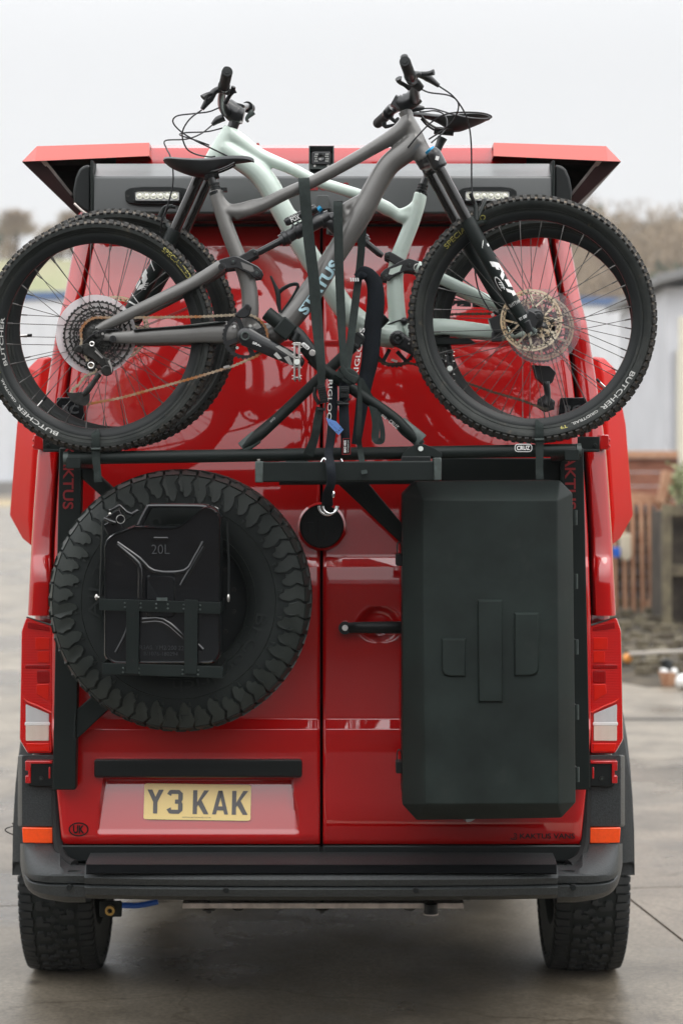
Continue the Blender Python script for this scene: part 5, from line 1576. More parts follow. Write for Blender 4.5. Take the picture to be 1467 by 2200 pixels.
# ------------------------------------------------------------------ straps
def ribbon(pts, w, Y, name='webbing', m='strap', parent=None, smooth=5, thick=.0016, curl=0.0):
    """flat webbing along px points; w is width in px (list or number)"""
    raw = pxs(pts, Y)
    q = catmull(raw, smooth) if smooth else raw
    ws = lerp_list(w, len(q)) if isinstance(w, (list, tuple)) else [w] * len(q)
    b = MB(); rings = []
    for i, p_ in enumerate(q):
        t = (q[min(i + 1, len(q) - 1)] - q[max(i - 1, 0)])
        t.y = t.y * .3
        t.normalize()
        n = t.cross(Vector((0, 1, 0))).normalized() * (ws[i] * p_.y / F / 2)
        d = Vector((0, thick, 0)); bow = Vector((0, -.0015 * sin(i * 1.1), 0))
        rings.append([p_ - n, p_ - n * .5 + bow, p_ + n * .5 + bow * .5, p_ + n, p_ + n + d, p_ - n + d])
    b.ring_strip(rings)
    return obj(name, b, M[m], parent, ang=60)
s1 = empty('lashing_strap', P(690, 860, 5.84), 'left black webbing strap from the grey top tube down to its buckle', 'strap', 'black straps lashing the bikes')
ribbon([(653, 386, 5.92), (653, 391, 5.865), (662, 500, 5.85), (674, 600, 5.84), (681, 690, 5.835), (689, 780, 5.80), (691, 838, 5.80)], [22, 24, 24, 24, 24, 20, 14], 5.85, 'webbing', parent=s1)
ribbon([(688, 875, 5.80), (682, 905, 5.80), (676, 940, 5.81), (662, 978, 5.83)], [18, 18, 18, 22], 5.8, 'loose_end', parent=s1)
b = MB()
b.box(P(693, 846, 5.79), (.024, .022, .055), Matrix.Rotation(radians(-12), 3, 'Y'))
for k in range(7): b.box(P(691 + k * .8, 832 + k * 4.6, 5.777), (.024, .004, .003), Matrix.Rotation(radians(-12), 3, 'Y'))
b.tube(pxs([(678, 832), (676, 850), (686, 868)], 5.79), .006, 8, smooth=3)
b.tube(pxs([(680, 868), (700, 862), (698, 880), (682, 880)], 5.79), .004, 8)
obj('ratchet_buckle', b, M['trim'], s1, bevel=.001)
s2 = empty('lashing_strap', P(740, 800, 5.84), 'middle black webbing strap hanging from the grey frame bracket to the knot', 'strap', 'black straps lashing the bikes')
ribbon([(727, 438, 5.90), (726, 444, 5.85), (728, 560, 5.84), (733, 680, 5.83), (738, 790, 5.80)], [20, 20, 19, 19, 13], 5.84, 'webbing', parent=s2)
s3 = empty('lashing_strap', P(760, 800, 5.9), 'black strap coming down from the mint top tube behind the others', 'strap', 'black straps lashing the bikes')
ribbon([(790, 425, 6.11), (782, 450, 6.03), (774, 560, 5.98), (762, 660, 5.93), (752, 740, 5.86), (746, 798, 5.80)], [17, 17, 16, 17, 17, 12], 6.0, 'webbing', parent=s3)
b = MB()
b.tube(pxs([(722, 800), (736, 806), (748, 798), (764, 812), (752, 818), (736, 812)], 5.795), [.012, .014, .012, .013, .012, .01], 8, .6, smooth=4)
b.tube(pxs([(732, 788), (745, 806), (766, 818)], 5.79), [.009, .012, .014], 8, .5, smooth=3)
b.sphere(P(742, 806, 5.80), .018, 10, (1.3, .7, .7))
obj('knot', b, M['strap'], s2)
ribbon([(771, 812, 5.80), (773, 870, 5.80), (770, 930, 5.81), (774, 970, 5.83), (783, 1018, 5.72)], [9, 10, 11, 12, 13], 5.8, 'loose_end', parent=s2)
ribbon([(772, 815, 5.84), (796, 860, 5.84), (807, 905, 5.83), (806, 940, 5.82), (812, 948, 5.81), (821, 944, 5.805), (820, 915, 5.80), (812, 885, 5.80)], [15, 16, 17, 17, 14, 12, 10, 9], 5.83, 'loop', parent=s3)
# padded lock sleeve with lettering
s4 = empty('lock_sleeve', P(790, 800, 5.95), 'dark quilted sleeve with white lettering hanging beside the straps', 'lock sleeve')
b = MB(); b.tube(pxs([(766, 596), (782, 584), (803, 606), (807, 650), (800, 710), (795, 770), (783, 830), (776, 880), (765, 955)], 5.965), [.012, .018, .024, .027, .027, .026, .022, .018, .014], 12, .55, smooth=5)
obj('sleeve', b, M['fabric'], s4)
b = MB(); b.tube(pxs([(768, 598), (776, 590), (784, 596)], 5.945), .011, 10, .7, smooth=3)
obj('sleeve_cuff', b, M['fabric'], s4)
def sleeve_map(u, v):
    y = 705 + 100 * u; x = 776 - 14 * u
    return P(x + (v - .5) * 11, y, 5.938)
letters('sleeve_letters', 'RIGLOOS', M['white'], s4, lambda u, v: P(768 + 16 * u - v * 11, 808 - 104 * u, 5.934), .01)
for k, xx in enumerate((768, 770, 773, 776)): pass
b = MB()
for k in range(4): b.pxp([(752 + k * 5, 597), (755 + k * 5, 597), (756 + k * 5, 604), (753 + k * 5, 605)], 5.925, .002)
obj('striped_band', b, M['white'], s4)
b = MB(); b.box(P(768, 730, 5.90), (.035, .02, .03), Matrix.Rotation(radians(40), 3, 'Y')); b.box(P(762, 741, 5.895), (.03, .012, .012), Matrix.Rotation(radians(40), 3, 'Y')); b.box(P(774, 722, 5.895), (.03, .012, .012), Matrix.Rotation(radians(40), 3, 'Y')); obj('sleeve_buckle', b, M['trim'], s4, bevel=.003)
s5 = empty('tether_strap', P(705, 1095, 5.8), 'thick black tether strap hanging over the channel to a chrome ring', 'strap')
b = MB(); b.tube(pxs([(716, 808, 5.86), (716, 860, 5.84), (712, 930, 5.82), (706, 975, 5.80), (710, 1000, 5.70), (712, 1035, 5.70), (704, 1060, 5.74), (703, 1085, 5.80)], 5.8), [.011, .014, .014, .013, .014, .013, .015, .018], 10, .45, smooth=5); obj('webbing', b, M['fabric'], s5)
letters('tether_letters', 'RIGLOO', M['white'], s5, lambda u, v: P(710 - 3 * u + (v - .5) * 9, 816 + 88 * u, 5.822), .01)
b = MB(); b.tube(pxs([(738, 822, 5.83), (739, 900, 5.82), (742, 945, 5.83), (740, 975, 5.86)], 5.8), [.014, .016, .014, .012], 10, .45, smooth=4); obj('second_webbing', b, M['fabric'], s5)
b = MB(); b.box(P(739, 842, 5.80), (.030, .02, .034)); b.box(P(739, 838, 5.788), (.026, .006, .012)); b.tube(pxs([(723, 862), (740, 866), (752, 856)], 5.80), .004, 8); b.tube(pxs([(724, 868), (750, 868)], 5.80), .005, 8); obj('buckle', b, M['trim'], s5, bevel=.002)
b = MB(); cc = P(704, 1084, 5.76)
b.tube([cc + Vector((cos(a) * .026, 0, sin(a) * .026 - .004)) for a in [pi + pi * k / 14 for k in range(15)]], .0042, 10)
b.tube([cc + Vector((cos(a) * .022 + .008, -.01, sin(a) * .022 - .004)) for a in [pi + pi * k / 14 for k in range(15)]], .0035, 10)
b.sphere(P(716, 1062, 5.74), .008, 8, (.7, .7, 1.4))
obj('chrome_ring', b, M['chrome'], s5)
b = MB(); b.tube(pxs([(690, 993), (696, 985), (701, 993)], 5.74), .004, 8, smooth=4); b.tube(pxs([(732, 986), (735, 992)], 5.74), .004, 8); obj_each('eyelet', b, M['chrome'], s5)
b = MB(); b.pxp([(736, 942), (753, 941), (753, 976), (735, 977)], 5.808, .002); lb = obj('sewn_label', b, M['blackprint'], s5)
b = MB()
b.ringprism([P(x, y, 5.8070) for x, y in ((736, 942), (753, 941), (753, 976), (735, 977))], [P(x, y, 5.8070) for x, y in ((737, 943), (752, 942), (752, 975), (736, 976))], (0, .001, 0)); obj('label_border', b, M['darkred'], lb, flat=True)
letters('label_text', 'BIKE HIKE', M['white'], lb, lambda u, v: P(743.5 - v * 5.0, 946 + 26 * (1 - u), 5.8068), .02)
letters('label_text', 'WWW.BIKEHIKE.COM', M['white'], lb, lambda u, v: P(748.5 - v * 2, 946 + 26 * (1 - u), 5.8068), .0)
tg = empty('fabric_tag', P(720, 934, 5.79), 'small blue printed cloth tag hanging from the left strap buckle', 'tag')
b = MB(); b.prism([P(700, 897, 5.785), P(707, 900, 5.78), P(722, 905, 5.775), P(738, 923, 5.78), P(727, 935, 5.785), P(706, 913, 5.785)], (0, .0015, 0)); obj('cloth', b, M['bluetag'], tg)
b = MB(); b.tube(pxs([(697, 868), (699, 885), (702, 898)], 5.785), .0015, 6); obj('cord', b, M['cable'], tg)
flat_text('tag_print', 'D & O', M['blackprint'], tg, (724.5, 931), (735, 921), 5, 5.7745, .0)
flat_text('tag_print', 'wash care', mat('blue ink', (.06, .12, .4), .7), tg, (706, 908), (722, 924), 5, 5.7745, .0)
# ------------------------------------------------------------------ bicycle building blocks
def remesh(o, voxel=.004, it=6):
    r = o.modifiers.new('blend', 'REMESH'); r.mode = 'VOXEL'; r.voxel_size = voxel; r.use_smooth_shade = True
    s = o.modifiers.new('soften', 'SMOOTH'); s.factor = .5; s.iterations = it
    return o

spoke_me = None
def spoke_mesh():
    global spoke_me
    if spoke_me is None:
        b = MB(); b.tube([Vector((0, 0, 0)), Vector((0, 0, .93))], .0011, 6); b.tube([Vector((0, 0, .93)), Vector((0, 0, 1))], .0021, 6)
        bmesh.ops.recalc_face_normals(b.bm, faces=b.bm.faces)
        spoke_me = bpy.data.meshes.new('spoke'); b.bm.to_mesh(spoke_me); b.bm.free(); spoke_me.materials.append(M['spoke'])
    return spoke_me

def bike_wheel(par, cx, cy, Y, Rp, beadp, apexp, label, nsp=28, nk=96, phase=0.0, kseed=1, rot=0.0, texts=(), valve=None, mud=1.0):
    c = P(cx, cy, Y)
    k_ = Y / F
    R, bead, apex = Rp * k_, beadp * k_, apexp * k_
    RZ = Matrix.Rotation(rot, 3, 'Z')
    def W(p_): return c + RZ @ Vector(p_)
    rnd = random.Random(kseed)
    KH = .0052
    Rc = R - KH
    w = .030
    # rim
    b = MB()
    prof = [(bead + .002, -.0155), (bead - .003, -.0165), (apex + .012, -.012), (apex + .001, -.006), (apex, 0), (apex + .001, .006), (apex + .012, .012), (bead - .003, .0165), (bead + .002, .0155), (bead - .006, 0)]
    n = 96; rings = []
    for i in range(n + 1):
        a = 2 * pi * i / n
        rings.append([W((cos(a) * r, y, sin(a) * r)) for r, y in prof])
    b.ring_strip(rings, capa=False, capb=False)
    wheel = obj('wheel', b, M['rim'], par)
    wheel['label'] = label
    # tyre casing, tread zone in a second material
    b = MB()
    rm = (bead + Rc) / 2
    pr = [(bead - .002, -.0165, 0), (bead + .004, -.019, 0), (bead + .012, -.0245, 0), (rm - .004, -w, 0), (rm + .006, -w - .0005, 0), (Rc - .016, -w + .003, 0), (Rc - .010, -w + .008, 1), (Rc - .004, -w + .016, 1), (Rc, -.006, 1)]
    pr = pr + [(r, -y, q) for r, y, q in reversed(pr)]
    R_ = []
    n = 120
    for i in range(n):
        a = 2 * pi * i / n
        R_.append([b.v(W((cos(a) * r, y, sin(a) * r))) for r, y, q in pr])
    for i in range(n):
        A, B = R_[i], R_[(i + 1) % n]
        for j in range(len(pr) - 1):
            b.mi = 1 if (pr[j][2] and pr[j + 1][2]) else 0
            b.face((A[j], A[j + 1], B[j + 1], B[j]))
    tyre = obj('tyre', b, [M['rubber'], M['rubber_mud']], wheel)
    # a fine moulded line on the sidewall
    b = MB()
    rings = []
    for i in range(97):
        a = 2 * pi * i / 96
        rings.append([W((cos(a) * (bead + .006 + dr), -.0205 + dy, sin(a) * (bead + .006 + dr))) for dr, dy in ((-.0012, .001), (0, -.0016), (.0012, .0005))])
    b.ring_strip(rings, closed=False, capa=False, capb=False); obj('bead_line', b, M['rubber'], wheel)
    # knobs
    b = MB()
    def knob(a, y, r, nang, tl, al, hgt, tw=0):
        radial = Vector((cos(a), 0, sin(a))); tan = Vector((-sin(a), 0, cos(a)))
        nrm = (radial * cos(nang) + Vector((0, -1 if y < 0 else 1, 0)) * sin(nang))
        acr = nrm.cross(tan)
        base = Vector((cos(a) * r, y, sin(a) * r))
        lo, hi = [], []
        for s1_, s2_ in ((-1, -1), (1, -1), (1, 1), (-1, 1)):
            lo.append(W(base + tan * (s1_ * tl / 2) + acr * (s2_ * al / 2) - nrm * .003))
            hi.append(W(base + tan * (s1_ * tl / 2 * .86) + acr * (s2_ * al / 2 * .86) + nrm * hgt))
        b.ring_strip([lo, hi], capa=False)
    for i in range(nk):
        a = 2 * pi * (i + phase) / nk
        j = rnd.uniform(-.0006, .0006)
        for s_ in (-1, 1):
            knob(a, s_ * (w - .0065), Rc - .0085, radians(54), .0140 + j, .0155, .0062)
            aa = a + (pi / nk if s_ > 0 else 0)
            if i % 2 == 0: knob(aa, s_ * .0155, Rc - .003, radians(26), .014, .009, .0050)
            knob(a + pi / nk * .8, s_ * .0055, Rc - .0005, radians(4), .0125, .010, KH)
    tag(obj('tread_knobs', b, M['knob'], wheel, flat=True), kind='stuff')
    # spokes
    sm = spoke_mesh(); org = ORG[wheel.name]
    for i in range(nsp):
        side = -1 if i % 2 else 1
        a = 2 * pi * (i + .3) / nsp + phase * .1
        cross = (1 if (i // 2) % 2 else -1)
        fa = a + cross * radians(78)
        p0 = W((cos(fa) * .027, side * .028, sin(fa) * .027)); p1 = W((cos(a) * (apex + .001), side * .002, sin(a) * (apex + .001)))
        o = bpy.data.objects.new('spoke', sm); COL.objects.link(o); o.parent = wheel
        d = p1 - p0
        o.location = p0 - org
        o.rotation_mode = 'QUATERNION'
        o.rotation_quaternion = d.to_track_quat('Z', 'Y')
        o.scale = (1, 1, d.length)
    b = MB()
    rings = []
    pr = [(.006, -.055), (.012, -.052), (.014, -.036), (.031, -.030), (.031, -.026), (.016, -.020), (.014, 0), (.016, .020), (.031, .026), (.031, .030), (.014, .036), (.012, .052), (.006, .055)]
    for i in range(33):
        a = 2 * pi * i / 32; rings.append([W((cos(a) * r, y, sin(a) * r)) for r, y in pr])
    b.ring_strip(rings, closed=False, capa=False, capb=False); obj('hub', b, M['anod'], wheel)
    if valve is not None:
        a = radians(valve); b = MB()
        q = lambda r: W((cos(a) * r, 0, -sin(a) * r))
        b.cyl(q(apex + .002), q(apex - .022), .0032, 8); b.mi = 1; b.cyl(q(apex - .022), q(apex - .036), .0042, 8)
        obj('valve', b, [M['silver'], M['trim']], wheel)
    for (s, mk, a0, a1, r, h) in texts:
        def fm(u, v, a0=a0, a1=a1, r=r, h=h):
            a = radians(a0 + (a1 - a0) * u)
            rr = (r + (h * v if a1 > a0 else -h * v)) * k_
            # follow the sidewall
            yy = -interp([(bead, .0165), (bead + .012, .0245), (rm - .004, w), (rm + .006, w + .0005), (Rc - .016, w - .003), (Rc - .01, w - .008)], rr) - .0012
            return W((cos(a) * rr, yy, -sin(a) * rr))
        letters('sidewall_print', s, M[mk], wheel, fm, .012)
    return wheel, W, c

def gear(b, W, teeth, rt, rr, ri, y, th=.0018, ph=0):
    n = teeth * 4
    out = []; inn = []
    for i in range(n):
        a = 2 * pi * (i + ph) / n
        r = (rr, rr + (rt - rr) * .75, rt, rr + (rt - rr) * .45)[i % 4]
        out.append(W((cos(a) * r, y, sin(a) * r))); inn.append(W((cos(a) * ri, y, sin(a) * ri)))
    b.ringprism(out, inn, (0, th, 0))

def arms(b, W, n, r0, r1, y, wd, sl=.35, th=.0018, ph=0):
    for i in range(n):
        a = 2 * pi * i / n + ph
        p0 = Vector((cos(a) * r0, y, sin(a) * r0)); p1 = Vector((cos(a + sl) * r1, y, sin(a + sl) * r1))
        d = (p1 - p0).normalized(); nn = Vector((-d.z, 0, d.x)) * wd / 2
        b.prism([W(p0 + nn), W(p1 + nn), W(p1 - nn), W(p0 - nn)], (0, th, 0))

def rotor(wheel, W, R, y, name='brake_rotor'):
    b = MB()
    n = 72
    def ring(ra, rb, wob=0):
        b.ringprism([W((cos(2 * pi * i / n) * (ra + wob * sin(i * pi / 3)), y, sin(2 * pi * i / n) * (ra + wob * sin(i * pi / 3)))) for i in range(n)], [W((cos(2 * pi * i / n) * rb, y, sin(2 * pi * i / n) * rb)) for i in range(n)], (0, .0018, 0))
    ring(R, R - .0058, .0004); ring(R - .0085, R - .0145)
    arms(b, W, 36, R - .0145, R - .0058, y, .004, .05)
    arms(b, W, 6, .024, R - .013, y, .007, .55); arms(b, W, 6, .034, R - .013, y, .006, -.35, ph=.35)
    ring(.030, .020)
    return obj(name, b, M['rotor'], wheel, flat=True)

def guard(wheel, W, R, ri, y, m, rings=True):
    b = MB(); n = 72
    b.ringprism([W((cos(2 * pi * i / n) * R, y, sin(2 * pi * i / n) * R)) for i in range(n)], [W((cos(2 * pi * i / n) * ri, y, sin(2 * pi * i / n) * ri)) for i in range(n)], (0, .0015, 0))
    return obj('spoke_guard', b, M[m], wheel, flat=True)

def chain(par, path, m, name='chain', pitch=.0127, r=.0042):
    """path of world points; rows of paired plates and rollers"""
    seg = [path[0]]
    L_ = 0; out = []
    pts = path
    total = sum((pts[i + 1] - pts[i]).length for i in range(len(pts) - 1))
    n = int(total / (pitch * .5))
    cum = 0; i = 0; pos = []
    for k in range(n + 1):
        t = total * k / n
        acc = 0
        for i in range(len(pts) - 1):
            l_ = (pts[i + 1] - pts[i]).length
            if acc + l_ >= t - 1e-9:
                d = (pts[i + 1] - pts[i]).normalized(); pos.append((pts[i] + d * (t - acc), d)); break
            acc += l_
    b = MB()
    for k, (p_, d) in enumerate(pos):
        nn = Vector((-d.z, 0, d.x))
        hgt = .0052 if k % 2 == 0 else .0034
        ln = .0072 if k % 2 == 0 else .0066
        o_ = .0038 if (k // 2) % 2 else .0026
        for s_ in (-1, 1):
            q = p_ + Vector((0, s_ * o_, 0))
            b.prism([q - d * ln * .5 + nn * hgt * .55, q + nn * hgt, q + d * ln * .5 + nn * hgt * .55, q + d * ln * .5 - nn * hgt * .55, q - nn * hgt, q - d * ln * .5 - nn * hgt * .55], (0, s_ * .001, 0))
        if k % 2 == 0: b.cyl(p_ - Vector((0, .005, 0)), p_ + Vector((0, .005, 0)), .0020, 6)
    return obj(name, b, m, par, flat=True)

def saddle(par, st, Y, rails, flip=1):
    b = MB(); rings = []
    for x, yt, yb, hw in st:
        a, c_ = P(x, yt, Y), P(x, yb, Y)
        z0, z1 = a.z, c_.z; zc = z0 - .010
        r = []
        for t in [2 * pi * k / 20 for k in range(20)]:
            yy = sin(t) * hw; up = cos(t)
            edge = abs(sin(t))
            z = (z0 - .012 * edge ** 2.5) if up > -.05 else (z0 - .012 - (z0 - .012 - z1) * (1 - edge ** 3))
            r.append(Vector((a.x, Y + yy, z)))
        rings.append(r)
    b.ring_strip(rings)
    o = obj('saddle', b, M['saddle'], par, ang=60)
    s = o.modifiers.new('soften', 'SUBSURF'); s.levels = 1; s.render_levels = 2
    b = MB()
    for dy in (-.022, .022): b.tube([P(x, y, Y) + Vector((0, dy, 0)) for x, y in rails], .0036, 8, smooth=4)
    obj_each('saddle_rail', b, M['anod'], o)
    return o

def tubes(b, lst, Y, n=16):
    for pts, r in lst:
        k = (Y if isinstance(Y, float) else 5.9) / F
        b.tube(pxs(pts, Y), [x * k * 1.13 for x in r], n, smooth=4)

def bolt(b, x, y, Y, r):
    b.disc(P(x, y, Y), r, .006, 14)

# ------------------------------------------------------------------ grey bicycle (nearer, faces right)
YG = 5.90
gb = empty('mountain_bike', P(690, 950, YG), 'grey full suspension mountain bike nearest the camera, facing right', 'bicycle', 'mountain bikes on the rack')
b = MB()
tubes(b, [
    ([(870, 248), (885, 280), (902, 322), (914, 342)], [13.5, 16, 18, 19.5]),                       # head tube
    ([(878, 262), (850, 288), (790, 325), (727, 361), (660, 396), (610, 418), (560, 443), (505, 466)], [17, 15, 12.5, 12, 12, 12, 13, 9]),   # top tube
    ([(897, 300), (872, 325), (835, 355), (808, 398), (778, 455), (745, 508), (705, 570), (665, 632), (615, 695)], [21, 22, 21, 21, 22, 21, 21, 23, 23]),  # down tube
    ([(618, 692), (585, 718), (548, 722)], [24, 24, 24]),
    ([(463, 408), (471, 440), (487, 488), (505, 535), (524, 580), (535, 620), (538, 662), (536, 700), (535, 722)], [12.5, 13, 14.5, 15, 15.5, 16, 16.5, 17, 20]),
    ([(470, 425), (496, 447), (545, 438), (600, 423)], [9, 8, 9, 6]), ([(480, 452), (520, 455), (570, 438)], [10, 14, 8]),
    ([(762, 470), (735, 452), (800, 412)], [7, 10, 8]), ([(740, 452), (746, 470)], [10, 12]),
], YG)
for y_ in (): pass
fr = remesh(obj('frame', b, M['grey'], gb), .0040, 5)
# gusset window bracket for the damper
b = MB(); b.box(P(535, 722, YG), (.05, .076, .05)); bbk = obj('bottom_bracket', b, M['anod'], fr, bevel=.01)
# swingarm
b = MB()
for dy in (-.048, .048):
    Yq = YG + dy
    b.tube([P(x, y, YG) + Vector((0, dy * (.75 if x > 400 else 1), 0)) for x, y in ((478, 573), (430, 603), (360, 640), (290, 674), (235, 700), (212, 712))], [.0190, .0188, .0185, .018, .0155, .012], 14, .8, smooth=3)
obj_each('seat_stay', b, M['grey'], fr)
b = MB()
for dy in (-.048, .048):
    b.tube([P(x, y, YG) + Vector((0, dy * q, 0)) for x, y, q in ((243, 728, 1), (280, 727, 1), (330, 724, 1), (400, 720, .95), (455, 716, .8), (500, 716, .6), (520, 718, .5))], [.018, .020, .025, .028, .033, .034, .026], 14, .5, smooth=3)
    b.tube([P(x, y, YG) + Vector((0, dy, 0)) for x, y in ((206, 718), (225, 726), (246, 728))], [.010, .014, .013], 12, .5)
remesh(obj('chain_stay', b, M['grey'], fr), .0035, 4)
b = MB(); b.prism([P(x, y, 5.834) for x, y in ((287, 709), (300, 706), (420, 697), (478, 690), (486, 692), (420, 701), (300, 710), (288, 712))], (0, .03, 0)); obj('stay_protector', b, M['black'], fr, bevel=.002)
Yp = 5.828
for x, y, r in ((243, 728, .0105), (477, 573, .0110)):
    b = MB(); b.disc(P(x, y, Yp), r, .012, 24)
    b.mi = 1; b.disc(P(x, y, Yp - .002), r * .5, .006, 6)
    obj('pivot_bolt', b, [M['anod'], M['deepblack']], fr, bevel=.0006)
b = MB(); b.disc(P(221, 717, Yp + .002), .0035, .006, 12); obj('stay_screw', b, M['silver'], fr)
# rocker link and shock
def rocker(par, f, Y, m=M['anod']):
    b = MB()
    for dy in (-.034, .034):
        b.prism([P(x, y, Y) + Vector((0, dy, 0)) for x, y in f([(466, 567), (476, 560), (505, 552), (518, 556), (556, 575), (566, 586), (561, 599), (547, 601), (538, 592), (510, 579), (488, 582), (472, 583)])], (0, .008 if dy > 0 else -.008, 0))
        b.prism([P(x, y, Y) + Vector((0, dy * .8, 0)) for x, y in f([(503, 560), (545, 536), (556, 540), (556, 552), (530, 566), (512, 572)])], (0, .007 if dy > 0 else -.007, 0))
    lk = obj('rocker_link', b, m, par, bevel=.003)
    b = MB()
    for (x, y), r in ((f([(503, 565)])[0], .0085), (f([(553, 589)])[0], .0095), (f([(549, 545)])[0], .006)):
        p_ = P(x, y, Y) + Vector((0, -.048, 0)); b.disc(p_, r, .096, 18); b.mi = 1; b.disc(p_ - Vector((0, .001, 0)), r * .45, .004, 6); b.mi = 0
    b.bm.free()
    for (x, y), r in ((f([(503, 565)])[0], .0085), (f([(553, 589)])[0], .0095), (f([(549, 545)])[0], .006)):
        b = MB(); p_ = P(x, y, Y) + Vector((0, -.048, 0)); b.disc(p_, r, .096, 18); b.mi = 1; b.disc(p_ - Vector((0, .001, 0)), r * .45, .004, 6)
        obj('link_bolt', b, [M['anod'], M['zinc']], lk, bevel=.0006)
    b = MB(); b.prism([P(x, y, Y) + Vector((0, -.0435, 0)) for x, y in f([(519, 566), (544, 575), (548, 586), (540, 587), (524, 580)])], (0, .003, 0)); obj('link_window', b, M['grey'] if par is fr else M['mint'], lk)
    return lk
rocker(fr, lambda l: l, YG)
def shock(par, f, Y, lock=True):
    b = MB()
    pt = lambda x, y: P(*f([(x, y)])[0], Y)
    b.tube([pt(549, 545), pt(560, 540), pt(604, 517)], [.008, .0105, .0105], 18)
    b.mi = 1
    b.tube([pt(603, 518), pt(610, 514), pt(611, 513), pt(618, 509), pt(620, 508), pt(632, 501), pt(634, 500), pt(690, 472), pt(692, 471), pt(708, 464)], [.019, .019, .023, .023, .0195, .0195, .0225, .0225, .02, .02], 20)
    b.tube([pt(700, 474), pt(716, 480), pt(724, 500)], [.016, .024, .014], 12, .8)
    s = obj('rear_shock', b, [M['anod'], M['anod']], par, ang=40)
    b = MB(); b.tube([pt(612, 479), pt(616, 477), pt(676, 448), pt(680, 446)], [.009, .0125, .0125, .009], 18); rs = obj('shock_reservoir', b, M['anod'], s)
    b = MB(); b.cyl(pt(683, 452), pt(690, 446), .009, 14); obj('rebound_dial', b, M['bluecap'], s)
    b = MB()
    for t in (0, .35, .7, 1.05):
        p0 = pt(634 + t * 30, 497 - t * 14) ; b.cyl(p0, pt(638 + t * 30, 495 - t * 14), .0232, 18)
    obj('shock_graphic', b, M['greyprint'], s)
    return s
sh1 = shock(fr, lambda l: l, YG)
flat_text('shock_logo', 'FOX', M['white'], sh1, (627, 478), (646, 470), 11, YG - .0138, .03)
flat_text('shock_logo', 'FLOAT', M['white'], sh1, (622, 470), (640, 462), 5, YG - .0135, .0)
b = MB(); b.tube(pxs([(690, 480), (712, 470), (735, 462)], YG), [.018, .02, .012], 12, .8); obj('shock_mount', b, M['anod'], fr)
# STATUS on the down tube
def tube_text(name, s, m, par, a, b_, h, Y, rr, bold=.05, cut=5):
    a = Vector(a); b_ = Vector(b_); d = b_ - a; n = Vector((d.y, -d.x)).normalized()
    def fm(u, v):
        q = a + d * u + n * ((v - .5) * h)
        off = (v - .5) * h * Y / F
        dep = sqrt(max(1e-6, rr * rr - off * off))
        p_ = P(q.x, q.y, Y - dep); return p_ + Vector((0, -.0022, 0))
    return letters(name, s, m, par, fm, bold, cuts=cut)
tube_text('frame_logo', 'STATUS', M['ice'], fr, (648, 672), (722, 563), 25, YG, .0355, .04, 8)
# seat post and saddle
b = MB(); b.tube(pxs([(463, 412), (461, 400), (455, 384), (450, 372)], YG), .0135, 16, smooth=3); b.tube(pxs([(440, 378), (470, 372)], YG), .016, 10); b.tube(pxs([(455, 382), (452, 372)], YG), [.016, .019], 12)
sp1 = obj('seat_post', b, M['anod'], fr)
b = MB()
for y0, r in ((394, .0165), (400, .0155), (406, .0172)): b.cyl(P(460 + (y0 - 394) * .28, y0, YG), P(461 + (y0 - 394) * .28, y0 + 4, YG), r, 20)
b.cyl(P(463, 411, YG), P(465, 418, YG), .0195, 20); b.box(P(484, 408, YG), (.012, .02, .012)); b.tube(pxs([(470, 404), (484, 406)], YG), .004, 8)
obj('seat_collar', b, M['trim'], fr, bevel=.0006)
saddle(gb, [(351.5, 341, 345, .022), (356, 338, 352, .05), (368, 338.5, 361, .066), (388, 341, 370, .071), (412, 342.5, 379, .070), (436, 342, 382, .060), (456, 340, 374, .044), (476, 336, 362, .030), (500, 334, 353, .022), (526, 334, 350, .019), (540, 337, 348, .016), (547, 342, 346, .008)], YG, [(398, 366), (425, 372), (462, 370), (490, 360), (505, 352)])
# head: spacer, stem, bar, grips, controls
b = MB(); b.cyl(P(864, 222, YG), P(877, 250, YG), .0165, 20); b.cyl(P(868, 238, YG), P(876, 254, YG), .0190, 20); b.mi = 1; b.cyl(P(846, 212, YG), P(856, 217, YG), .0145, 20)
obj('steerer', b, [M['grey'], M['anod']], gb, bevel=.001)
b = MB(); b.tube(pxs([(852, 217), (866, 222), (884, 214), (892, 206)], YG), [.021, .029, .026, .027], 16, .9, smooth=3); b.box(P(853, 222, YG), (.03, .034, .03), Matrix.Rotation(radians(30), 3, 'Y'))
stem = obj('stem', b, M['anod'], gb, bevel=.002)
# handlebar lies along the depth axis
bar = [P(868, 122, 5.495), P(873, 143, 5.53), P(882, 165, 5.60), P(888, 183, 5.70), P(890, 205, 5.83), P(890, 213, 5.90), P(888, 220, 5.97), P(872, 224, 6.10), P(848, 236, 6.20), P(822, 255, 6.27), P(812, 263, 6.30)]
b = MB(); b.tube(bar, [.011, .011, .011, .0125, .0165, .0175, .0165, .0125, .011, .011, .011], 14, smooth=4); obj('handlebar', b, M['anod'], gb)
def grip(par, a, c_, r=.0165):
    b = MB(); d = (c_ - a)
    n = 14
    pts = [a + d * (i / n) for i in range(n + 1)]
    b.tube(pts, [r * (.96 if i == 0 else 1.0 if i % 2 else .965) for i in range(n + 1)], 20)
    g_ = obj('grip', b, M['grip'], par)
    b = MB(); dn = d.normalized(); b.cyl(a - dn * .003, a + dn * .002, r * .93, 20); b.cyl(a - dn * .0045, a, r * .5, 20)
    obj('bar_end_plug', b, M['trim'], g_, bevel=.001)
    b = MB(); b.cyl(c_ - dn * .006, c_ + dn * .008, r * 1.12, 20); obj('grip_clamp', b, M['anod'], g_, bevel=.001)
grip(gb, P(869.5, 132, 5.49), P(881, 163, 5.61), .0162)
grip(gb, P(811, 265, 6.31), P(833, 245, 6.21), .0165)
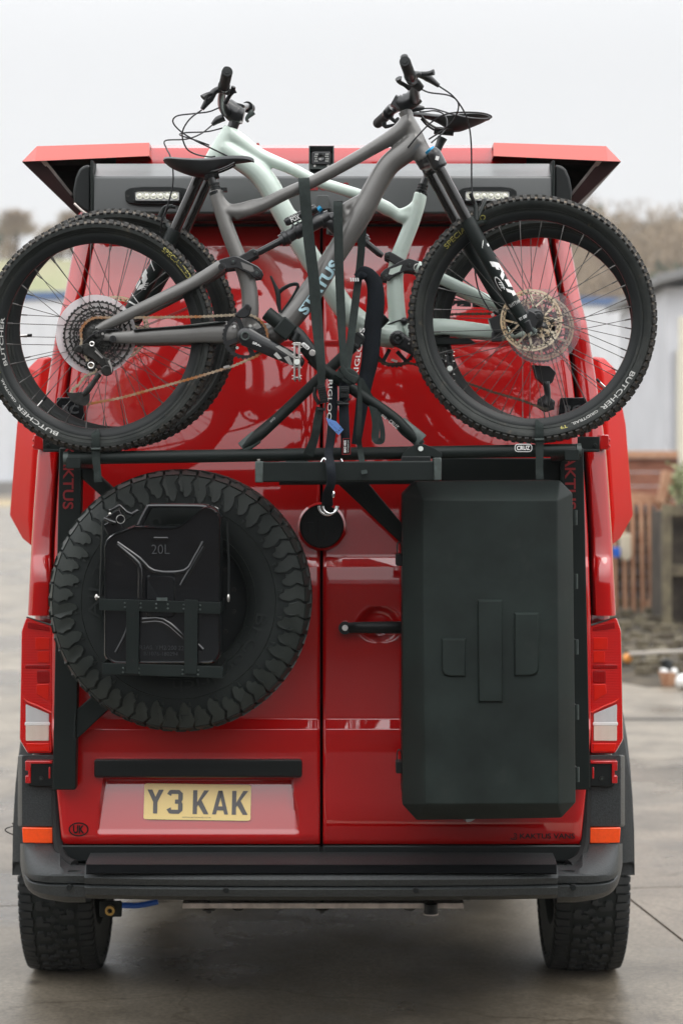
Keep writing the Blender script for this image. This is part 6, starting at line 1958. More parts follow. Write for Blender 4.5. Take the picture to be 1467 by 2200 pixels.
b = MB(); b.tube([P(884, 160, 5.62), P(900, 160, 5.64), P(918, 166, 5.66), P(942, 184, 5.68)], [.011, .010, .014, .007], 12, .7, smooth=4); b.tube([P(905, 158, 5.63), P(920, 158, 5.63), P(932, 155, 5.62)], [.006, .007, .009], 10, .5, smooth=3)
b.tube([P(881, 170, 5.63), P(887, 168, 5.62)], .018, 14); obj('brake_lever', b, M['anod'], gb)
b = MB(); b.tube([P(880, 190, 5.66), P(868, 182, 5.65), P(858, 176, 5.64), P(856, 168, 5.63)], [.008, .006, .007, .012], 10, .6, smooth=3); b.tube([P(882, 172, 5.66), P(893, 180, 5.67), P(904, 190, 5.68)], [.014, .016, .012], 12, smooth=3); obj('dropper_lever', b, M['anod'], gb)
b = MB(); b.tube([P(838, 252, 6.2), P(850, 262, 6.2), P(858, 264, 6.2), P(852, 256, 6.19)], [.007, .006, .007, .009], 10, smooth=3); b.tube([P(824, 262, 6.22), P(828, 272, 6.22), P(846, 268, 6.22), P(858, 266, 6.22)], [.009, .007, .004, .004], 10, .6, smooth=3); b.tube([P(835, 240, 6.18), P(843, 232, 6.17)], .017, 14); obj('shifter', b, M['anod'], gb)
b = MB(); b.tube([P(880, 234, 6.05), P(900, 232, 6.05), P(911, 232, 6.05)], [.012, .010, .005], 10, .6); obj('hose_joint', b, M['anod'], gb)
def cable(par, pts, Y, r=.0024, name='cable'):
    b = MB(); b.tube(pxs(pts, Y), r, 7, smooth=6); return obj(name, b, M['cable'], par)
cable(gb, [(941, 184, 5.68), (972, 206, 5.70), (995, 237, 5.74), (1007, 270, 5.78), (1012, 315, 5.81), (1013, 398, 5.83), (1017, 430, 5.84), (1034, 500, 5.95), (1028, 537, 5.97), (1020, 575, 5.97), (1028, 624, 5.97), (1052, 669, 5.965)], 5.7)
cable(gb, [(905, 192, 5.68), (923, 199, 5.69), (964, 205, 5.72), (984, 221, 5.76), (978, 251, 5.82), (956, 276, 5.86), (921, 299, 5.90)], 5.7)
cable(gb, [(911, 233, 6.05), (933, 234, 6.04), (974, 246, 6.0), (1015, 254, 5.92), (1046, 255, 5.87), (1055, 250, 5.84), (1036, 243, 5.82), (995, 241, 5.82), (958, 245, 5.82), (927, 262, 5.83), (895, 294, 5.84), (876, 317, 5.865)], 5.9)
cable(gb, [(900, 240, 6.0), (913, 240, 6.0), (933, 238, 5.98), (952, 245, 5.96), (960, 262, 5.94), (954, 282, 5.93), (926, 307, 5.92)], 5.9)
b = MB(); b.pxp(rot_rr(869.5, 322, 24, 13, 5, radians(-38)), 5.868, .01); obj('cable_port', b, M['anod'], fr, bevel=.002)
# fork
TH = radians(8)
def fk(x, y, s_):   # leg offset along the turned axle
    n_ = Vector((-sin(TH), cos(TH), 0)) * -1
    return P(x, y, YG) + Vector((.0, 0, 0)) + Vector((sin(TH) * .066 * s_, -cos(TH) * .066 * s_, 0))
fork = None
b = MB()
axis = [(924, 356), (958, 420), (1001, 495), (1062, 603), (1113, 694), (1124, 714)]
for s_ in (1, -1):
    b.tube([fk(930, 360, s_), fk(998, 486, s_)], .0165, 22)
obj_each('fork_stanchion', b, M['stanchion'], gb)
b = MB()
b.tube([P(908, 338, YG), P(918, 358, YG)], [.027, .024], 20)
for s_ in (1, -1):
    b.tube([fk(916, 332, s_), fk(922, 338, s_), fk(936, 366, s_), fk(938, 369, s_)], [.019, .023, .0235, .018], 20)
b.tube([fk(928, 352, 1), P(918, 352, YG), fk(928, 352, -1)], [.02, .022, .02], 14, .9, smooth=3)
crown = remesh(obj('fork_crown', b, M['anod'], gb), .003, 3)
b = MB(); b.cyl(fk(913, 328, 1), fk(920, 337, 1), .0165, 22); obj('air_dial', b, M['bluecap'], crown, bevel=.002)
q = fk(932, 350, 1); b = MB(); b.box(q + Vector((-.004, -.0245, 0)), (.010, .002, .012), Matrix.Rotation(radians(15), 3, 'Y')); obj('sticker', b, M['white'], crown)
b = MB()
for s_ in (1, -1):
    b.tube([fk(993, 478, s_), fk(997, 485, s_), fk(1003, 497, s_), fk(1035, 555, s_), fk(1080, 635, s_), fk(1112, 690, s_), fk(1124, 712, s_)], [.0215, .0215, .0225, .0220, .0205, .0185, .014], 22, smooth=2)
b.tube([fk(992, 420, 1) + Vector((.012, .02, 0)), fk(1014, 448, .7), fk(1014, 480, .9)], [.005, .007, .008], 10, smooth=4)
b.tube([fk(1006, 488, 1), P(1042, 478, YG), fk(1010, 488, -1)], [.010, .008, .010], 10, smooth=5)
b.tube([fk(1010, 488, 1), P(1020, 428, YG) + Vector((.03, 0, 0)), fk(1010, 488, -1)], [.006, .006, .006], 8, smooth=5)
low = obj('fork_lowers', b, M['black'], gb, ang=50)
b = MB(); b.tube([fk(1118, 694, 1), fk(1129, 716, 1)], [.019, .016], 16); b.cyl(fk(1142, 683, 1.15), fk(1142, 683, .6), .017, 24); b.cyl(fk(1142, 683, 1.25), fk(1142, 683, 1.1), .0095, 20); b.box(fk(1130, 690, 1), (.04, .03, .04), Matrix.Rotation(radians(28), 3, 'Y')); obj('dropout', b, M['anod'], low, bevel=.002)
b = MB(); b.cyl(fk(1142, 683, 1.27), fk(1142, 683, 1.2), .0045, 6); obj('axle_end', b, M['deepblack'], low)
b = MB(); b.tube([fk(1131, 706, 1) + Vector((0, -.008, 0)), fk(1137, 719, 1) + Vector((0, -.008, 0))], .007, 12); obj('rebound_stem', b, M['zinc'], low)
# leg graphics bent round the near leg
def leg_pt(t, s_, off=.0012, rad=.0212):
    a_, b_ = fk(1003, 497, 1), fk(1112, 690, 1)
    d = (b_ - a_); n_ = Vector((-d.z, 0, d.x)).normalized()   # to the upper right in the picture
    p_ = a_ + d * t; an = s_
    return p_ + n_ * sin(an) * (rad + off) + Vector((0, -1, 0)) * cos(an) * (rad + off)
def leg_patch(name, poly, m=M['white']):
    b = MB(); 
    b.prism([leg_pt(t, s_, .0007) for t, s_ in poly], (0, .0004, 0)) if False else b.face([b.v(leg_pt(t, s_, .0016)) for t, s_ in poly])
    return b
def leg_strip(b, t0, t1, s0, s1, sk=0, n=6):
    rows = [[leg_pt(t0 + (t1 - t0) * i / 3 + sk * j / n, s0 + (s1 - s0) * j / n, .0010) for j in range(n + 1)] for i in range(4)]
    b.grid(rows)
b = MB()
leg_strip(b, .30, .312, -1.2, .5, -.15); leg_strip(b, .36, .42, -.2, 1.0, .06); leg_strip(b, .40, .46, .1, .45, .02); leg_strip(b, .42, .50, .6, 1.0, .02)
leg_strip(b, .53, .58, .1, .8, -.04); leg_strip(b, .58, .66, .35, 1.0, .02); leg_strip(b, .66, .70, -.1, .6, .05); leg_strip(b, .71, .76, .3, .9, 0); leg_strip(b, .20, .23, .7, 1.1, 0)
for k in range(12):   # outline of the curled tail mark
    a0_, a1_ = k / 12 * 5.0 + .6, (k + 1) / 12 * 5.0 + .6
    p0 = leg_pt(.60 + cos(a0_) * .085, -.55 + sin(a0_) * .42); p1 = leg_pt(.60 + cos(a1_) * .085, -.55 + sin(a1_) * .42); p2 = leg_pt(.60 + cos(a1_) * .072, -.55 + sin(a1_) * .34); p3 = leg_pt(.60 + cos(a0_) * .072, -.55 + sin(a0_) * .34)
    b.face([b.v(p_) for p_ in (p0, p1, p2, p3)])
for k in range(4): leg_strip(b, .575 + k * .018, .583 + k * .018, -.55 - .08 * (k % 2), -.1, .02)
obj('leg_graphic', b, M['white'], low, flat=True)
letters('leg_print', 'RHYTHM', M['offwhite'], low, lambda u, v: leg_pt(.845 - v * .034, -.85 + 1.7 * u), .01, cuts=3)
letters('leg_print', 'FIT GRIP', M['white'], low, lambda u, v: leg_pt(1.00 - v * .028, -.6 + 1.4 * u, .001, .0190), .01, cuts=3)
# wheels
wr, Wr, cr_ = bike_wheel(gb, 213, 722, YG, 252, 219, 199, 'rear wheel with cassette at the left', 28, 96, .2, 3, texts=(('SPECIALIZED', 'yellowprint', -53, -32, 226, 11),), valve=131)
def side_words(wheel, W, Y, words_, bead_r, w=.030, Rpx=252):
    k_ = Y / F; bead = bead_r * k_; Rc = Rpx * k_ - .0045; rm = (bead + Rc) / 2
    for (s, mk, a0, a1, r, h) in words_:
        def fm(u, v, a0=a0, a1=a1, r=r, h=h):
            a = radians(a0 + (a1 - a0) * u)
            rr = (r + h * v) * k_ if a1 > a0 else (r + h * (1 - v)) * k_
            yy = -interp([(bead, .0165), (bead + .012, .0245), (rm - .004, w), (rm + .006, w + .0005), (Rc - .016, w - .003), (Rc - .01, w - .008)], rr) - .0012
            return W((cos(a) * rr, yy, -sin(a) * rr))
        letters('sidewall_print', s, M[mk], wheel, fm, .012)
# angles: clockwise from 3 o'clock in the picture; letters read with their feet to the hub when the angle grows
side_words(wr, Wr, YG, (('BUTCHER', 'offwhite', 112, 139, 223, 9), ('GRIDTRAIL', 'offwhite', 141, 156, 223, 5), ('T9', 'yellowprint', 158.5, 162, 223, 7)), 219)
side_words(wr, Wr, YG, (('BUTCHER', 'offwhite', 154 + 8, 183 + 8, 203, 8),), 219)
b = MB()
for teeth, rt, ri, y in ((50, 76, 70, -.020), (42, 64, 58, -.022), (36, 55, 49, -.025), (32, 48, 43, -.029), (28, 42, 36, -.033), (24, 37, 31, -.037), (21, 32, 27, -.041), (18, 28, 23, -.045), (16, 24, 19, -.049), (14, 21, 15, -.052), (12, 18, 12, -.055), (10, 15, 9, -.058)):
    k_ = YG / F
    gear(b, Wr, teeth, rt * k_, (rt - 3.4) * k_, ri * k_, y, .0016)
k_ = YG / F
arms(b, Wr, 22, 57 * k_, 71 * k_, -.020, .0035, .12); arms(b, Wr, 18, 47 * k_, 59 * k_, -.0225, .004, .15); arms(b, Wr, 12, 30 * k_, 50 * k_, -.026, .006, .3)
b.lathe(cr_, [(.010, -.06), (.030, -.05), (.042, -.035), (.050, -.024), (.010, -.024)], 32, True)
obj('cassette', b, M['steel_dark'], wr, flat=True)
guard(wr, lambda p_: Wr(Vector(p_) + Vector((-5 * k_, 0, 2 * k_))), 86 * k_, 30 * k_, -.012, 'guard')
rotor(wr, Wr, .10, .034)
wf, Wf, cf_ = bike_wheel(gb, 1143, 686, YG, 268, 232, 213, 'front wheel with gold brake rotor at the right', 28, 102, .6, 5, texts=(), valve=None, rot=0)
side_words(wf, Wf, YG, (('BUTCHER', 'offwhite', 27 + 2, 52 + 2, 237, 9), ('GRIDTRAIL', 'offwhite', 0, 0, 0, 0))[:0], 232, Rpx=268)
def outward(wheel, W, Y, words_, bead_r, Rpx, w=.030):
    """tops of the letters point to the hub: read clockwise with decreasing angle"""
    k_ = Y / F; bead = bead_r * k_; Rc = Rpx * k_ - .0045; rm = (bead + Rc) / 2
    for (s, mk, a0, a1, r, h) in words_:
        def fm(u, v, a0=a0, a1=a1, r=r, h=h):
            a = radians(a0 + (a1 - a0) * u); rr = (r + h * (v if a1 > a0 else (1 - v))) * k_
            yy = -interp([(bead, .0165), (bead + .012, .0245), (rm - .004, w), (rm + .006, w + .0005), (Rc - .016, w - .003), (Rc - .01, w - .008)], rr) - .0012
            return W((cos(a) * rr, yy, -sin(a) * rr))
        letters('sidewall_print', s, M[mk], wheel, fm, .012)
outward(wf, Wf, YG, (('BUTCHER', 'offwhite', 28, 53, 237, 10), ('GRIDTRAIL', 'offwhite', 55, 70, 237, 6), ('T9', 'yellowprint', 72.5, 76, 237, 7), ('SPECIALIZED', 'yellowprint', 219, 245, 236, 11)), 232, 268)
guard(wf, Wf, .012, .004, -.05, 'clear')
rotor(wf, Wf, .0935, .034)
b = MB(); a = radians(45); q = lambda r: Wf((cos(radians(43)) * r, 0, -sin(radians(43)) * r)); b.cyl(q(.298), q(.276), .003, 8); b.mi = 1; b.cyl(q(.276), q(.262), .0042, 8); obj('valve', b, [M['silver'], M['trim']], wf)
b = MB(); b.box(P(1070, 700, 5.955), (.045, .04, .06), Matrix.Rotation(radians(-20), 3, 'Y')); b.box(P(1066, 724, 5.95), (.03, .03, .03)); b.tube(pxs([(1060, 668), (1072, 676)], 5.96), .007, 10); obj('brake_caliper', b, M['anod'], low, bevel=.004)
b = MB(); b.disc(P(1058, 676, 5.93), .005, .01, 12); obj('banjo_bolt', b, M['silver'], low)
# cranks
Yk = YG - .052
ck = P(527, 723, Yk)
def Wc(p_): return ck + Vector(p_)
b = MB(); gear(b, Wc, 32, 49.5 * k_, 46 * k_, 40 * k_, 0, .003); 
for i in range(4):
    a = i * pi / 2 + .35
    b.prism([Wc((cos(a - .35) * .018, -.001, sin(a - .35) * .018)), Wc((cos(a - .10) * 42 * k_, -.001, sin(a - .10) * 42 * k_)), Wc((cos(a + .16) * 42 * k_, -.001, sin(a + .16) * 42 * k_)), Wc((cos(a + .4) * .018, -.001, sin(a + .4) * .018))], (0, .005, 0))
crk = obj('chainring', b, M['anod'], gb, flat=True)
b = MB()
for x, y in ((504, 701), (538, 700), (510, 747)): b.lathe(P(x, y, Yk - .005), [(0, 0), (.0045, 0), (.0045, .004), (0, .004)], 12, False)
obj_each('ring_bolt', b, M['offwhite'], crk)
b = MB()
arm_ = [P(527, 722, Yk - .012), P(560, 738, Yk - .014), P(600, 757, Yk - .017), P(642, 777, Yk - .02)]
b.tube(arm_, [.030, .026, .0235, .019], 16, .34, smooth=3); b.sphere(P(527, 722, Yk - .012), .026, 16, (1, .4, 1)); b.sphere(P(642, 777, Yk - .02), .0175, 14, (1, .5, 1))
cra = remesh(obj('crank_arm', b, M['anod'], crk), .0022, 3)
b = MB(); b.lathe(P(527, 722, Yk - .0235), [(.0085, .001), (.010, -.0015), (.0125, -.0015), (.014, .001)], 28, False); obj('crank_bolt', b, M['zinc'], cra)
b = MB(); b.disc(P(527, 722, Yk - .0228), .0085, .002, 20); obj('bolt_recess', b, M['deepblack'], cra)
flat_text('crank_logo', 'SRAM', M['white'], cra, (542, 738.5), (565, 747), 5.5, Yk - .0225, .02)
b = MB()
for pl_ in ([(592, 745), (600, 742), (634, 762), (630, 770)], [(588, 762), (594, 756), (606, 770), (598, 772)], [(610, 768), (620, 764), (630, 784), (622, 784)]):
    b.face([b.v(P(x, y, Yk - .0262)) for x, y in pl_])
obj('crank_graphic', b, M['offwhite'], cra, flat=True)
def pedal(par, cx, cy, Y, h=42, label=None):
    b = MB()
    for dx_ in (-5.5, 4.5):
        b.pxp([(cx + dx_ - 1.5, cy - h), (cx + dx_ + 1.5, cy - h), (cx + dx_ + 2, cy - 8), (cx + dx_ + 2, cy + 8), (cx + dx_ + 1.5, cy + h - 2), (cx + dx_ - 1.5, cy + h - 2), (cx + dx_ - 2, cy + 8), (cx + dx_ - 2, cy - 8)], Y - .1, .095)
    for dy in (-h, -h + 4, h - 8, -10, 10): b.pxp(rect(cx - 8, cy + dy - 1.5, cx + 8, cy + dy + 1.5), Y - .1, .09)
    pd = obj('pedal', b, M['silver'] if label else M['anod'], par, bevel=.001)
    b = MB(); b.disc(P(cx, cy, Y - .106), .0085, .11, 20); obj('pedal_axle', b, M['pin'], pd, bevel=.001)
    b = MB()
    for dy in (-h + 2, -h + 10, h - 12, h - 5, -16, 12):
        for s_ in (-1, 1): b.cyl(P(cx + s_ * 6, cy + dy, Y - .09), P(cx + s_ * 10.5, cy + dy, Y - .09), .0013, 6)
    obj_each('pedal_pin', b, M['silver'], pd)
    return pd
pedal(gb, 638, 778, Yk - .02, 41, 'x')
b = MB(); b.pxp([(503, 676), (522, 659), (527, 652), (537, 652), (541, 662), (536, 678), (526, 684), (512, 682)], Yk - .006, .012); cg = obj('chain_guide', b, M['anod'], gb, bevel=.003)
b = MB(); b.disc(P(531, 661, Yk - .009), .0052, .004, 12); b.mi = 1; b.disc(P(531, 661, Yk - .0105), .0025, .002, 6); obj('guide_bolt', b, [M['trim'], M['deepblack']], cg)
# chain
Yc = Yk + .002
pa = [P(176, 737, Yc)]
for k in range(9):
    a = radians(195 + k * 9); pa.append(P(213 + cos(a) * 40, 722 + sin(a) * 40, Yc))
pa += pxs([(240, 682.5), (330, 682), (430, 680.5), (520, 676)], Yc)
for k in range(12):
    a = radians(-88 + k * 13.5); pa.append(P(527 + cos(a) * 48, 724 + sin(a) * 48, Yc))
pa += pxs([(500, 787), (420, 811), (340, 833), (260, 855), (190, 868)], Yc)
chain(gb, pa, M['chain'])
pa2 = pxs([(176, 860), (158, 848), (156, 838), (170, 826), (185, 808), (204, 800), (206, 792), (196, 785), (186, 770), (175, 740)], Yc - .002)
chain(gb, catmull(pa2, 4), M['chain'])
b = MB(); b.pxp(rot_rr(487, 788, 14, 5, 2.4, radians(-16)), Yc - .008, .002); obj('quick_link', b, M['silver'], gb)
# derailleur
dr_ = None
b = MB()
Yd_ = Yk - .012
b.prism(pxs([(176, 740), (186, 736), (204, 744), (218, 760), (232, 770), (240, 790), (230, 800), (214, 784), (196, 770), (178, 760), (166, 752)], Yd_), (0, .02, 0))
b.cyl(P(171, 750, Yd_ - .012), P(171, 750, Yd_ + .02), .0120, 18); b.cyl(P(230, 796, Yd_ - .020), P(230, 796, Yd_ + .02), .0165, 24); b.cyl(P(198, 737, Yd_ - .01), P(198, 737, Yd_ + .02), .0075, 16)
b.prism(pxs([(220, 766), (236, 770), (244, 796), (238, 806), (228, 784)], Yd_ - .012), (0, .014, 0))
der = obj('derailleur', b, M['steel_dark'], gb, bevel=.003)
b = MB(); b.lathe(P(198, 739, Yd_ - .013), [(.004, 0), (.0062, -.001), (.008, 0)], 20, False); b.lathe(P(196, 785, Yd_ - .014), [(.0065, 0), (.0085, -.001), (.0105, 0)], 24, False); b.prism(pxs([(236, 772), (242, 790), (241, 802), (238, 788), (232, 776)], Yd_ - .0275), (0, .002, 0)); b.prism(pxs([(206, 752), (222, 768), (220, 770), (204, 755)], Yd_ - .013), (0, .003, 0)); obj('derailleur_trim', b, M['silver'], der)
b = MB()
b.tube(pxs([(214, 803), (204, 818), (188, 840), (178, 848)], Yd_ - .004), [.009, .008, .0095, .006], 12, .5, smooth=3)
b.prism(pxs([(143, 842), (156, 844), (180, 842), (194, 846), (193, 862), (184, 872), (168, 870), (154, 862), (146, 850)], Yd_ - .002), (0, .004, 0))
obj('cage', b, M['steel_dark'], der, bevel=.0015)
b = MB()
for x, y, r in ((172, 856, 15), (196, 786, 13)):
    cc = P(x, y, Yd_ + .006); gear(b, lambda p_: cc + Vector(p_), 12, r * k_, (r - 2.5) * k_, 4 * k_, 0, .003)
obj('jockey_wheel', b, M['steel_dark'], der, flat=True)
cable(gb, [(178, 738, Yk - .01), (196, 722, Yk - .012), (222, 710, Yk - .01), (250, 708, Yk), (262, 714, Yk + .01)], Yk)
# bottle cage
b = MB()
for dy in (-.02, .02):
    b.tube([P(x, y, YG) + Vector((0, dy, 0)) for x, y in ((582, 594), (590, 612), (597, 630), (599, 655), (602, 672))], [.003, .005, .0075, .006, .004], 8, .6, smooth=4)
    b.tube([P(x, y, YG) + Vector((0, dy, 0)) for x, y in ((598, 628), (612, 618), (628, 611), (640, 612), (636, 626), (620, 652), (604, 674))], [.005, .004, .0035, .004, .0035, .0035, .004], 8, .6, smooth=4)
obj('bottle_cage', b, M['trim'], gb)

# ------------------------------------------------------------------ mint bicycle (behind, faces left)
YM = 6.085
kb = YM / F
mb_ = empty('mountain_bike', P(700, 950, YM), 'pale mint green full suspension mountain bike behind the grey one, facing left', 'bicycle', 'mountain bikes on the rack')
b = MB()
tubes(b, [
    ([(497, 276), (484, 300), (466, 335), (456, 356)], [14.5, 17, 19, 20]),
    ([(492, 288), (520, 306), (560, 334), (625, 362), (677, 388), (735, 407), (785, 424), (830, 448), (866, 468)], [17, 15, 13, 11.5, 11, 11, 11.5, 14, 9]),
    ([(478, 318), (515, 342), (552, 368), (578, 400), (600, 440), (632, 498), (668, 556), (706, 612), (745, 668), (800, 712), (850, 722)], [20, 21, 22, 22, 21, 21, 21, 21, 22, 24, 24]),
    ([(904, 414), (898, 440), (885, 478), (869, 518), (856, 552), (849, 588), (849, 628), (852, 670), (856, 722)], [12.5, 13.5, 14.5, 15, 15.5, 16, 16.5, 17, 19]),
    ([(898, 432), (880, 450), (850, 458), (800, 440)], [9, 9, 9, 6]), ([(885, 462), (862, 466), (835, 454)], [10, 13, 8]),
    ([(630, 495), (650, 478), (600, 440)], [8, 9, 8]),
], YM)
fm_ = remesh(obj('frame', b, M['mint'], mb_), .0040, 5)
b = MB()
for dy in (-.048, .048):
    b.tube([P(x, y, YM) + Vector((0, dy, 0)) for x, y in ((894, 576), (950, 604), (1010, 632), (1060, 655), (1110, 680), (1150, 698))], [.0185, .0185, .018, .016, .0135, .011], 14, .8, smooth=3)
obj_each('seat_stay', b, M['mint'], fm_)
b = MB()
for dy in (-.048, .048):
    b.tube([P(x, y, YM) + Vector((0, dy * q, 0)) for x, y, q in ((1150, 712, 1), (1080, 717, 1), (1010, 710, 1), (950, 704, .95), (900, 708, .8), (872, 718, .5))], [.015, .021, .024, .0255, .029, .028], 14, .5, smooth=3)
remesh(obj('chain_stay', b, M['mint'], fm_), .0035, 4)
b = MB(); b.pxp([(930, 722), (1010, 728), (1024, 738), (930, 742)], YM - .035, .02); obj('stay_protector', b, M['black'], fm_, bevel=.003)
mir = lambda l: [(1380 - x, y + 3) for x, y in l]
rocker(fm_, lambda l: [(1380.5 - x + 1, y + 6) for x, y in l], YM)
sh2 = shock(fm_, lambda l: [(822 - (x - 549) * .64, y + 5) for x, y in l], YM)
b = MB(); cc = P(897, 575, YM - .05); b.lathe(cc, [(.010, 0), (.012, -.001), (.013, 0)], 20, False); obj('pivot_ring', b, M['silver'], fm_)
b = MB(); b.tube(pxs([(906, 408), (912, 390), (930, 345), (944, 310), (950, 296)], YM), [.0125, .0115, .0105, .0125, .016], 16, smooth=3); b.tube(pxs([(932, 280), (974, 284)], YM), .012, 10); obj('seat_post', b, M['anod'], fm_)
b = MB()
for y0, r in ((396, .0165), (402, .0155), (408, .0172)): b.cyl(P(909 - (y0 - 396) * .3, y0, YM), P(908 - (y0 - 396) * .3, y0 + 4, YM), r, 20)
b.cyl(P(905, 414, YM), P(903, 421, YM), .0195, 20); obj('seat_collar', b, M['trim'], fm_, bevel=.0006)
saddle(mb_, [(880, 242, 245, .008), (886, 240, 248, .016), (906, 241, 252, .020), (930, 245, 259, .024), (948, 247, 268, .040), (966, 247, 281, .058), (985, 245, 285, .068), (1005, 244, 276, .070), (1028, 244, 267, .066), (1044, 245.5, 259, .05), (1054, 248, 252, .022)], YM, [(905, 252), (920, 268), (945, 280), (985, 278), (1005, 268)])
# head
b = MB(); b.cyl(P(511, 246, YM), P(499, 276, YM), .0165, 20); obj('steerer', b, M['anod'], mb_, bevel=.001)
b = MB(); b.tube(pxs([(524, 250), (510, 246), (494, 234), (486, 228)], YM), [.024, .033, .029, .028], 16, .9, smooth=3); b.cyl(P(516, 224, YM), P(514, 232, YM), .017, 18); stm = obj('stem', b, M['anod'], mb_, bevel=.002)
b = MB(); b.disc(P(518, 262, YM - .022), .004, .01, 10); obj('stem_bolt', b, M['silver'], stm)
bar = [P(487, 150, 5.68), P(483, 178, 5.78), P(477, 205, 5.87), P(478, 225, 5.98), P(484, 236, 6.05), P(489, 240, 6.09), P(500, 240, 6.16), P(518, 232, 6.27), P(531, 228, 6.36), P(536, 230, 6.46), P(538, 232, 6.49)]
b = MB(); b.tube(bar, [.011, .011, .0115, .0145, .017, .0175, .016, .012, .011, .011, .011], 14, smooth=4); obj('handlebar', b, M['anod'], mb_)
grip(mb_, P(488.5, 154, 5.66), P(481.5, 185, 5.79), .0162)
grip(mb_, P(538, 233, 6.49), P(532, 230, 6.37), .0165)
b = MB(); b.tube([P(478, 190, 5.80), P(462, 196, 5.80), P(450, 212, 5.80), P(434, 235, 5.80)], [.010, .010, .013, .006], 12, .7, smooth=4); b.tube([P(456, 200, 5.79), P(444, 204, 5.79), P(436, 210, 5.78)], [.006, .007, .010], 10, .5, smooth=3); b.tube([P(476, 188, 5.8), P(486, 190, 5.8)], .017, 14); obj('brake_lever', b, M['anod'], mb_)
b = MB(); b.tube([P(484, 222, 5.85), P(494, 205, 5.84), P(500, 196, 5.83), P(502, 186, 5.82)], [.007, .006, .008, .007], 10, .6, smooth=3); b.tube([P(502, 200, 5.83), P(500, 186, 5.82)], [.010, .003], 8, .5); b.sphere(P(489, 196, 5.83), .012, 10); obj('shifter', b, M['anod'], mb_)
b = MB(); b.tube([P(534, 262, 6.3), P(530, 255, 6.3), P(540, 244, 6.3), P(545, 240, 6.3)], [.004, .006, .010, .010], 10, .6, smooth=3); obj('dropper_lever', b, M['zinc'], mb_)
b = MB(); b.tube([P(482, 252, 6.1), P(468, 258, 6.1), P(456, 268, 6.1)], [.012, .012, .006], 10, .7, smooth=3); obj('hose_joint', b, M['anod'], mb_)
for pts in ([(434, 236, 5.80), (407, 257, 5.80), (392, 286, 5.82), (400, 317, 5.88), (420, 331, 5.95), (449, 337, 6.03), (462, 336, 6.05)],
            [(472, 231, 5.9), (449, 240, 5.9), (418, 244, 5.92), (381, 249, 5.95), (372, 262, 5.98), (387, 281, 6.0), (418, 301, 6.02), (457, 320, 6.04), (488, 335, 6.05)],
            [(456, 269, 6.1), (431, 288, 6.08), (400, 299, 6.06), (356, 302, 6.03), (358, 319, 6.02), (366, 335, 6.0), (372, 366, 6.0), (371, 400, 6.0), (362, 436, 6.0), (350, 470, 6.0), (345, 500, 6.02)],
            [(479, 275, 6.12), (444, 283, 6.1), (400, 285, 6.08), (387, 290, 6.06), (420, 301, 6.03), (450, 312, 6.03)]):
    cable(mb_, pts, 6.0)
# fork (turned a little)
TM = radians(6)
def fm2(x, y, s_): return P(x, y, YM) + Vector((sin(TM) * .066 * s_ * -1, -cos(TM) * .066 * s_, 0))
b = MB()
for s_ in (1, -1): b.tube([fm2(440, 378, s_), fm2(382, 505, s_)], .0172, 22)
obj_each('fork_stanchion', b, M['stanchion'], mb_)
b = MB(); b.tube([P(458, 352, YM), P(448, 372, YM)], [.027, .024], 20)
for s_ in (1, -1): b.tube([fm2(450, 352, s_), fm2(438, 384, s_)], [.021, .0225], 20)
b.tube([fm2(446, 366, 1), fm2(446, 366, -1)], .020, 14); remesh(obj('fork_crown', b, M['anod'], mb_), .0035, 3)
b = MB()
for s_ in (1, -1): b.tube([fm2(385, 500, s_), fm2(380, 510, s_), fm2(350, 570, s_), fm2(310, 640, s_), fm2(272, 702, s_)], [.0215, .0225, .0225, .021, .017], 22, smooth=2)
b.tube([fm2(380, 506, 1), P(352, 470, YM), P(360, 446, YM), P(378, 445, YM)], [.008, .008, .006, .005], 10, smooth=5)
b.tube([fm2(380, 506, -1), P(346, 480, YM), P(352, 448, YM), P(372, 442, YM)], [.008, .008, .006, .005], 10, smooth=5)
lw2 = obj('fork_lowers', b, M['black'], mb_, ang=50)
def leg2(t, s_, off=.0012, rad=.0222):
    a_, b_ = fm2(380, 510, 1), fm2(272, 702, 1)
    d = (b_ - a_); n_ = Vector((-d.z, 0, d.x)).normalized()
    return a_ + d * t + n_ * sin(s_) * (rad + off) + Vector((0, -1, 0)) * cos(s_) * (rad + off)
def strip2(b, t0, t1, s0, s1, sk=0, n=6):
    b.grid([[leg2(t0 + (t1 - t0) * i / 3 + sk * j / n, s0 + (s1 - s0) * j / n) for j in range(n + 1)] for i in range(4)])
b = MB()
strip2(b, .20, .24, -1.0, -.2, 0); strip2(b, .30, .312, -1.2, 1.0, .12); strip2(b, .40, .48, -1.2, -.3, .04); strip2(b, .44, .52, -.6, .1, .05); strip2(b, .52, .60, -1.1, -.5, .03); strip2(b, .58, .64, -.4, .2, -.05)
strip2(b, .68, .69, -1.0, .9, .06); strip2(b, .76, .775, -1.1, 1.1, 0); strip2(b, .82, .95, -1.3, .2, .06)
for k in range(4): strip2(b, .54 + k * .022, .548 + k * .022, .1, .8, -.04)
obj('leg_graphic', b, M['white'], lw2, flat=True)
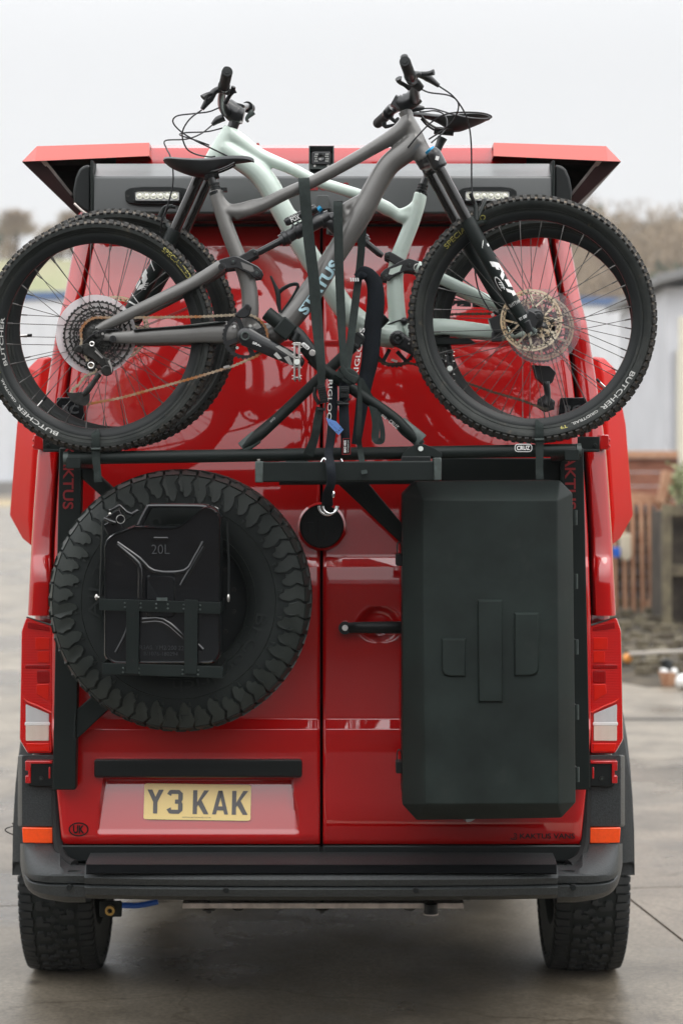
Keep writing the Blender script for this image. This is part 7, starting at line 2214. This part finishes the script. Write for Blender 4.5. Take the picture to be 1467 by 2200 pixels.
# wheels
w1_, W1, c1_ = bike_wheel(mb_, 253, 707, YM, 259, 226, 209, 'front wheel at the left behind the grey rear wheel', 28, 100, .1, 11, valve=176)
rotor(w1_, W1, .10, -.034)
w2_, W2, c2_ = bike_wheel(mb_, 1160, 706, YM, 246, 213, 195, 'rear wheel at the right behind the grey front wheel', 28, 96, .4, 12)
rotor(w2_, W2, .10, -.036)
guard(w2_, lambda p_: W2(Vector(p_) + Vector((3 * kb, 0, 2 * kb))), 81 * kb, 26 * kb, -.040, 'clear')
b = MB()
for teeth, rt, ri, y in ((50, 74, 68, .018), (42, 62, 55, .022), (34, 50, 40, .028), (28, 40, 30, .034), (21, 30, 20, .04), (14, 20, 10, .05)):
    gear(b, W2, teeth, rt * kb, (rt - 3.4) * kb, ri * kb, y, .0016)
arms(b, W2, 22, 55 * kb, 69 * kb, .018, .0035, .12); arms(b, W2, 12, 28 * kb, 58 * kb, .024, .006, .3)
b.lathe(c2_, [(.010, .055), (.03, .05), (.045, .035), (.050, .024), (.010, .024)], 32, True)
obj('cassette', b, M['steel_dark'], w2_, flat=True)
# cranks on the far side and near side
Yn = YM - .062
b = MB(); b.tube([P(854, 728, Yn), P(890, 750, Yn), P(930, 772, Yn), P(966, 792, Yn)], [.024, .020, .019, .016], 16, .4, smooth=3); b.sphere(P(854, 728, Yn), .026, 16, (1, .5, 1)); ca2 = obj('crank_arm', b, M['anod'], mb_)
b = MB(); b.lathe(P(854, 728, Yn - .016), [(.008, .001), (.011, -.0015), (.0155, -.0015), (.0175, .004)], 28, False); obj('crank_bolt', b, M['trim'], ca2)
b = MB(); b.disc(P(878, 738, Yn - .012), .003, .004, 10); obj('crank_pin', b, M['silver'], ca2)
pedal(mb_, 966, 792, Yn - .0, 38)
Yx = YM + .052
cq = P(848, 742, Yx)
b = MB(); gear(b, lambda p_: cq + Vector(p_), 32, 49 * kb, 45.5 * kb, 40 * kb, 0, .003); arms(b, lambda p_: cq + Vector(p_), 5, .02, 41 * kb, 0, .012, .3)
obj('chainring', b, M['anod'], mb_, flat=True)
pc = [P(1185, 700, Yx), P(1100, 688, Yx), P(1000, 676, Yx), P(900, 694, Yx)]
pc = pxs([(1172, 664), (1060, 674), (975, 675), (870, 694)], Yx)
for k in range(10):
    a = radians(-60 - k * 20); pc.append(P(848 + cos(a) * 47, 742 + sin(a) * 47, Yx))
pc += pxs([(880, 780), (940, 795), (1003, 823), (1060, 843), (1120, 860), (1172, 880)], Yx)
chain(mb_, pc, M['chain_dark'])
b = MB(); b.pxp(rot_rr(847, 775, 14, 5, 2.4, radians(18)), Yx - .009, .002); obj('quick_link', b, M['silver'], mb_)
b = MB()
b.prism(pxs([(1142, 784), (1180, 786), (1194, 800), (1186, 822), (1170, 830), (1150, 812)], Yx), (0, .03, 0)); b.tube(pxs([(1172, 820), (1176, 850), (1172, 872)], Yx), [.012, .010, .012], 12, smooth=3)
cc = P(1172, 868, Yx); gear(b, lambda p_: cc + Vector(p_), 12, 18 * kb, 15 * kb, 4 * kb, 0, .004)
b.prism(pxs([(1154, 858), (1172, 846), (1192, 862), (1190, 880), (1168, 886), (1152, 874)], Yx + .006), (0, .004, 0))
obj('derailleur', b, M['anod'], mb_, bevel=.002)
cable(mb_, [(905, 690, YM), (880, 686, YM - .03), (860, 688, YM - .03), (830, 698, YM - .02), (815, 702, YM)], YM)
b = MB(); b.sphere(P(868, 690, YM - .03), .012, 10); obj('cable_clip', b, M['anod'], fm_)
b = MB(); b.tube(pxs([(750, 690, YM), (772, 688, YM)], YM), .02, 12); b.bm.free()

# wheel straps tying the tyres to the rail
for (x, yt, yb_, lab) in ((206, 924, 1036, 'short strap tying the left tyre of the grey bike to the rail'), (1158, 904, 1030, 'short strap tying the right tyre of the grey bike to the rail')):
    t_ = empty('wheel_strap', P(x, yb_, 5.86), lab, 'strap')
    ribbon([(x + (1 if x > 500 else -1), yt, 5.90), (x, yt + 6, 5.872), (x, yt + 24, 5.862), (x, yt + 42, 5.868)], 18, 5.87, 'upper_strap', parent=t_)
    dx_ = 4 if x < 500 else 0
    ribbon([(x, yt + 38, 5.866), (x + .5, yt + 60, 5.866), (x + dx_, yb_ - 22, 5.862), (x + dx_ + 1, yb_, 5.858)], [18, 17, 16, 17], 5.87, 'strap_tail', m='strap' if 0 else 'strap', parent=t_)
    b = MB(); b.pxp(rect(x - 10, yt + 38, x + 10, yt + 42), 5.858, .01); obj('strap_keeper', b, M['zinc'], t_, bevel=.001)
# loose wire loop at the left flank
b = MB(); b.tube(pxs([(46, 1792), (30, 1793), (14, 1786), (14, 1780), (30, 1774), (27, 1768), (34, 1776)], 7.0), .0022, 6, smooth=5)
obj('wire_hook', b, M['steel_dark'], van)

# ------------------------------------------------------------------ damp air
b = MB(); b.box((0, 110, 30), (520, 360, 62.5))
hz_ = obj('haze', b, [], flat=True)
hm = bpy.data.materials.new('damp air'); hm.use_nodes = True
hm.node_tree.nodes.clear()
_o = hm.node_tree.nodes.new('ShaderNodeOutputMaterial'); _v = hm.node_tree.nodes.new('ShaderNodeVolumePrincipled')
_v.inputs['Color'].default_value = (1.0, 0.99, 0.98, 1); _v.inputs['Density'].default_value = 0.00045
hm.node_tree.links.new(_v.outputs[0], _o.inputs['Volume'])
hz_.data.materials.append(hm)
tag(hz_, 'thin damp haze over the yard and the hills', 'haze', kind='stuff')
